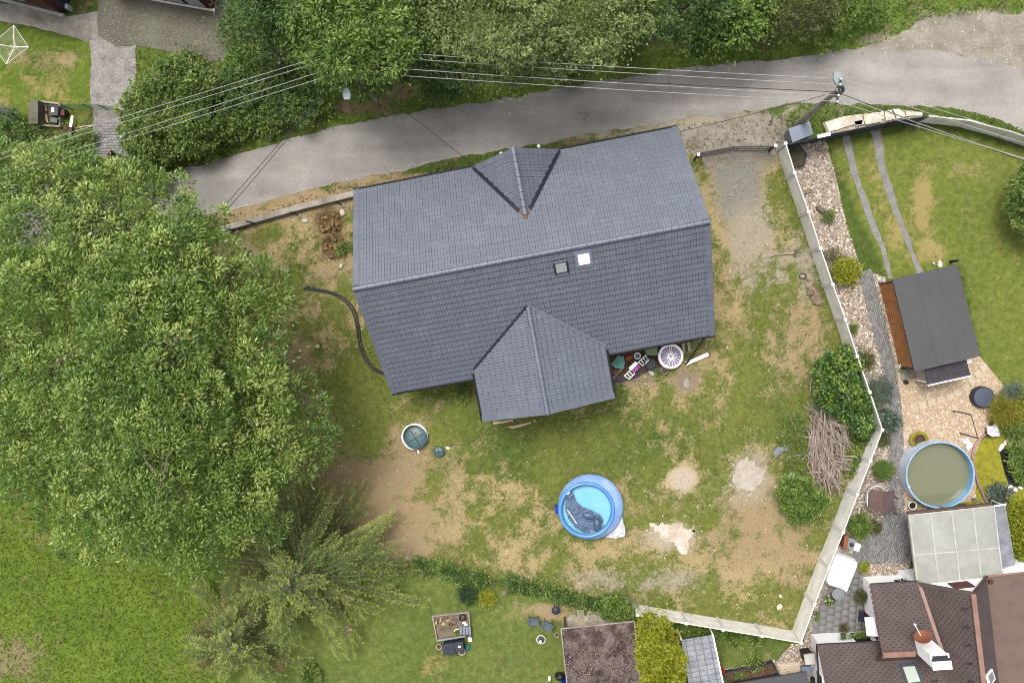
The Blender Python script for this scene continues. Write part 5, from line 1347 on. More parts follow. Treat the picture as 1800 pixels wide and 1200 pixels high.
pot(1167, 650, .2, .32, M['greyblue'], 'pale blue bucket beside the trampoline', nm='bucket', cat='bucket', group='buckets')
MB().tube([P(1156, 656, .3), P(1170, 652, .35), P(1181, 646, .4)], .022, 6).thing('rod', M['black'], 'black rod lying across the pale blue bucket', 'rod')
MB().blob(P(1145, 655, .06), .2, .13, .08, 9, 5, .25, -.6).thing('rag', M['sheet'], 'dirty white rag in front of the black net basket', 'rag')
MB().slab([P(a_, b_, .02) for a_, b_ in [(1082, 668), (1132, 648), (1136, 654), (1120, 664), (1086, 674)]], (0, 0, -.05)).thing('doormat', M['felt_dark'], 'dark brown mat on the soil below the white seesaw', 'mat')
MB().slab([P(a_, b_, .05) for a_, b_ in [(1201, 668), (1204, 664), (1209, 665), (1212, 672), (1210, 680), (1206, 683), (1202, 678)]], (0, 0, -.06)).thing('stone_slab', M['concrete_old'], 'oval stone slab set in bare soil south of the trampoline', 'slab')
for i_, (a_, b_, c_, d2) in enumerate(((1198, 604, 1200, 622), (1208, 602, 1210, 618))):
    MB().slab([P(a_, b_, .1), P(a_ + 5, b_ - 1, .1), P(c_ + 5, d2, .1), P(c_, d2, .1)], (0, 0, -.08)).thing('board', M['wood_grey'], ['grey weathered board leaning by the trampoline, nearer the rim', 'grey weathered board by the trampoline, nearer the leaning downpipe'][i_], 'board', 'old boards by the trampoline')
# dead sapling and stones on the right of the yard
r_ = root('dead_sapling', 'dead sapling with root clump lying towards the concrete fence', 'branch', P(1352, 451, 0))
MB().tube(smooth([P(1345, 454, .06), P(1362, 448, .1), P(1380, 446, .1), P(1396, 445, .15)], 3), .022, 5, .045).part('stem', M['stick'], r_)
for k in range(10):
    t = random.random() * 6.28
    MB().tube([P(1397, 445, .15), P(1399, 444, .2) + Vector((math.cos(t) * .14, math.sin(t) * .14, .05)), P(1400, 444, .1) + Vector((math.cos(t) * .3, math.sin(t) * .3, 0))], .025, 4, .008).part('root', M['bark'], r_)
r_ = root('stone_heap', 'oval heap of flat brown stones below the concrete fence', 'stones', P(1428, 515, 0))
for k in range(26):
    f_ = k / 25; px_ = 1418 + 20 * f_ + random.uniform(-7, 7); py_ = 494 + 40 * f_ + random.uniform(-3, 3)
    s = random.uniform(.13, .22)
    MB().blob(P(px_, py_, .10 + .06 * random.random()), s, s * .72, .09, 8, 4, .2, random.random() * 3).part('stone', M['stone'], r_)
MB().tube([P(1411 + 6 * math.cos(t), 485 + 5 * math.sin(t), .05) for t in [2 * math.pi * k / 14 for k in range(15)]], .03, 5).thing('wire_coil', M['iron'], 'coil of rusty wire above the stone heap', 'coil')

# ------------------------------------------------------------------ brush pile
bp_ = root('brush_pile', 'large pile of cut dead branches in front of the laurel', 'brush pile', P(1460, 780, 0))
me_s = []
for k in range(8):
    mb = MB(); L_ = 1.0; x_ = 0
    pp = [Vector((i / 5 - .5, random.uniform(-.03, .03), random.uniform(-.03, .03))) for i in range(6)]
    mb.tube(pp, .026, 4, .010)
    if k % 2:
        mb.tube([pp[3], pp[3] + Vector((.18, .10, .04))], .014, 3, .006, cap=False)
    me_s.append(mb.mesh('branch', M['stick']))
cnt = 0
cen = P(1460, 780, 0)
for k in range(300):
    t = random.random()
    px_ = 1428 + 62 * random.random() - 10 * t + (8 if t > .6 else 0); py_ = 712 + 148 * t
    if t > .75: px_ = 1452 + random.uniform(-24, 26)
    hgt = .25 + .85 * math.exp(-((px_ - 1465) / 34) ** 2) * random.random()
    p = P(px_, py_, hgt)
    ang = math.radians(-72 + random.gauss(0, 20)) if random.random() < .8 else random.uniform(0, 3.14)
    Ls = random.uniform(.8, 2.1) * (1 if t < .8 else .7)
    th = random.uniform(.85, 1.6)
    o = bpy.data.objects.new('branch', random.choice(me_s)); col.objects.link(o); o.parent = bp_
    o.matrix_local = Matrix.Translation(p - cen) @ Matrix.Rotation(ang, 4, 'Z') @ Matrix.Rotation(random.uniform(-.25, .15), 4, 'Y') @ Matrix.Diagonal((Ls, th, th, 1))
for px_, py_, ang, Ls, lab in [(1418, 797, .22, 2.2, 'pale long branch sticking out left of the brush pile'), (1447, 757, .05, 2.0, 'pale bent branch across the top of the brush pile'), (1427, 668, 1.5, 1.5, 'upright pale branch above the brush pile'), (1392, 742, -1.05, 1.0, 'short pale branch lying left of the brush pile'), (1452, 888, .85, 1.8, 'thin pale branch below the brush pile'), (1356, 808, .55, 1.5, 'thin branch in the dry grass left of the weeds'), (1428, 800, 1.05, 1.2, 'forked pale branch at the left side of the brush pile'), (1398, 735, 1.9, .8, 'short twig by the weedy green growth')]:
    p = P(px_, py_, .25)
    o = bpy.data.objects.new('dead_branch', me_s[random.choice((1, 3, 5))].copy()); col.objects.link(o); o.location = p
    o.rotation_euler = (0, 0, ang); o.scale = (Ls, 1.3, 1.3)
    o['label'], o['category'], o['group'] = lab, 'branch', 'loose branches round the brush pile'
cloth('plastic_sheet', M['greyblue'], [P(a_, b_, .05) for a_, b_ in [(1358, 795), (1366, 784), (1378, 785), (1390, 783), (1386, 792), (1374, 794), (1362, 803)]], .08, .07, 3, 'crumpled grey plastic sheet beside the weeds', 'sheeting', n=34)
p = P(1392, 834, 0)
r_ = root('bucket', 'white upturned bucket at the edge of the green bush', 'bucket', p, 'buckets')
MB().lathe([(.16, 0), (.13, .26), (.01, .27)], p, 14).part('body', M['white'], r_); MB().lathe([(.17, .0), (.17, .03)], p, 14, close=False).part('rim', M['steel'], r_)

# ------------------------------------------------------------------ concrete panel fence
def pframe(a_, b_):
    d_ = (b_ - a_).normalized(); return d_, Vector((-d_.y, d_.x, 0))
def panel_fence(name, label, tops, h, mat, pmat, th=.05, post=.17, cat='fence', boards=0, ptop=.04, skip_last=False):
    w = [P(a_, b_, h) for a_, b_ in tops]
    base = [Vector((p.x, p.y, 0)) for p in w]
    r_ = root(name, label, cat, base[0])
    for i in range(len(base) - 1):
        d_, n_ = pframe(base[i], base[i + 1])
        c, L_ = (base[i] + base[i + 1]) / 2, (base[i + 1] - base[i]).length / 2 - post * .3
        if boards:
            bh = h / boards
            for k in range(boards):
                MB().obb(c + Vector((0, 0, bh * (k + .5))), d_ * L_, n_ * (th / 2 + .004 * (k % 2)), (0, 0, bh / 2 - .006)).part('board', mat, r_)
        else:
            MB().obb(c + Vector((0, 0, h / 2)), d_ * L_, n_ * th / 2, (0, 0, h / 2)).part('panel', mat, r_)
            MB().obb(c + Vector((0, 0, h + .008)), d_ * L_, n_ * (th / 2 + .006), (0, 0, .015)).part('coping', pmat, r_)
    for i, p in enumerate(base[:-1] if skip_last else base):
        d_, n_ = pframe(base[max(i - 1, 0)], base[min(i + 1, len(base) - 1)])
        MB().obb(p + Vector((0, 0, (h + ptop) / 2)), d_ * post / 2, n_ * post / 2, (0, 0, (h + ptop) / 2)).part('post', pmat, r_)
    return r_
M['fpost'] = mk('concrete post', C8(226, 223, 216, .7), C8(214, 210, 202, .68), rough=.9)
F1 = [(1381, 252), (1397, 304), (1421, 372), (1442, 436), (1464, 500), (1486, 561), (1507, 626), (1529, 689), (1551, 755)]
F2 = [(1551, 755), (1530, 810), (1507, 869), (1482, 935), (1457, 997), (1432, 1061), (1408, 1129)]
F3 = [(1408, 1129), (1340, 1117), (1271, 1106), (1206, 1095), (1141, 1084), (1121, 1080)]
panel_fence('concrete_fence', 'pale concrete panel fence from the gate down to the laurel corner', F1, 1.8, M['concrete'], M['fpost'], skip_last=True)
panel_fence('concrete_fence', 'pale concrete panel fence from the laurel corner to the patio corner', F2, 1.8, M['concrete'], M['fpost'], skip_last=True)
panel_fence('concrete_fence', 'pale concrete panel fence along the lower lawn up to the golden thuja', F3, 1.8, M['concrete'], M['fpost'])
panel_fence('panel_fence', 'white panel fence along the road at the upper right', [(1634, 204), (1705, 212), (1775, 231), (1850, 256), (1930, 290)], 1.4, M['concrete'], M['fpost'], post=.09)
panel_fence('slatted_fence', 'anthracite slatted fence closing the right garden towards the road', [(1380, 255), (1444, 239), (1508, 226), (1573, 212), (1634, 204)], 1.7, M['anthracite'], M['dark'], boards=9, post=.08, th=.03, skip_last=True)
MB().obb(P(1448, 238, 1.74), (.34, .07, 0), (-.02, .09, 0), (0, 0, .03)).thing('letter_box', M['white'], 'small white letter box on top of the anthracite fence', 'letter box')
for k, (a_, b_) in enumerate([(1102, 1056), (1113, 1058)]):
    MB().slab([P(a_ - 4, b_, .9), P(a_ + 5, b_ + 1, .9), P(a_ + 6, b_ + 12, .9), P(a_ - 3, b_ + 11, .9)], (0, 0, -.9)).thing('concrete_pillar', M['concrete_old'], ['grey concrete slab standing at the very end of the ivy hedge', 'grey concrete slab between hedge end slab and pale fence'][k], 'slab', 'grey slabs at the fence end')
# iron gates
def gate(label, a_, b_, h, nb):
    r_ = root('iron_gate', label, 'gate', a_, 'iron gate leaves')
    d_, n_ = pframe(a_, b_)
    for z in (.12, h * .55, h):
        MB().tube([a_ + Vector((0, 0, z)), b_ + Vector((0, 0, z))], .025, 6).part('rail', M['iron'], r_)
    for k in range(nb + 1):
        p = a_.lerp(b_, k / nb)
        MB().tube([p + Vector((0, 0, .08)), p + Vector((0, 0, h + .12 * math.sin(math.pi * k / nb)))], .016 if 0 < k < nb else .03, 5).part('bar', M['iron'], r_)
gate('black iron gate leaf swung towards the house corner', P(1226, 277, 0), P(1284, 266, 0), 1.35, 18)
gate('black iron gate leaf next to the concrete fence', P(1288, 266, 0), P(1346, 266, 0), 1.35, 16)
for (a_, b_), lb in (((1220, 281), 'dark gate post with white cap beside the house corner'), ((1351, 266), 'dark gate post with white cap beside the concrete fence')):
    p = P(a_, b_, 0); r_ = root('gate_post', lb, 'post', p, 'gate posts')
    MB().box(p, (.1, .1, 1.6)).part('shaft', M['iron'], r_); MB().box(p + Vector((0, 0, 1.6)), (.16, .16, .05)).part('cap', M['white'], r_)
# meter kiosk
tp = [P(a_, b_, 1.25) for a_, b_ in [(1386, 226), (1423, 213), (1430, 236), (1393, 251)]]
r_ = root('meter_kiosk', 'grey blue metal meter kiosk at the foot of the power pole', 'kiosk', Vector((tp[0].x, tp[0].y, 0)))
cx = sum(tp, Vector()) / 4
MB().slab([cx + (p - cx) * .9 - Vector((0, 0, .06)) for p in tp][::-1], (0, 0, -1.19)).part('cabinet', M['steel'], r_); MB().slab(tp[::-1], (0, 0, -.06)).part('roof', M['greyblue'], r_)
MB().obb((tp[0] + tp[3]) / 2 - Vector((.0, 0, .65)) + (cx - (tp[0] + tp[3]) / 2) * .08, (tp[3] - tp[0]) * .36, Vector((.012, 0, 0)), (0, 0, .45)).part('door', M['greyblue'], r_)
# rough cream stones between road and slatted fence
sr = root('stone_border', 'row of rough cream stone slabs in front of the anthracite fence', 'border', P(1450, 225, 0))
sl_ = [[(1447, 216), (1478, 206), (1494, 204), (1501, 220), (1455, 234)], [(1495, 208), (1512, 202), (1516, 219), (1503, 223)], [(1515, 206), (1540, 199), (1546, 207), (1546, 216), (1519, 221)], [(1543, 200), (1550, 196), (1552, 210), (1547, 212)], [(1552, 197), (1564, 195), (1568, 204), (1571, 211), (1554, 215)], [(1565, 194), (1578, 193), (1588, 201), (1588, 208), (1573, 211)], [(1590, 197), (1618, 199), (1619, 205), (1590, 206)], [(1500, 216), (1514, 213), (1512, 220), (1500, 222)]]
MB().slab([P(a_, b_, .12) for a_, b_ in [(1446, 216), (1500, 202), (1590, 193), (1620, 198), (1620, 207), (1540, 222), (1456, 238)]][::-1], (0, 0, -.12)).part('bed', M['wood_grey'], sr)
for k, s_ in enumerate(sl_):
    e = rough_edge([P(a_, b_, 0) for a_, b_ in s_], .15, .03, True, k)
    MB().slab([Vector((p.x, p.y, .22 + .03 * (k % 3))) for p in e][::-1], (0, 0, -.25)).part('stone', M['rockcream'], sr)
# hexagonal planter in the pebble bed
c = P(1396, 276, 0)
r_ = root('hexagonal_planter', 'dark hexagonal timber planter filled with earth in the pebble bed corner', 'planter', c)
hx = [c + Vector((math.cos(t) * .62, math.sin(t) * .66, 0)) for t in [math.pi / 3 * k + .2 for k in range(6)]]
for k in range(6):
    a_, b_ = hx[k], hx[(k + 1) % 6]; d_, n_ = pframe(a_, b_)
    MB().obb((a_ + b_) / 2 + Vector((0, 0, .22)), (b_ - a_) / 2, n_ * .03, (0, 0, .22)).part('board', M['felt_dark'] if k % 3 else M['greyblue'], r_)
MB().prism([(p.x + (c.x - p.x) * .06, p.y + (c.y - p.y) * .06) for p in hx], .02, .3).part('soil', mk('dark planter earth', C8(98, 92, 70), C8(74, 70, 54), rough=1, vs_=4, bump=.6), r_)
# small things on the pebble bed
MB().lathe([(.24, .0), (.24, .08), (.01, .09)], P(1438, 286, 0), 14).thing('round_slab', M['concrete_old'], 'round grey slab in the pebbles near the hexagonal planter', 'slab')
MB().blob(P(1442, 368, .12), .3, .16, .12, 9, 5, .2, -.7).thing('driftwood', M['bark'], 'dark piece of wood beside the tiny round shrub', 'wood'); MB().blob(P(1481, 451, .1), .3, .12, .1, 9, 5, .2, -.3).thing('driftwood', M['bark'], 'dark piece of wood above the bright yellow shrub', 'wood')
MB().blob(P(1421, 336, .1), .22, .14, .1, 9, 5, .2, .4).thing('boulder', M['stone'], 'brown stone in the pebbles beside the fence', 'stone')

# ------------------------------------------------------------------ shed with the plank wall
SZ, SE = 2.55, 2.35
sh = [P(1569, 491, SE), P(1683, 465, SZ), P(1723, 626, SZ), P(1608, 653, SE)]
shed = root('garden_shed', 'garden shed with flat grey felt roof and brown plank wall', 'shed', P(1640, 560, 0))
MB().slab(sh[::-1], (0, 0, -.12)).part('roof', M['felt'], shed)
x_, y_ = (sh[1] - sh[0]).normalized(), (sh[0] - sh[3]).normalized()
for f_ in (.36, .69):
    a_, b_ = sh[0].lerp(sh[1], f_), sh[3].lerp(sh[2], f_)
    MB().obb((a_ + b_) / 2 + Vector((0, 0, .006)), (b_ - a_) / 2, x_ * .03, (0, 0, .008)).part('seam', M['felt'], shed)
ins = [p + v_ for p, v_ in zip(sh, [x_ * .15 - y_ * .15, -x_ * .1 - y_ * .15, -x_ * .1 + y_ * .12, x_ * .15 + y_ * .12])]
MB().prism([(p.x, p.y) for p in ins[::-1]], 0, 2.22).part('wall', M['brownpaint'], shed)
a_, b_ = Vector((ins[0].x, ins[0].y, 0)) - x_ * .03, Vector((ins[3].x, ins[3].y, 0)) - x_ * .03
n_pl = 15
for k in range(n_pl):      # lapped boards of the wall towards the path
    z = 2.2 / n_pl * (k + .5)
    MB().obb((a_ + b_) / 2 + Vector((0, 0, z)) - x_ * .012 * (k % 2), (b_ - a_) / 2, x_ * .012, (0, 0, 2.2 / n_pl / 2 - .008)).part('plank', M['wood'], shed)
MB().obb((a_ * .85 + b_ * .15) + Vector((0, 0, 1.0)) - x_ * .03, (b_ - a_) * .06, x_ * .02, (0, 0, .95)).part('door', M['wood'], shed)
for p in (a_, b_): MB().box(p - x_ * .02, (.07, .07, 2.2)).part('corner_post', M['felt_dark'], shed)
# porch on its lower side
pr_ = [P(1627, 649, 2.0), P(1699, 633, 2.0), P(1706, 659, 1.85), P(1630, 676, 1.85)]
r_ = shed
MB().slab(pr_[::-1], (0, 0, -.06)).part('porch_roof', M['felt_dark'], shed)
MB().obb((pr_[2] + pr_[3]) / 2 - y_ * .04 - Vector((0, 0, .06)), (pr_[2] - pr_[3]) / 2, y_ * .03, (0, 0, .13)).part('fascia', M['white'], shed)
for f_ in (.04, .96):
    q = pr_[3].lerp(pr_[2], f_) + y_ * .12; q.z = 0
    MB().box(q, (.08, .08, 1.8)).part('porch_post', M['white'], shed)
MB().obb(P(1699, 633, 1.4), x_ * .12, y_ * .12, (0, 0, .3)).part('meter_box', M['white'], shed)
MB().slab([P(1583, 645, .08), P(1606, 640, .08), P(1611, 664, .08), P(1585, 668, .08)][::-1], (0, 0, -.1)).thing('step_slab', M['concrete_old'], 'grey concrete slab at the shed corner by the block path', 'slab')
MB().slab([P(1609, 652, .05), P(1626, 650, .05), P(1627, 666, .05), P(1612, 668, .05)][::-1], (0, 0, -.06)).thing('step_slab', M['slabstone'], 'pale step slab between shed wall and porch', 'slab')
pot(1584, 645, .2, .3, M['white'], 'white pot with a green plant at the shed corner', plant=M['lmid'])
MB().lathe([(.12, 0), (.13, .2), (.02, .21)], P(1591, 671, 0), 10).thing('dark_pot', M['black'], 'small dark pot below the grey shed slab', 'pot')
MB().blob(P(1623, 673, .08), .12, .08, .08, 8, 4, .2).thing('toy', M['lyellow'] if False else mk('yellow plastic', C8(228, 190, 60), rough=.5), 'small yellow toy at the porch corner', 'toy')
MB().obb(P(1677, 459, .5), (.06, .02, 0), (-.02, .06, 0), (0, 0, .5)).thing('garden_lamp', M['black'], 'short dark lamp post at the upper shed corner', 'lamp')
sp = root('rubble_heap', 'little heap of pale bricks behind the shed roof', 'rubble', P(1648, 464, 0))
for k in range(7):
    MB().blob(P(1648 + random.uniform(-8, 8), 464 + random.uniform(-4, 4), .08), .12, .08, .07, 6, 4, .2, random.random() * 3).part('stone', M['rockcream'], sp)

# ------------------------------------------------------------------ gravel terrace
st = [(1606, 715, 0.2), (1621, 712, .2), (1637, 707, .25), (1653, 702, .3), (1669, 697, .4), (1683, 690, .5), (1697, 680, .5), (1709, 669, .6), (1719, 657, .55), (1729, 646, .6), (1677, 740, .2)]
w_ = ['first square pale slab of the stepping path, beside the block path', 'second pale slab of the stepping path from the block path', 'third pale slab of the stepping path from the block path', 'fourth pale slab of the stepping path from the block path', 'fifth pale slab of the stepping path from the block path', 'tilted pale slab in the middle of the stepping path', 'pale slab of the stepping path just below the porch fascia', 'pale slab near the white porch fascia corner', 'pale slab right of the porch fascia corner', 'last pale slab of the stepping path next to the lawn edge', 'single pale slab lying alone on the gravel terrace']
for (a_, b_, an), lb in zip(st, w_):
    MB().box(P(a_, b_, -.0), (.40, .40, .06), an).thing('stepping_stone', M['slabstone'], lb, 'paving slab', 'stepping stones on the gravel terrace')
p = P(1723, 697, 0)
r_ = root('round_cover', 'round slate grey covered table on the gravel terrace', 'covered table', p)
MB().lathe([(.60, 0), (.58, .42), (.56, .45)], p, 32, close=False).part('skirt', M['plastic_dark'], r_, smooth=True); MB().lathe([(.575, .44), (.50, .465), (.01, .47)], p, 32).part('top', mk('slate cover', C8(84, 92, 108), rough=.6, amt=.2, famt=.04), r_, smooth=True)
r_ = root('carpet_frame', 'dark steel bar frame standing on the gravel terrace', 'frame', P(1676, 723, 0))
t0, t1 = P(1707, 729, 2.15), P(1719, 770, 2.15)
for p in (t0, t1): MB().tube([Vector((p.x, p.y, 0)), p], .035, 6).part('post', M['felt_dark'], r_)
MB().tube([t0, t1], .025, 6).part('crossbar', M['felt_dark'], r_)
p = P(1611, 771, 0)
r_ = root('wicker_planter', 'round yellow wicker planter with bare soil beside the pool', 'planter', p)
MB().lathe([(.36, 0), (.44, .3), (.50, .42), (.42, .46), (.34, .40), (.32, .30)], p, 28, close=False).part('basket', M['yellow'], r_, smooth=False)
MB().lathe([(.005, .33), (.33, .32)], p, 20, close=False).part('soil', M['soil'], r_)
MB().tube([p + Vector((math.cos(t) * .33, math.sin(t) * .33, .45)) for t in [2 * math.pi * k / 24 for k in range(25)]], .03, 6).part('hoop', M['yellow'], r_)

# steel wall pool
p = P(1637, 828, 0)
r_ = root('steel_pool', 'round steel wall pool full of green water beside the pergola', 'pool', p)
PR, PHh = 1.80, 1.15
MB().lathe([(PR, 0), (PR, PHh)], p, 56, close=False).part('wall', M['rim'], r_, smooth=True)
MB().lathe([(PR - .05, PHh), (PR - .05, .2)], p, 56, close=False).part('liner', M['steelpool'], r_, smooth=True)
MB().lathe([(PR - .055, PHh - .01), (PR - .055, PHh + .02), (PR + .025, PHh + .02), (PR + .025, PHh - .02)], p, 56, close=False).part('rim', mk('pool rim', C8(150, 190, 222, .7), rough=.4), r_, smooth=False)
MB().lathe([(.005, .62), (PR - .05, .62)], p, 56, close=False).part('water', M['algae'], r_)
MB().tube([p + Vector((-1.62, -.65, 1.16)), p + Vector((-1.45, -.95, .7))], .05, 6).part('skimmer_hose', M['rim'], r_)
pot(1600, 886, .22, .32, M['concrete'], 'pale round pot with dark soil left of the steel pool', soil='black')
pot(1609, 899, .13, .2, M['terracotta'], 'small tan pot at the pergola corner')
MB().tube(smooth([P(a_, b_, .08) for a_, b_ in [(1733, 762), (1722, 772), (1713, 786), (1709, 800), (1711, 815), (1715, 832), (1720, 850), (1728, 868), (1738, 888)]], 4), .075, 8).thing('drain_pipe', M['pinkhose'], 'thick pink drain pipe curving round the right of the steel pool', 'pipe', smooth=True)
MB().tube(smooth([P(a_, b_, .25) for a_, b_ in [(1796, 730), (1784, 731), (1775, 735), (1772, 744), (1768, 752), (1760, 757), (1750, 756)]], 4), .03, 6).thing('garden_hose', M['yellowhose'], 'pale yellow garden hose over the green perennials', 'hose', smooth=True)
cloth('sheeting', M['sheet'], [P(a_, b_, .3) for a_, b_ in [(1732, 748), (1744, 748), (1750, 742), (1756, 758), (1758, 766), (1742, 768), (1734, 762)]], .3, .14, 2.5, 'crumpled white sheet at the upper end of the pink pipe', 'sheeting', n=34)
MB().blob(P(1782, 735, .2), .26, .22, .2, 9, 5, .2).thing('boulder', M['stone'], 'brown boulder beside the pale yellow garden hose', 'stone')
for k, (a_, b_) in enumerate([(1699, 776), (1704, 784)]):
    MB().blob(P(a_, b_, .1), .22, .16, .12, 8, 5, .2, k).thing('boulder', M['white'], ['white stone just above the steel pool rim', 'white stone between steel pool rim and pink pipe'][k], 'stone')
# garden pond
pond_o = [(1757, 792), (1764, 789), (1800, 786), (1850, 800), (1850, 850), (1800, 852), (1785, 855), (1774, 852), (1766, 830)]
r_ = root('garden_pond', 'dark garden pond edged with white stones at the right', 'pond', P(1775, 820, 0))
MB().slab([P(a_, b_, .03) for a_, b_ in pond_o][::-1], (0, 0, -.1)).part('water', M['pond'], r_)
for a_, b_ in [(1762, 783), (1768, 778), (1776, 779), (1783, 776), (1790, 779), (1797, 776), (1759, 788), (1786, 772), (1776, 773), (1794, 857), (1784, 860), (1776, 857)]:
    s = random.uniform(.13, .22); MB().blob(P(a_, b_, .08), s, s * .7, .1, 8, 4, .25, random.random() * 3).part('stone', M['white'], r_)
# arched log bench / swing
r_ = root('garden_swing', 'brown roofed garden swing seat with white hoop beside the path', 'garden swing', P(1545, 880, 0))
MB().slab([P(1529, 860, 1.6), P(1553, 863, 1.75), P(1553, 902, 1.75), P(1527, 893, 1.6)][::-1], (0, 0, -.04)).part('roof_panel', M['wood_grey'] if False else M['brownpaint'], r_)
MB().slab([P(1554, 864, 1.75), P(1573, 862, 1.55), P(1571, 900, 1.55), P(1554, 902, 1.75)][::-1], (0, 0, -.04)).part('roof_panel', mk('dark brown board', C8(112, 92, 92), rough=.5), r_)
for o_ in (0, .12):
    MB().tube([P(1541 - 19 * math.cos(t) + o_ * 6, 876 - 22 * math.sin(t), 1.1 - .5 * abs(math.cos(t)) + o_) for t in [math.pi * (k / 14 - .12) for k in range(13)]], .035, 6).part('hoop', M['rim'], r_)
for a_, b_ in ((1536, 868), (1536, 892), (1560, 866), (1560, 894)):
    q = P(a_, b_, 0); MB().box(q, (.06, .06, 1.55)).part('leg', M['brownpaint'], r_)
MB().slab([P(1538, 868, .45), P(1556, 868, .45), P(1556, 892, .45), P(1538, 892, .45)][::-1], (0, 0, -.05)).part('seat', M['wood'], r_)
MB().obb(P(1525, 878, 1.2), (.02, 0, 0), (0, .35, 0), (0, 0, .02)).part('armrest', M['white'], r_)
# barbecue
r_ = root('barbecue', 'brick coloured garden barbecue with grey worktop near the fence', 'barbecue', P(1497, 956, 0))
MB().slab([P(1485, 940, .9), P(1492, 942, .9), P(1489, 967, .9), P(1482, 963, .9)][::-1], (0, 0, -.9)).part('chimney', M['terracotta'], r_)
MB().slab([P(1492, 944, .8), P(1504, 948, .8), P(1500, 967, .8), P(1489, 964, .8)][::-1], (0, 0, -.8)).part('hearth', M['steel'], r_)
MB().slab([P(1504, 953, .75), P(1514, 957, .75), P(1510, 969, .75), P(1500, 967, .75)][::-1], (0, 0, -.75)).part('worktop', M['concrete'], r_)
MB().obb(P(1497, 957, .83), (.1, .02, 0), (-.02, .1, 0), (0, 0, .02)).part('grate', M['dark'], r_)
# covered table and round table
cov = [(1472, 973), (1508, 989), (1507, 996), (1489, 1041), (1478, 1034), (1470, 1032), (1459, 1029), (1453, 1021), (1456, 1010), (1462, 994), (1468, 978)]
r_ = root('covered_table', 'garden table under a bright white fitted cover on the patio', 'covered table', P(1481, 1008, 0))
top_ = [P(a_, b_, .85) for a_, b_ in cov]; cx = sum(top_, Vector()) / len(top_)
mb = MB(); n_ = len(top_)
rgs = [[cx + (p - cx) * f_ + Vector((0, 0, dz)) for p in top_] for f_, dz in ((1.06, -.80), (1.02, -.45), (1.0, -.06), (.95, 0))]
for k in range(3):
    mb.add(rgs[k] + rgs[k + 1], [(i, (i + 1) % n_, n_ + (i + 1) % n_, n_ + i) for i in range(n_)])
mb.add(rgs[3], [tuple(range(n_))]); mb.part('cover', M['white'], r_)
for f_ in (0, 2, 3, 6): MB().box(Vector((cx.x + (top_[f_].x - cx.x) * .8, cx.y + (top_[f_].y - cx.y) * .8, 0)), (.06, .06, .78)).part('leg', M['steel'], r_)
p = P(1468, 1038, 0); r_ = root('round_table', 'small round grey side table next to the white cover', 'table', p)
MB().lathe([(.33, .55), (.34, .58), (.01, .585)], p + Vector((.0, 0, 0)), 24).part('top', M['steel'], r_); MB().lathe([(.04, 0), (.04, .55)], p, 8).part('leg', M['steel'], r_); MB().lathe([(.2, 0), (.18, .03)], p, 14).part('base', M['steel'], r_)
def flowerpot(px, py, r, lab, fl=True):
    r_ = pot(px, py, r, .25, M['felt_dark'], lab, plant=M['lmid'])
    if fl:
        f_ = MB(); q = P(px, py, .32)
        for k in range(9): f_.blob(q + Vector((random.uniform(-1, 1) * r, random.uniform(-1, 1) * r, random.uniform(0, .1))), .05, .05, .03, 6, 3)
        f_.part('flower', M['flower'], r_)
flowerpot(1456, 1052, .26, 'pot of white flowers beside the small round table')
flowerpot(1431, 1078, .18, 'pot with one white bloom by the fence side of the patio')
pot(1481, 1100, .2, .22, M['terracotta'], 'terracotta bowl at the lower edge of the patio', plant=M['lolive'])
MB().obb(P(1514, 1082, .03), (.17, -.01, 0), (.02, .32, 0), (0, 0, .015)).thing('door_mat', M['plastic_dark'], 'dark door mat in front of the white house door', 'mat')
pot(1521, 1047, .1, .2, M['felt_dark'], 'narrow dark pot hidden by the topiary bush')

# ------------------------------------------------------------------ pergola
PZ0, PZ1 = 2.35, 2.75
pg = root('pergola', 'white pergola with milky translucent roof sheets beside the steel pool', 'pergola', P(1680, 950, 0))
cA, cB, cC, cD = P(1598, 905, PZ0), P(1747, 889, PZ0), P(1763, 1018, PZ1), P(1613, 1028, PZ1)
def bil(u, v): return cA.lerp(cB, u).lerp(cD.lerp(cC, u), v)
for i in range(4):
    for j in range(2):
        v0, v1 = (0, .57)[j], (.57, 1)[j]
        MB().slab([bil(i / 4 + .006, v0 + .006), bil((i + 1) / 4 - .006, v0 + .006), bil((i + 1) / 4 - .006, v1 - .006), bil(i / 4 + .006, v1 - .006)][::-1], (0, 0, -.02)).part('roof_sheet', M['poly'], pg)
ux, vy = (cB - cA).normalized(), (cD - cA).normalized()
nz = ux.cross(-vy)
for i in range(5):
    a_, b_ = bil(i / 4, 0), bil(i / 4, 1)
    MB().obb((a_ + b_) / 2 + Vector((0, 0, .012)), (b_ - a_) / 2, ux * .035, nz * .016).part('batten', M['cream'], pg)
    MB().obb((a_ + b_) / 2 - Vector((0, 0, .12)), (b_ - a_) / 2, ux * .04, nz * .08).part('rafter', M['cream'], pg)
for v in (0, .57, 1):
    a_, b_ = bil(0, v), bil(1, v)
    MB().obb((a_ + b_) / 2 + Vector((0, 0, .022)), (b_ - a_) / 2, vy * .03, nz * .014).part('batten', M['cream'], pg)
for u in (.02, .5, .98):
    q = bil(u, .01); q.z = 0
    MB().box(q, (.1, .1, PZ0 - .15)).part('post', M['cream'], pg)
a_, b_ = bil(0, 0), bil(.98, 0)
MB().obb((a_ + b_) / 2 - Vector((0, 0, .2)) - vy * .08, (b_ - a_) / 2, vy * .05, (0, 0, .1)).part('beam', M['brownpaint'], pg)
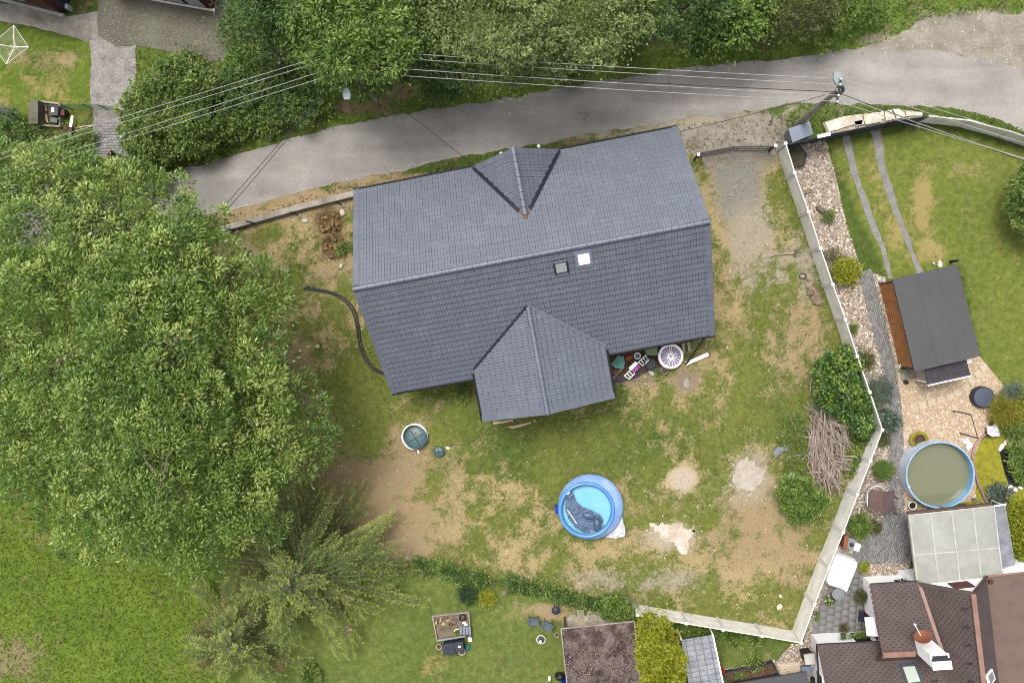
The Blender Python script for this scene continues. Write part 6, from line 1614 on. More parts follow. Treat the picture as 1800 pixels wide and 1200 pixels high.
# corrugated lean-to
lt = root('lean_to_roof', 'narrow corrugated translucent lean to roof right of the pergola', 'roof', P(1765, 950, 0))
def corr(pa, pb, pc, pd, n, amp, name, mat, parent, nn=2):
    """corrugated sheet: pa-pb is the edge across the waves"""
    mb = MB(); m = n * 4
    for k in range(m + 1):
        f_ = k / m; z = Vector((0, 0, amp * math.cos(f_ * n * 2 * math.pi)))
        mb.v += [tuple(Vector(pa).lerp(Vector(pb), f_) + z), tuple(Vector(pd).lerp(Vector(pc), f_) + z)]
    mb.f = [(2 * k, 2 * k + 2, 2 * k + 3, 2 * k + 1) for k in range(m)]
    return mb.part(name, mat, parent)
for k in range(6):
    f0, f1 = k / 6, (k + 1) / 6 + .012
    A_, B_, C_, D_ = P(1746, 893, 2.1), P(1767, 889, 1.85), P(1787, 1009, 1.85), P(1764, 1016, 2.1)
    corr(A_.lerp(D_, f0), B_.lerp(C_, f0), B_.lerp(C_, f1), A_.lerp(D_, f1), 7, .045, 'corrugated_sheet', M['corr'], lt)
    q0, q1 = A_.lerp(D_, f0), B_.lerp(C_, f0)
    MB().tube([q0 - Vector((0, 0, .06)), q1 - Vector((0, 0, .06))], .03, 5).part('purlin', M['steel'], lt)
for f_ in (0, 1):
    q = P(1767, 889, 1.85).lerp(P(1787, 1009, 1.85), f_); MB().tube([Vector((q.x, q.y, 0)), q], .03, 6).part('post', M['white'], lt)
MB().tube([P(1748, 889, 2.0), P(1768, 886, 1.9)], .05, 6).part('gutter', M['white'], lt)

# ------------------------------------------------------------------ the brown roofed house
def on_plane(px, py, p0, n):
    """where the line of sight of a photo point meets a roof plane"""
    a_, b_ = P(px, py, 0), P(px, py, 10); d_ = b_ - a_
    t = (p0 - a_).dot(n) / d_.dot(n)
    return a_ + d_ * t
bh = root('brown_house', 'white house with brown shingle roofs and copper trims in the lower right corner', 'house', P(1516, 1060, 0))
ba = math.radians(4.0)
be, bn = Vector((math.cos(ba), math.sin(ba), 0)), Vector((-math.sin(ba), math.cos(ba), 0))
sm = MB(); sw, sL = .325, .135
sm.obb((0, sL / 2 + .02, .006), (sw / 2 - .006, 0, 0), (0, sL / 2 + .03, -.004), (0, 0, .006))
me_sh = bpy.data.meshes.new('shingle')
for q in ((-.075, .012), (.10, .012)): pass
sm.add([(-.06, .02, .0165), (.06, .02, .0165), (.05, .07, .0150), (-.05, .07, .0150)], [(0, 1, 2, 3)])
me_sh.from_pydata(sm.v, [], sm.f); me_sh.materials.append(M['shingle']); me_sh.materials.append(M['shingle_dark'])
me_sh.polygons[len(me_sh.polygons) - 1].material_index = 1
shs = []
def shingles(o, x, y, wid, length, keep):
    for r in range(int(length / sL)):
        c = (sw / 2) * (r % 2)
        while c < wid:
            p = o + x * c + y * (r * sL)
            X_, Y_ = Q(p.x, p.y, p.z)
            if -20 < X_ < 1825 and Y_ < 1225 and keep(float(X_), float(Y_)): shs.append(frame(p + x.cross(y) * .012, x, y))
            c += sw
pin = lambda poly: (lambda a_, b_: bool(inpoly(np.array([a_]), np.array([b_]), poly)[0]))
def plane_slab(pts, th=.14):
    s_ = MB(); s_.slab(pts, (0, 0, -th)); return s_
rb = MB()
# A: lower left slope
A0 = P(1438, 1133, 2.6); A1 = A0 + be * 6.6
ya = (-bn + Vector((0, 0, .68))).normalized()
rb.slab([A0, A0 + ya * 8, A1 + ya * 8, A1], (0, 0, -.14))
shingles(A0, -be if False else be, ya, 6.6, 5, lambda a_, b_: True) if False else None
# shingle courses run along the eave with x to the picture's left so that the face looks up
A1x = A0 + be * 5.4
nA = be.cross(-ya); nA = nA if nA.z > 0 else -nA
# B: wing
B0, B1, B2, B3 = P(1531, 1027, 3.0), P(1614, 1021.5, 3.0), P(1656, 1145, 4.3), P(1552, 1150, 4.3)
rb.slab([B0, B3, B2, B1], (0, 0, -.14))
rb.slab([B3, B3 - bn * .9 - Vector((0, 0, 1.3)), B2 - bn * .9 - Vector((0, 0, 1.3)), B2], (0, 0, -.1))
yb = ((B3 + B2) / 2 - (B0 + B1) / 2); xb = (B0 - B1).normalized(); yb = (yb - xb * yb.dot(xb)).normalized()
# C, D: steep roof running away from the pergola
R0, R1 = P(1710, 1043, 5.3), P(1730, 1215, 5.3)
rd = (R1 - R0).normalized(); R1 = R0 + rd * 8
C0 = P(1612, 1022, 3.0); C0 = C0 - rd * (C0 - R0).dot(rd)
D0_ = P(1735, 1019, 3.0); D0_ = D0_ - rd * (D0_ - R0).dot(rd)
rb.slab([R0, C0, C0 + rd * 8, R1], (0, 0, -.14)); rb.slab([R0, R1, D0_ + rd * 8, D0_], (0, 0, -.14))
broof = rb.part('roof', M['shingle'], bh)
xa = -be
ok_A = pin([(1430, 1120), (1552, 1120), (1556, 1160), (1690, 1160), (1690, 1260), (1430, 1260)])
def keepA(a_, b_): return ok_A(a_, b_)
yc = (R0 - C0).normalized()
nC = rd.cross(yc)
shingles(A0 + be * 6.6, xa, ya, 6.6, 4.6, keepA)
shingles(B1 + (B1 - B0).normalized() * 1.5, xb, yb, 4.4, (B3 - B0).length, pin([(1531, 1027), (1614, 1021), (1656, 1146), (1552, 1151)]))
shingles(C0, rd, yc, 8, (R0 - C0).length - .05, pin([(1620, 1029), (1707, 1050), (1730, 1230), (1700, 1260), (1676, 1215), (1655, 1145)]))
# hexagonal tabs, the 300 nearest to the camera one by one
shs.sort(key=lambda m: (m.translation - Vector((0, 0, H))).length)
TB = Matrix.Translation(-LOC[bh.name])
for m in shs[:300]:
    o = bpy.data.objects.new('shingle', me_sh); col.objects.link(o); o.parent = broof; o.matrix_local = TB @ m
rest = np.array([[list(r) for r in m] for m in shs[300:]])
sva = np.concatenate([np.array(sm.v), np.ones((len(sm.v), 1))], 1)
Vt = np.einsum('nij,kj->nki', rest, sva)[..., :3] - np.array(LOC[bh.name])
me = bpy.data.meshes.new('shingle_tiling'); k0 = len(sm.v)
me.from_pydata(Vt.reshape(-1, 3).tolist(), [], [tuple(i + n * k0 for i in f) for n in range(len(rest)) for f in sm.f])
me.materials.append(M['shingle']); me.materials.append(M['shingle_dark'])
me.polygons.foreach_set('material_index', np.tile([0] * (len(sm.f) - 1) + [1], len(rest)))
link('shingle_tiling', me, broof, kind='stuff')
# E: plain felt roof at the right edge
E0, E1, E2, E3 = D0_ + Vector((0, 0, -.02)), P(1850, 1000, 3.3), P(1880, 1280, 3.3), D0_ + rd * 8
MB().slab([E0, E3, E2, E1], (0, 0, -.12)).part('felt_roof', M['felt_brown'], bh)
MB().tube([E0 + Vector((0, 0, .02)), E1 + Vector((0, 0, .02))], .05, 6).part('gutter', M['copper'], bh)
def trim(a_, b_, w, mat, lift=.03, nm='copper_trim', h=.02):
    a_, b_ = Vector(a_), Vector(b_); x = (b_ - a_).normalized(); s = x.cross(Vector((0, 0, 1))).normalized()
    MB().obb((a_ + b_) / 2 + Vector((0, 0, lift)), (b_ - a_) / 2, s * w / 2, s.cross(x) * h).part(nm, mat, bh)
trim(R0, R1, .24, M['copper'], .04, 'ridge_cap', .05)
trim(B1, B2, .18, M['copper'], .05)
trim(B3, B2.lerp(B3, .45), .26, M['copper'], .04, 'ridge_cap', .04)
trim(B3 - bn * .12 - Vector((0, 0, .12)), B2.lerp(B3, .45) - bn * .12 - Vector((0, 0, .12)), .2, M['copper'], .0, 'copper_trim', .02)
trim(B0, B1, .08, M['dark'], -.05, 'fascia', .06); trim(B0, B3, .07, M['brownpaint'], .01, 'verge', .05)
trim(C0, R0, .2, M['shingle'], .02, 'verge', .05); trim(D0_, R0, .12, M['brownpaint'], .02, 'verge', .06)
trim(A0, A0 + be * 3.4, .09, M['dark'], -.04, 'fascia', .06); trim(A0, A0 + ya * 8, .07, M['brownpaint'], .01, 'verge', .05)
MB().tube([A0 - bn * .0 + Vector((-.05, 0, -.1)), A0 - bn * 3.5 + Vector((-.05, 0, -.1))], .045, 6).part('gutter', M['black'], bh)
MB().box(P(1734, 1017, 2.6), (.2, .2, .55), ba).part('vent', M['redbrown'], bh)
# walls
wA, wB = P(1425, 1113, 0), P(1516, 1013, 0)
wm = MB()
wm.prism([(p.x, p.y) for p in (wA, wA - bn * 8, wA - bn * 8 + be * 5.6, wA + be * 5.6)], 0, 2.55)
wm.slab([wA + Vector((0, 0, 2.5)), wA - bn * 8 + Vector((0, 0, 2.5)), wA - bn * 8 + Vector((0, 0, 2.35 + .68 * 7.6))], be * .25)
wm.prism([(p.x, p.y) for p in (wB, wB - bn * 4.0, wB - bn * 4.0 + be * 3.0, wB + be * 3.0)], 0, 2.85)
wm.slab([wB - bn * .3 + Vector((0, 0, 2.8)), wB - bn * 2.7 + Vector((0, 0, 2.8)), wB - bn * 2.7 + Vector((0, 0, 3.7))], be * .25)
gA, gB = C0 - rd * -.12, D0_ + rd * .12
wm.prism([(p.x, p.y) for p in (C0 + rd * .14 - yc * 0 + be * .1, C0 + rd * 7, D0_ + rd * 7, D0_ + rd * .14 - be * .1)], 0, 2.95)
wm.slab([C0 + rd * .14 + be * .12 + Vector((0, 0, -.06)), D0_ + rd * .14 - be * .12 + Vector((0, 0, -.06)), R0 + rd * .14 - Vector((0, 0, .2))], rd * .25)
wm.prism([(p.x, p.y) for p in (D0_ + rd * .1, D0_ + rd * 7, E2 - be * .3, E1 - be * .3)], 0, 2.9)
wm.part('wall', M['render'], bh)
def wallpanel(o, along, t0, t1, z0, z1, out, mat, nm, pane=None):
    a_ = o + along * t0; b_ = o + along * t1
    w_ = MB().obb((a_ + b_) / 2 + Vector((0, 0, (z0 + z1) / 2)) + out * .02, (b_ - a_) / 2, out * .035, (0, 0, (z1 - z0) / 2)).part(nm, mat, bh)
    if pane:
        MB().obb((a_ + b_) / 2 + Vector((0, 0, (z0 + z1) / 2)) + out * .035, (b_ - a_) / 2 * .84, out * .035, (0, 0, (z1 - z0) / 2 * .86)).part('pane', pane, w_)
wallpanel(wB, be, 1.35, 2.15, 1.0, 2.0, bn, M['redbrown'], 'window', M['pond'])
wallpanel(wB, -bn, 1.95, 2.85, 0.05, 2.05, -be, M['redbrown'], 'door')
wallpanel(wA, be, 1.9, 2.9, .9, 2.0, bn, M['white'], 'window', M['pond'])
wallpanel(C0 + rd * .14, (D0_ - C0).normalized(), 1.5, 2.5, .1, 1.0, -rd, M['redbrown'], 'window')
wallpanel(wA, -bn, 1.6, 2.6, .9, 2.0, -be, M['white'], 'window', M['pond'])
# chimney
ct = [P(a_, b_, 5.95) for a_, b_ in [(1634, 1149), (1664, 1147), (1667, 1170), (1637, 1172)]]
cb = MB(); cb.prism([(p.x, p.y) for p in ct[::-1]], 3.0, 5.95); ch = cb.part('chimney', M['render'], broof)
def cap(f0, f1, z, nm='chimney_cap'):
    q = [ct[0].lerp(ct[3], f0) - be * .05, ct[1].lerp(ct[2], f0) + be * .05, ct[1].lerp(ct[2], f1) + be * .05, ct[0].lerp(ct[3], f1) - be * .05]
    MB().slab([Vector((p.x, p.y, z)) for p in q], (0, 0, -.10)).part(nm, M['white'], bh)
cap(-.05, .28, 6.10); cap(.42, 1.02, 6.30)
MB().prism([(p.x, p.y) for p in [ct[k].lerp(sum(ct, Vector()) / 4, .12) for k in (3, 2, 1, 0)]], 5.9, 6.18).part('flue', M['dark'], bh)
# satellite dish
dc = P(1622, 1118, 5.2)
dn = Vector((-.28, .82, .48)).normalized()
dm = MB(); dm.lathe([(.005, -.10), (.16, -.085), (.30, -.045), (.42, .0), (.43, .0), (.30, -.065), (.005, -.12)], (0, 0, 0), 28)
rot = dn.to_track_quat('Z', 'Y').to_matrix()
dm.v = [tuple(dc + rot @ Vector(v)) for v in dm.v]
dish = root('satellite_dish', 'rust brown satellite dish mounted on the white chimney', 'dish', dc)
dm.part('reflector', M['dish'], dish, smooth=True)
lnb = P(1608, 1097, 5.6)
MB().tube([dc - dn * .1 + Vector((0, 0, -.2)), P(1614, 1108, 5.3), lnb], .022, 6).part('arm', M['white'], dish)
MB().lathe([(.05, 0), (.06, .1), (.01, .13)], lnb - Vector((0, 0, .05)), 10).part('receiver', M['white'], dish)
MB().tube([dc - dn * .1, dc - dn * .45 - Vector((0, 0, .1))], .03, 6).part('bracket', M['dark'], dish)
# roof windows, snow guards, canopy
nAp = xa.cross(ya)
def flatwin(quad, p0, n, fmat, pmat, nm='skylight'):
    q = [on_plane(a_, b_, p0, n) + n * .09 for a_, b_ in quad]
    f_ = MB().slab(q[::-1], n * -.08).part(nm, fmat, bh)
    c_ = sum(q, Vector()) / 4
    MB().slab([c_ + (p - c_) * .72 + n * .012 for p in q][::-1], n * -.02).part('pane', pmat, f_)
flatwin([(1580, 1167), (1609, 1165), (1623, 1202), (1594, 1206)], A0, nAp, M['anthracite'], M['glassgreen'])
nD = rd.cross((R0 - D0_).normalized()); nD = nD if nD.z > 0 else -nD
flatwin([(1731, 1186), (1741, 1174), (1747, 1192), (1737, 1206)], R0 + (D0_ - R0) * .5, nD, M['white'], M['glassgrey'])
for a_, b_, p0, n in [(1699, 1069, R0, nC), (1702, 1101, R0, nC), (1705, 1133, R0, nC), (1708, 1165, R0, nC), (1711, 1196, R0, nC), (1642, 1197, A0, nAp), (1673, 1197, A0, nAp)]:
    q = on_plane(a_, b_, p0, n)
    MB().obb(q + n * .07, be * .18, bn * .03, n * .05).part('snow_guard', M['dark'], bh)
MB().slab([P(1520, 1085, 2.25), P(1537, 1084, 2.4), P(1544, 1118, 2.4), P(1524, 1117, 2.25)][::-1], (0, 0, -.07)).part('canopy', M['white'], bh)
# things hanging on the white walls
for k, (t_, lb) in enumerate([(1.0, 'round red and white wall lantern beside the dark window'), (1.75, 'round pinkish wall lantern above the dark window sill'), (2.65, 'round pinkish wall lantern next to the black rainwater pipe')]):
    q = wB + be * t_ + bn * .12 + Vector((0, 0, 1.9 if k != 1 else .98))
    r_ = root('wall_lantern', lb, 'lantern', q, 'wall lanterns')
    MB().blob(q, .10, .10, .10, 10, 6, 0).part('globe', M['white'] if k != 2 else M['terracotta'], r_, smooth=True); MB().box(q + Vector((0, -.02, .08)), (.09, .09, .05)).part('cap', M['redbrown'], r_)
MB().tube([wB + be * 2.1 + bn * .1 + Vector((0, 0, .05)), wB + be * 2.5 + bn * .08 + Vector((0, 0, 2.6))], .045, 6).part('rainwater_pipe', M['black'], bh)
def windowbox(t0, t1, lb, dense):
    a_, b_ = wA + be * t0 + bn * .16 + Vector((0, 0, 1.0)), wA + be * t1 + bn * .16 + Vector((0, 0, 1.0))
    r_ = root('window_box', lb, 'planter', a_, 'window boxes')
    MB().obb((a_ + b_) / 2, (b_ - a_) / 2, bn * .12, (0, 0, .1)).part('trough', M['felt_dark'], r_)
    lv_, tp = clump_leaves([(tuple(a_.lerp(b_, f_) + Vector((0, 0, .18))), (.2, .16, .14)) for f_ in (.2, .5, .8)], dense, 20, (.05, .11), (.03, .05), .07, low=-.1)
    link('foliage', npmesh('foliage', lv_[0] - np.array(a_), lv_[1], M['lherb'], {'tint': lv_[2]}), parent=r_)
windowbox(1.9, 2.9, 'dark window box full of green plants on the white wall', 34); windowbox(1.38, 1.62, 'small square pot on the white wall beside the window box', 10)
# beside the west wall
MB().slab([P(1413, 1150, 1.2), P(1432, 1148, 1.2), P(1434, 1166, 1.2), P(1416, 1168, 1.2)][::-1], (0, 0, -.12)).thing('box_cover', M['cream'], 'cream coloured box lid against the white west wall', 'box')
MB().slab([P(1414, 1152, 1.1), P(1430, 1150, 1.1), P(1432, 1165, 1.1), P(1417, 1167, 1.1)][::-1], (0, 0, -1.1)).thing('storage_box', M['black'], 'black storage box under the cream lid by the west wall', 'box')
MB().slab([P(1409, 1172, .5), P(1426, 1170, .5), P(1428, 1187, .5), P(1411, 1188, .5)][::-1], (0, 0, -.25)).thing('cushion_box', M['greyblue'], 'grey blue cushion box below the cream lid', 'box')
MB().lathe([(.14, 0), (.17, .3), (.02, .31)], P(1428, 1192, 0), 12).thing('dark_pot', M['black'], 'dark pot between cushion box and white wall', 'pot')
MB().slab([P(1284, 1202, 1.1), P(1418, 1180, 1.1), P(1424, 1230, 1.1), P(1290, 1250, 1.1)][::-1], (0, 0, -.1)).thing('shelter_roof', M['felt'], 'flat grey roof cut by the lower picture edge', 'roof')
MB().slab([P(1366, 1166, .03), P(1405, 1163, .03), P(1412, 1178, .03), P(1374, 1186, .03)][::-1], (0, 0, -.05)).thing('paving_slab', M['slabstone'], 'pale paved slab at the end of the brown trough', 'slab')
r_ = root('planting_trough', 'long dark brown planting trough behind the flat grey roof', 'trough', P(1320, 1185, 0))
tq = [P(1274, 1183, .5), P(1360, 1166, .5), P(1370, 1186, .5), P(1284, 1204, .5)]
for k in range(4):
    a_, b_ = tq[k], tq[(k + 1) % 4]; d_, n_ = pframe(a_, b_)
    MB().obb((a_ + b_) / 2 - Vector((0, 0, .25)), (b_ - a_) / 2, n_ * .035, (0, 0, .25)).part('board', M['felt_dark'], r_)
MB().slab([p - Vector((0, 0, .3)) for p in tq][::-1], (0, 0, -.1)).part('soil', M['soil'], r_)
MB().obb((P(1272, 1178, .05) + P(1362, 1161, .05)) / 2, (P(1362, 1161, .05) - P(1272, 1178, .05)) / 2, Vector((.01, .08, 0)), (0, 0, .06)).thing('kerb', M['rockcream'], 'pale stone kerb between lower lawn and brown trough', 'kerb')

# ------------------------------------------------------------------ pavilion, frame roof and the lower lawn
pv = root('pavilion', 'square pavilion with lichen covered brown hipped roof', 'pavilion', P(1050, 1160, 0))
pc = [P(986, 1104, 2.3), P(1115, 1091, 2.3), P(1128, 1216, 2.3), P(1000, 1230, 2.3)]
ap = P(1055, 1168, 3.25)
for k in range(4):
    MB().slab([pc[(k + 1) % 4], pc[k], ap], (0, 0, -.06)).part('roof_panel', M['pavilion'], pv)
    a_, b_ = pc[k], pc[(k + 1) % 4]; d_, n_ = pframe(a_, b_)
    MB().obb((a_ + b_) / 2 + Vector((0, 0, .0)), (b_ - a_) / 2, n_ * .03, (0, 0, .06)).part('edge_trim', M['concrete_old'], pv)
    MB().obb((a_ + ap) / 2 + Vector((0, 0, .015)), (ap - a_) / 2, (ap - a_).cross(Vector((0, 0, 1))).normalized() * .07, (0, 0, .012)).part('hip_cap', M['pavilion'], pv)
    q = pc[k] + (ap - pc[k]) * .1; MB().box((q.x, q.y, 0), (.12, .12, 2.25)).part('post', M['brownpaint'], pv)
MB().prism([(p.x + (ap.x - p.x) * .1, p.y + (ap.y - p.y) * .1) for p in pc[::-1]], 0, .1).part('floor', M['wood_grey'], pv)
ld = MB()
for k in range(1700):      # curled lichen flakes
    a_, b_ = random.choice([(0, 1), (1, 2), (3, 0), (3, 0), (1, 2)]); u, v = random.random(), random.random()
    if u + v > 1: u, v = 1 - u, 1 - v
    p = ap + (pc[a_] - ap) * u + (pc[b_] - ap) * v + Vector((0, 0, .05))
    X_, Y_ = Q(p.x, p.y, p.z)
    if Y_ < 1120 + random.random() * 60: continue
    t = random.random() * 6.28; s = random.uniform(.03, .075)
    ld.add([p + Vector((math.cos(t) * s, math.sin(t) * s, 0)), p + Vector((-math.sin(t) * s * .5, math.cos(t) * s * .5, .015)), p + Vector((-math.cos(t) * s, -math.sin(t) * s, 0)), p + Vector((math.sin(t) * s * .2, -math.cos(t) * s * .2, .0))], [(0, 1, 2, 3)])
ld.part('lichen', mk('lichen', C8(170, 158, 150), C8(130, 112, 106), rough=1, vs_=6), pv, kind='stuff')
M['fdk'] = mk('grey batten', C8(140, 140, 146), rough=.7)
fr_ = root('frame_shelter', 'corrugated translucent roof on a batten frame beside the tall golden thuja', 'shelter', P(1230, 1160, 0))
q0, q1, q2, q3 = P(1198, 1124, 2.0), P(1253, 1115, 2.0), P(1276, 1225, 2.0), P(1216, 1235, 2.0)
for k in range(4):
    f0, f1 = k / 4, (k + 1) / 4
    corr(q0.lerp(q1, f0), q0.lerp(q1, f1), q3.lerp(q2, f1), q3.lerp(q2, f0), 4, .018, 'corrugated_sheet', M['corr'], fr_)
for k in range(12):
    a_, b_ = q0.lerp(q3, (k + .3) / 12), q1.lerp(q2, (k + .3) / 12)
    MB().obb((a_ + b_) / 2 - Vector((0, 0, .0)), (b_ - a_) / 2, (q3 - q0).normalized() * .010, (0, 0, .028)).part('batten', M['fdk'], fr_)
for f_ in (.12, .38, .62, .86):
    a_, b_ = q0.lerp(q1, f_), q3.lerp(q2, f_)
    MB().obb((a_ + b_) / 2 + Vector((0, 0, .002)), (b_ - a_) / 2, (q1 - q0).normalized() * .022, (0, 0, .032)).part('rafter', M['fdk'], fr_)
MB().obb((q1 + q2) / 2 + Vector((0, 0, .02)), (q2 - q1) / 2, (q1 - q0).normalized() * .04, (0, 0, .05)).part('edge_trim', M['white'], fr_)
for q in (q0, q1, q2, q3): MB().box((q.x, q.y, 0), (.07, .07, 1.95)).part('post', M['white'], fr_)
p = P(1266, 1178, .55); r_ = root('red_tub', 'bright red plastic tub beside the frame shelter', 'tub', Vector((p.x, p.y, 0)))
MB().lathe([(.18, 0), (.24, .5), (.26, .55), (.22, .55), (.2, .3)], Vector((p.x, p.y, 0)), 16, close=False).part('body', M['red'], r_); MB().lathe([(.01, .3), (.2, .3)], Vector((p.x, p.y, 0)), 16, close=False).part('bottom', M['red'], r_)
def chair(px, py, rz, label, mat, s=1.0, group='plastic garden chairs'):
    p = P(px, py, 0); r_ = root('garden_chair', label, 'chair', p, group)
    R_ = Matrix.Rotation(rz, 3, 'Z')
    g = lambda x, y, z: p + R_ @ (Vector((x, y, z)) * s)
    ax, ay = R_ @ Vector((s, 0, 0)), R_ @ Vector((0, s, 0))
    MB().obb(g(0, 0, .43), ax * .24, ay * .23, (0, 0, .025 * s)).part('seat', mat, r_)
    MB().obb(g(0, .25, .66), ax * .24, ay * .03 + Vector((0, 0, .0)), (ay * .05 + Vector((0, 0, .24 * s)))).part('backrest', mat, r_)
    for sx in (-1, 1):
        MB().obb(g(sx * .27, .02, .64), ax * .035, ay * .25, (0, 0, .02 * s)).part('armrest', mat, r_)
        for sy in (-1, 1): MB().tube([g(sx * .26, sy * .22, 0), g(sx * .25, sy * .20, .62 if sy < 0 else .64)], .022 * s, 6).part('leg', mat, r_)
    return r_
pg_ = mk('grey green plastic', C8(104, 120, 130), C8(92, 108, 118), rough=.5)
chair(938, 1087, .05, 'grey green plastic armchair at the left on the lower lawn', pg_); chair(962, 1095, -.35, 'grey green plastic armchair nearer the pavilion, turned aside', pg_)
r_ = root('charcoal_grill', 'dark kettle grill on the bare earth above the chairs', 'grill', P(977, 1066, 0))
MB().lathe([(.04, .45), (.2, .5), (.24, .62), (.22, .66), (.1, .74), (.01, .76)], P(977, 1066, 0), 16).part('kettle', M['plastic_dark'], r_, smooth=True)
for k in range(3):
    t = k * 2.09; MB().tube([P(977, 1066, 0) + Vector((math.cos(t) * .22, math.sin(t) * .22, 0)), P(977, 1066, 0) + Vector((math.cos(t) * .1, math.sin(t) * .1, .5))], .015, 5).part('leg', M['iron'], r_)
p = P(951, 1123, 0); r_ = root('solar_lamp', 'white globe lamp standing in a pale hoop on the lower lawn', 'lamp', p)
MB().tube([p + Vector((math.cos(t) * .24, math.sin(t) * .24, .04)) for t in [2 * math.pi * k / 24 for k in range(25)]], .025, 6).part('hoop', M['concrete'], r_)
MB().lathe([(.21, 0), (.2, .05), (.08, .07), (.05, .4)], p, 18).part('base', M['felt'], r_); MB().blob(p + Vector((-.02, .05, .5)), .085, .085, .085, 12, 7, 0).part('globe', M['white'], r_, smooth=True)
pot(979, 1113, .13, .2, M['slabstone'], 'small cream pot at the pavilion corner')
MB().blob(P(984, 1188, .3), .30, .26, .32, 10, 6, .2).thing('rubbish_bag', M['black'], 'black bag beside the lower pavilion edge', 'bag'); MB().blob(P(966, 1192, .2), .09, .16, .2, 8, 5, .2).thing('canister', M['white'], 'white canister left of the black bag', 'canister')
MB().lathe([(.28, 0), (.3, .5), (.3, .8), (.01, .82)], P(994, 1198, 0), 20).thing('barrel', M['pumpblue'], 'blue barrel half hidden by the pavilion roof', 'barrel')
MB().obb(P(994, 1099, .3), (.05, .02, 0), (-.04, .16, 0), (0, 0, .3)).thing('metal_tray', M['steel'], 'grey metal tray leaning on the pavilion by the pallets', 'tray')
def pallet(cx_, cy_, w, l, rz, label, mat=M['wood_grey'], n=7, z=.0, tilt=0.0):
    p = P(cx_, cy_, z); r_ = root('pallet', label, 'pallet', p, 'pallets by the pavilion')
    R_ = Matrix.Rotation(rz, 3, 'Z') @ Matrix.Rotation(tilt, 3, 'X')
    for k in range(n):
        MB().obb(p + R_ @ Vector((0, (k + .5) / n * l - l / 2, .13 + abs(tilt) * l / 2)), R_ @ Vector((w / 2, 0, 0)), R_ @ Vector((0, l / n * .25, 0)), R_ @ Vector((0, 0, .012))).part('slat', mat, r_)
    for sx in (-1, 0, 1):
        MB().obb(p + R_ @ Vector((sx * (w / 2 - .05), 0, .06 + abs(tilt) * l / 2)), R_ @ Vector((.04, 0, 0)), R_ @ Vector((0, l / 2, 0)), R_ @ Vector((0, 0, .055))).part('bearer', mat, r_)
pallet(1007, 1090, .36, .78, .1, 'narrow greenish grey pallet leftmost at the pavilion', n=5); pallet(1021, 1082, .40, .80, .05, 'weathered pallet in the middle of the three by the pavilion', n=6); pallet(1043, 1085, .66, .84, .05, 'wide weathered pallet half under the dark shrub', n=6); pallet(1024, 1096, .38, .34, .08, 'fresh orange pallet piece against the pavilion trim', M['wood_pale'], 3, .05)
# compost and bins
cp = root('compost_bay', 'square compost bay with timber edges on the lower lawn', 'compost', P(793, 1095, 0))
cq = [P(760, 1083, .3), P(824, 1076, .3), P(827, 1120, .3), P(768, 1124, .3)]
for k in (0, 1, 3):
    a_, b_ = cq[k], cq[(k + 1) % 4]; d_, n_ = pframe(a_, b_)
    for j in range(2): MB().obb((a_ + b_) / 2 + Vector((0, 0, -.22 + .15 * j)), (b_ - a_) / 2, n_ * .03, (0, 0, .07)).part('board', M['wood_grey'], cp)
MB().obb((P(768, 1125, .5) + P(818, 1117, .5)) / 2, (P(818, 1117, .5) - P(768, 1125, .5)) / 2, Vector((.01, .05, 0)), (0, 0, .05)).part('front_bar', M['steel'], cp)
MB().slab([p - Vector((0, 0, .15)) for p in cq][::-1], (0, 0, -.12)).part('soil', mk('compost', C8(150, 134, 112), C8(112, 98, 82), rough=1, vs_=4, fine=16, famt=.25, bump=.8), cp)
for k in range(26):
    p = P(762 + random.random() ** 1.3 * 44, 1082 + random.random() * 16, .24); s = random.uniform(.06, .14)
    MB().blob(p, s, s * .5, .04, 7, 4, .3, random.random() * 3).part('scrap', random.choice([M['bark'], M['wood_pale'], M['stone'], M['soil']]), cp)
p = P(813, 1084, .2)
MB().lathe([(.17 + .05 * math.cos(t), .06 + .06 * math.sin(t)) for t in [2 * math.pi * k / 8 for k in range(9)]], p, 18, close=False).thing('tyre', M['black'], 'small black tyre in the corner of the compost bay', 'tyre', smooth=True)
for k, (a_, b_, w, l, z, lb) in enumerate([(786, 1134, .34, .66, .55, 'dark slate plastic bin leftmost below the compost bar'), (797, 1133, .36, .70, .6, 'dark slate plastic bin in the middle below the compost bar'), (810, 1128, .46, .56, .7, 'dark slate plastic bin with white sticker below the compost bar')]):
    p = P(a_, b_, 0); r_ = root('compost_bin', lb, 'bin', p, 'slate bins by the compost')
    MB().box(p, (w - .04, l - .04, z), .1).part('body', M['plastic_dark'], r_); MB().box(p + Vector((0, 0, z)), (w, l, .05), .1).part('lid', M['plastic_dark'], r_)
    if k == 2: MB().box(p + Vector((0, .02, z + .05)), (.14, .11, .006), .1).part('sticker', M['white'], r_)
    else: MB().box(p + Vector((0, 0, z + .05)), (w * .3, l * .2, .03), .1).part('handle', M['plastic_dark'], r_)
pot(773, 1133, .16, .28, M['slabstone'], 'cream rimmed pot left of the slate bins'); pot(813, 1141, .2, .3, M['cream'], 'large cream pot in front of the slate bins')
pot(805, 1107, .19, .3, M['white'], 'white rimmed pot with yellow plant in the compost bay', plant=M['lgold'])
MB().blob(P(822, 1137, .15), .2, .13, .12, 9, 5, .3, 1.0).thing('watering_can', mk('turquoise plastic', C8(50, 150, 165), rough=.4), 'turquoise watering can right of the large cream pot', 'watering can')
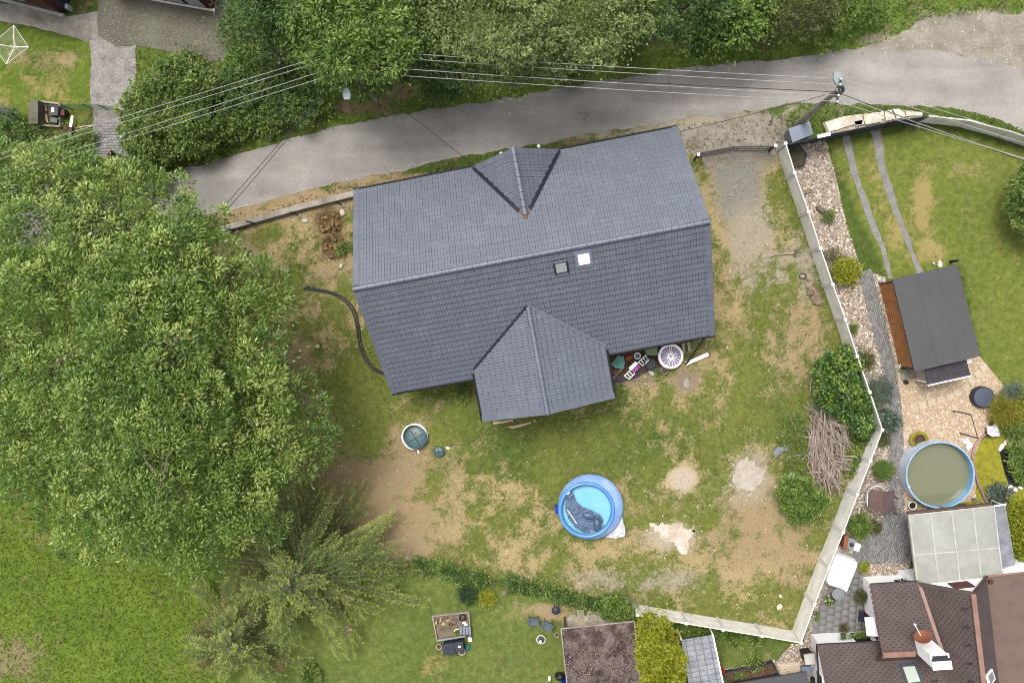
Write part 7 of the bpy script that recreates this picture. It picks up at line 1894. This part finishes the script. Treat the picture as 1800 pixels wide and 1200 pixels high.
for k, (a_, b_, lb) in enumerate([(819, 1096, 'white block at the right edge of the compost bay'), (826, 1120, 'white block just below the compost bay corner'), (827, 1124, 'white block lowest beside the slate bins'), (816, 1092, 'white slab lying beside the small tyre')]):
    MB().box(P(a_, b_, .02 if k else .2), (.2, .10, .14), .1).thing('block', M['white'], lb, 'block', 'white blocks by the compost')
r_ = root('planting_table', 'grey slatted planting table inside the compost bay', 'table', P(815, 1108, 0))
for k in range(4): MB().slab([P(808 + 5 * k, 1101, .5), P(812 + 5 * k, 1100.5, .5), P(813 + 5 * k, 1114, .5), P(809 + 5 * k, 1115, .5)][::-1], (0, 0, -.03)).part('slat', M['greyblue'], r_)
for a_, b_ in ((809, 1102), (826, 1101), (810, 1113), (827, 1112)): MB().box(P(a_, b_, 0), (.04, .04, .46)).part('leg', M['steel'], r_)
r_ = root('brick_stack', 'small stack of reddish bricks beside the wide fir', 'bricks', P(614, 1105, 0))
for k in range(6): MB().box(P(611 + 5 * (k % 2), 1100 + 5 * (k // 2), .0), (.24, .12, .1 + .08 * (k % 2)), .15 * k).part('brick', M['terracotta'] if k % 3 else M['rockcream'], r_)
r_ = root('log_heap', 'little heap of logs in the shade left of the wide fir', 'logs', P(482, 925, 0))
for k in range(7):
    p = P(474 + 4 * k, 925 + 3 * (k % 2), .1 + .1 * (k % 2)); MB().tube([p - Vector((.1, .22, 0)), p + Vector((.1, .22, 0))], .08, 8).part('log', M['wood_pale'] if k % 2 else M['bark'], r_)
MB().blob(P(555, 1196, .15), .22, .2, .2, 9, 5, .2).thing('garden_stone', M['rockcream'], 'pale stone at the lower picture edge beside the small bush', 'stone')
MB().blob(P(886, 1042, .1), .2, .16, .14, 9, 5, .2).thing('garden_stone', M['stone'], 'grey brown stone just below the ivy hedge', 'stone'); MB().blob(P(810, 988, .12), .17, .13, .14, 9, 5, .2).thing('garden_stone', M['stone'], 'rounded stone just above the ivy hedge', 'stone')

# ------------------------------------------------------------------ the neighbours across the road, upper left
nh = root('neighbour_house', 'maroon clad neighbouring house corner at the top left edge', 'house', P(114, 26, 0))
c0, cW = P(114, 27, 0), P(-60, -18, 0); dw = (cW - c0).normalized(); dn_ = Vector((dw.y, -dw.x, 0)); dn_ = dn_ if dn_.y > 0 else -dn_
MB().prism([(p.x, p.y) for p in (c0, c0 + dn_ * 7, c0 + dn_ * 7 + dw * 8, c0 + dw * 8)], .25, 4.2).part('wall', M['redbrown'], nh)
MB().obb(c0 + dw * 4 + Vector((0, 0, .13)) - dn_ * .06, dw * 4.05, dn_ * .1, (0, 0, .13)).part('plinth', M['cream'], nh)
for z in (.7, 1.05): MB().obb(c0 + dw * 4 + Vector((0, 0, z)) - dn_ * .02, dw * 4.0, dn_ * .03, (0, 0, .14)).part('board', M['brownpaint'], nh)
wf = MB().obb(c0 + dw * 3.0 + Vector((0, 0, 2.3)) - dn_ * .03, dw * 1.5, dn_ * .05, (0, 0, 1.0)).part('window', M['greyblue'], nh)
MB().obb(c0 + dw * 3.0 + Vector((0, 0, 2.3)) - dn_ * .06, dw * 1.36, dn_ * .05, (0, 0, .88)).part('pane', M['glasswhite'], wf)
MB().slab([c0 - dw * .3 - dn_ * .15 + Vector((0, 0, 4.2)), c0 + dw * 8 - dn_ * .15 + Vector((0, 0, 4.2)), c0 + dw * 8 + dn_ * 7 + Vector((0, 0, 5.2)), c0 - dw * .3 + dn_ * 7 + Vector((0, 0, 5.2))], (0, 0, .15)).part('roof', M['felt_brown'], nh)
n2 = root('glazed_porch', 'maroon framed glazed porch beyond the mossy driveway', 'porch', P(376, 17, 0))
c0, cW = P(376, 17, 0), P(258, -4, 0); dw = (cW - c0).normalized(); dn_ = Vector((dw.y, -dw.x, 0)); dn_ = dn_ if dn_.y > 0 else -dn_
MB().prism([(p.x, p.y) for p in (c0, c0 + dn_ * 4, c0 + dn_ * 4 + dw * 6, c0 + dw * 6)], .0, 2.6).part('wall', M['redbrown'], n2)
MB().obb(c0 + dw * 3 - dn_ * .05 + Vector((0, 0, .06)), dw * 3.1, dn_ * .08, (0, 0, .06)).part('plinth', M['concrete'], n2)
for k in range(4):
    f_ = MB().obb(c0 + dw * (.75 + 1.25 * k) - dn_ * .03 + Vector((0, 0, 1.3)), dw * .56, dn_ * .04, (0, 0, 1.05)).part('window', M['purple'] if False else M['redbrown'], n2)
    MB().obb(c0 + dw * (.75 + 1.25 * k) - dn_ * .05 + Vector((0, 0, 1.35)), dw * .50, dn_ * .04, (0, 0, .92)).part('pane', M['glasswhite'], f_)
MB().slab([c0 + Vector((0, 0, 2.6)), c0 + dw * 6 + Vector((0, 0, 2.6)), c0 + dw * 6 + dn_ * 4 + Vector((0, 0, 3.2)), c0 + dn_ * 4 + Vector((0, 0, 3.2))], (0, 0, .12)).part('roof', M['felt_brown'], n2)
p = P(113, 11, 0); r_ = root('wheelie_bin', 'dark grey wheeled bin beside the maroon house corner', 'bin', p)
MB().slab([p + Vector((-.3, -.3, .95)), p + Vector((.3, -.3, .95)), p + Vector((.3, .35, .95)), p + Vector((-.3, .35, .95))], (0, 0, -.9)).part('body', M['plastic_dark'], r_)
MB().slab([p + Vector((-.33, -.34, 1.03)), p + Vector((.33, -.34, 1.03)), p + Vector((.33, .38, 1.08)), p + Vector((-.33, .38, 1.08))], (0, 0, -.06)).part('lid', M['plastic_dark'], r_)
MB().tube([p + Vector((-.26, .42, 1.0)), p + Vector((.26, .42, 1.0))], .025, 6).part('handle', M['plastic_dark'], r_); MB().box(p + Vector((-.02, -.06, 1.055)), (.12, .12, .02)).part('sticker', M['white'], r_)
for sx in (-1, 1): MB().lathe([(.1, -.03), (.1, .03)], p + Vector((sx * .28, .3, .1)), 12).part('wheel', M['black'], r_)
MB().box(p + Vector((.42, -.2, 0)), (.16, .26, .55)).thing('canister', M['sheet'], 'pale canister standing right of the wheeled bin', 'canister')
# rotary clothes dryer
hub = P(19, 80, 1.55); g0_ = Vector((hub.x, hub.y, 0))
r_ = root('clothes_dryer', 'white rotary clothes dryer with stretched lines on the upper left lawn', 'clothes dryer', g0_)
MB().tube([g0_, hub], .025, 8).part('pole', M['white'], r_)
tips4 = [P(24, 45, 1.9), P(50, 83, 1.9), P(11, 113, 1.9), P(-14, 77, 1.9)]
for t in tips4: MB().tube([hub - Vector((0, 0, .3)), t], .022, 6).part('arm', M['white'], r_)
for k in range(4):
    a_, b_ = tips4[k], tips4[(k + 1) % 4]
    for j in range(6):
        f_ = 1 - j * .13
        MB().tube([hub.lerp(a_, f_), hub.lerp(b_, f_)], .0035 if j else .011, 4).part('line', M['white'], r_)
    MB().tube([hub - Vector((0, 0, .55)), hub.lerp(a_, .5) - Vector((0, 0, .02))], .014, 5).part('strut', M['white'], r_)
# block steps with the person
for k, y_ in enumerate([214, 223, 232, 241, 250, 260, 270, 280, 290]):
    a_ = [P(166, y_, 0), P(229, y_, 0), P(229, y_ + 9, 0), P(166, y_ + 9, 0)]
    mb = MB(); mb.prism([(p.x, p.y) for p in a_[::-1]], -.1, .17 - .012 * k + .016)
    o = mb.setting('path_step', mk('step pavers', C8(158, 152, 150), C8(128, 122, 120), rough=.95, vs_=3, fine=14, famt=.28, bump=.4) if k == 0 else bpy.data.materials['step pavers'])
pavers('step_pavers', [(167, 214), (228, 214), (228, 299), (167, 299)], None, .19, .16, .16, 0.0, .008, (.85, .4))
for a_, b_ in ((215, 227), (211, 237), (222, 233), (219, 246), (222, 260), (214, 228)):
    pass
fl_ = MB()
for a_, b_ in [(209, 228), (219, 226), (220, 233), (213, 241), (222, 242), (220, 252), (224, 261), (216, 236)]: fl_.blob(P(a_, b_, .5), .07, .07, .04, 7, 4)
fl_.thing('flower_spray', mk('yellow blossom', C8(240, 232, 150), rough=.7), 'spray of pale yellow blossoms at the right side of the steps', 'flowers')
# green wire mesh fence
fr_ = root('mesh_fence', 'green wire mesh fence crossing the path above the steps', 'fence', P(100, 190, 0))
fp = [P(100, 193, 0), P(128, 193, 0), P(164, 192, 0), P(190, 193, 0), P(216, 196, 0)]
M['greenwire'] = mk('green coated wire', C8(92, 132, 98), rough=.6)
for q in fp: MB().tube([q, q + Vector((0, 0, 1.25))], .028, 6).part('post', M['greenwire'], fr_)
for i in range(len(fp) - 1):
    mb = MB(); a_, b_ = fp[i], fp[i + 1]
    for k in range(9): mb.tube([a_ + Vector((0, 0, .05 + .145 * k)), b_ + Vector((0, 0, .05 + .145 * k))], .008, 3, cap=False)
    n_ = int((b_ - a_).length / .11)
    for k in range(n_): q = a_.lerp(b_, k / n_); mb.tube([q + Vector((0, 0, .05)), q + Vector((0, 0, 1.22))], .007, 3, cap=False)
    mb.part('mesh_panel', M['greenwire'], fr_)
# cold frame corner
MB().slab([P(52, 174, .9), P(67, 176, .9), P(66, 218, .9), P(50, 217, .9)][::-1], (0, 0, -.9)).thing('block_wall', M['drive'], 'thick old grey wall block left of the timber cold frame', 'wall')
r_ = root('cold_frame', 'ramshackle timber cold frame with green crates beside the old wall block', 'cold frame', P(85, 200, 0))
cf = [P(69, 178, .4), P(104, 182, .4), P(104, 222, .4), P(70, 220, .4)]
for k in range(4):
    a_, b_ = cf[k], cf[(k + 1) % 4]; d_, n_ = pframe(a_, b_)
    MB().obb((a_ + b_) / 2 - Vector((0, 0, .2)), (b_ - a_) / 2, n_ * .05, (0, 0, .2)).part('board', M['wood_grey'], r_)
MB().slab([p - Vector((0, 0, .3)) for p in cf][::-1], (0, 0, -.08)).part('soil', M['soil'], r_)
for a_, b_, l in ((77, 196, .5), (80, 203, .6), (84, 209, .5), (82, 190, .4)): MB().box(P(a_, b_, .1), (.1, l, .12), .1).part('plank', M['wood_pale'], r_)
M['cratg'] = mk('green grey crate', C8(104, 124, 112), rough=.6)
MB().slab([P(87, 184, .7), P(103, 186, .7), P(101, 203, .7), P(86, 203, .7)][::-1], (0, 0, -.4)).thing('crate', M['felt'], 'grey crate with a white lid plate in the cold frame', 'crate')
MB().slab([P(90, 189, .73), P(95, 189, .73), P(95, 197, .73), P(90, 197, .73)][::-1], (0, 0, -.03)).thing('lid_plate', M['white'], 'white plate lying on the grey crate', 'plate')
MB().slab([P(89, 206, .6), P(101, 208, .6), P(100, 216, .6), P(88, 215, .6)][::-1], (0, 0, -.3)).thing('crate', M['cratg'], 'green crate at the lower end of the cold frame', 'crate')
MB().slab([P(105, 191, .5), P(113, 192, .5), P(113, 203, .5), P(104, 203, .5)][::-1], (0, 0, -.4)).thing('tub', M['redbrown'], 'dark red tub right of the cold frame', 'tub')
MB().slab([P(125, 203, .4), P(129, 204, .4), P(126, 224, .4), P(121, 223, .4)][::-1], (0, 0, -.05)).thing('board', M['white'], 'narrow white board on the bank above the steps', 'board')
MB().tube([P(130, 226, .1), P(150, 222, .12), P(165, 221, .12)], .05, 6).thing('log', M['wood_pale'], 'pale thin log lying beside the upper steps', 'log')
MB().blob(P(120, 230, .2), .3, .36, .25, 10, 6, .25).thing('soil_heap', M['soil'], 'reddish heap of earth on the bank above the steps', 'heap')
MB().slab([P(150, 266, .1), P(164, 262, .1), P(165, 280, .1), P(150, 282, .1)][::-1], (0, 0, -.1)).thing('paving_slab', M['felt'], 'grey slab beside the lower steps', 'slab')

# ------------------------------------------------------------------ person on the steps
def human(base, face, label):
    r_ = root('person', label, 'person', base)
    # joints in metres, x = forward, y = left
    J = [((0, 0, .92), .125), ((0, 0, 1.08), .115), ((.02, 0, 1.25), .125), ((.03, 0, 1.40), .11), ((.05, 0, 1.49), .052), ((.08, 0, 1.56), .06), ((.09, 0, 1.64), .092), ((.08, 0, 1.70), .08)]
    E_ = [(0, 1), (1, 2), (2, 3), (3, 4), (4, 5), (5, 6), (6, 7)]
    def chain(start, pts):
        k = start
        for p, r in pts: J.append((p, r)); E_.append((k, len(J) - 1)); k = len(J) - 1
        return k
    for s in (-1, 1):
        st = .18 * s
        chain(0, [((.0, .09 * s, .86), .095), ((.12 + st * .8, .1 * s, .50), .062), ((.02 + st * 1.6, .1 * s, .10), .042), ((.02 + st * 1.6, .1 * s, .04), .045), ((.16 + st * 1.6, .11 * s, .03), .034)])
        h = chain(3, [((.02, .18 * s, 1.39), .062), ((.06 - st * .3, .25 * s, 1.12), .042), ((.24 - st * .5, .24 * s, .98), .030), ((.30 - st * .5, .23 * s, .95), .034)])
        hp_ = J[h][0]
        for k in range(4): chain(h, [((hp_[0] + .05, hp_[1] + (.025 - .017 * k) * s, hp_[2] - .01), .0085), ((hp_[0] + .075 + .01 * (k in (1, 2)), hp_[1] + (.026 - .018 * k) * s, hp_[2] - .04), .0075)])
        chain(h, [((hp_[0] + .01, hp_[1] - .035 * s, hp_[2] + .0), .010), ((hp_[0] + .045, hp_[1] - .045 * s, hp_[2] - .02), .008)])
    me = bpy.data.meshes.new('body_cage'); me.from_pydata([j[0] for j in J], E_, [])
    ob = bpy.data.objects.new('body_cage', me); col.objects.link(ob)
    sk = ob.modifiers.new('skin', 'SKIN'); sk.branch_smoothing = .4
    for k, sv_ in enumerate(me.skin_vertices[0].data): sv_.radius = (J[k][1], J[k][1]); sv_.use_root = (k == 0)
    ss = ob.modifiers.new('sub', 'SUBSURF'); ss.levels = ss.render_levels = 2
    dg = bpy.context.evaluated_depsgraph_get()
    bm_ = bpy.data.meshes.new_from_object(ob.evaluated_get(dg)); bm_.name = 'body'
    bpy.data.objects.remove(ob)
    bm_.materials.clear()
    for m_ in (M['skin'], M['navy'], M['jeans'], M['hair'], M['black']): bm_.materials.append(m_)
    for f_ in bm_.polygons:
        x, y, z = f_.center; k = 0
        if z < .075: k = 4
        elif z < .98 and abs(y) < .2: k = 2
        elif z < 1.46 and (abs(y) < .2 or z > 1.22): k = 1
        elif z > 1.60 and (x < .10 or z > 1.71): k = 3
        f_.material_index = k; f_.use_smooth = True
    b_ = link('body', bm_, r_); b_.rotation_euler = (0, 0, face)
    hd = MB(); hd.blob((.17, 0, 1.625), .022, .016, .02, 8, 5, 0)
    for s in (-1, 1): hd.blob((.085, .09 * s, 1.63), .02, .012, .03, 8, 5, 0)
    me = hd.mesh('face', M['skin']); f2 = link('face', me, r_); f2.rotation_euler = (0, 0, face)
    ey = MB()
    for s in (-1, 1): ey.blob((.165, .032 * s, 1.65), .012, .012, .009, 8, 5, 0)
    e2 = link('eye', ey.mesh('eye', M['black']), r_); e2.rotation_euler = (0, 0, face)
q = P(216, 279, .17); q.z = .10
human(q, math.radians(172), 'person in dark blue top and dark trousers walking on the block steps')

# ------------------------------------------------------------------ power poles, street lamps and wires
PZ = 7.6
p1, p2 = P(1474, 158, PZ), P(605, 108, PZ)
def lamp(c, d_, lab, arm0):
    r_ = root('street_lamp', lab, 'street lamp', c, 'street lamps')
    s_ = Vector((-d_.y, d_.x, 0))
    pts_ = [c + d_ * .02 - s_ * .10, c + d_ * .02 + s_ * .10, c + d_ * .32 + s_ * .20, c + d_ * .58 + s_ * .16, c + d_ * .58 - s_ * .16, c + d_ * .32 - s_ * .20]
    MB().slab(pts_[::-1], (0, 0, -.13)).part('housing', M['lampgrey'], r_)
    ci = c + d_ * .36
    MB().slab([ci + (p - ci) * .7 - Vector((0, 0, .13)) for p in pts_][::-1], (0, 0, -.05)).part('lens', M['glasswhite'], r_)
    MB().tube([arm0, c + d_ * .06], .03, 6).part('arm', M['steel'], r_)
def pole(top, label, ins_, r0=.17):
    r_ = root('power_pole', label, 'power pole', Vector((top.x, top.y, 0)), 'power poles')
    MB().tube([Vector((top.x, top.y, 0)), Vector((top.x, top.y, PZ * .5)), top], r0, 12, r0 * .62).part('shaft', M['concrete_old'], r_)
    a_, b_ = ins_[0], ins_[-1]
    MB().tube([a_.lerp(b_, -.08), a_.lerp(b_, 1.08)], .05, 6).part('crossarm', M['iron'], r_)
    for q in ins_:
        MB().lathe([(.03, -.05), (.075, 0), (.05, .05), (.08, .09), (.03, .16)], q, 12).part('insulator', M['insul'], r_, smooth=True)
    MB().box(top + Vector((.05, -.1, -.45)), (.22, .3, .35)).part('junction_box', M['iron'], r_)
    MB().lathe([(.2, -.02), (.22, .06), (.05, .12)], top + Vector((.12, .05, -.2)), 12).part('bracket', M['iron'], r_)
    MB().tube([Vector((top.x + .17, top.y - .02, .2)), Vector((top.x + .12, top.y - .02, PZ - .4))], .025, 5).part('cable_duct', M['cable'], r_)
i1 = [P(a_, b_, PZ + .1) for a_, b_ in ((1478, 140), (1476, 150), (1473, 169), (1471, 180))]
i2 = [P(a_, b_, PZ + .1) for a_, b_ in ((606, 88), (606, 97), (604, 115), (603, 127))]
pole(p1, 'concrete power pole with white insulators at the road bend', i1)
pole(p2, 'concrete power pole hidden in the roadside trees', i2)
lamp(P(1473, 149, PZ - .2), Vector((-.05, 1, 0)).normalized(), 'grey blue street lamp head on the pole at the road bend', p1 + Vector((0, 0, -.25)))
lamp(P(608, 154, 6.6), Vector((.1, -1, 0)).normalized(), 'grey blue street lamp head poking out of the roadside trees', p2 + Vector((0, 0, -.9)))
def span(a_, b_, sag, n=14): return [a_.lerp(b_, k / n) - Vector((0, 0, sag * 4 * (k / n) * (1 - k / n))) for k in range(n + 1)]
le = [P(a_, b_, 7.5) for a_, b_ in ((-260, 346), (-260, 356), (-260, 383), (-260, 391))]
re_ = [P(a_, b_, 7.5) for a_, b_ in ((2000, 298), (2000, 312), (2000, 346), (2000, 336))]
for k, lb in enumerate(['topmost of the four bare power wires along the road', 'second from the top of the bare power wires along the road', 'third from the top of the bare power wires along the road', 'lowest of the four bare power wires along the road']):
    MB().tube(span(le[k], i2[k] + Vector((0, 0, .12)), .18) + span(i2[k] + Vector((0, 0, .12)), i1[k] + Vector((0, 0, .12)), .25)[1:] + span(i1[k] + Vector((0, 0, .12)), re_[k], .15)[1:], .014, 5).thing('power_wire', M['wire'], lb, 'wire', 'bare power wires')
MB().tube(span(p2 + Vector((0, 0, -.4)), p1 + Vector((0, 0, -.4)), .3) + span(p1 + Vector((0, 0, -.4)), P(2000, 352, 7.1), .2)[1:], .018, 5).thing('telephone_cable', M['cable'], 'thick black cable below the bare power wires', 'cable')
for a_, b_, lb in ((p1 + Vector((0, 0, -.5)), W(HL - .3, HD - .3, 3.1), 'black service cable from the bend pole to the house corner'), (p2 + Vector((0, 0, -.5)), W(DU - DW + .1, HD - .1, 3.6), 'thin black service cable from the hidden pole to the front gable'),
                   (p2 + Vector((0, 0, -.5)), P(310, 455, 5.5), 'upper black service cable crossing the road towards the ash'), (p2 + Vector((0, 0, -.7)), P(322, 457, 5.3), 'lower black service cable crossing the road towards the ash')):
    MB().tube(span(a_, b_, .2), .016, 5).thing('service_cable', M['cable'], lb, 'cable', 'service cables')
# white things beside the front gable
for a_, b_, lb in ((947, 257, 'white globe lamp post behind the front gable roof, right side'), (881, 270, 'white globe lamp post behind the front gable roof, left side')):
    p = P(a_, b_, 1.0); r_ = root('garden_lamp', lb, 'lamp', Vector((p.x, p.y, 0)), 'front garden lamps')
    MB().tube([Vector((p.x, p.y, 0)), p - Vector((0, 0, .05))], .03, 6).part('post', M['felt_dark'], r_); MB().blob(p, .10, .10, .1, 12, 7, 0).part('globe', M['white'], r_, smooth=True)
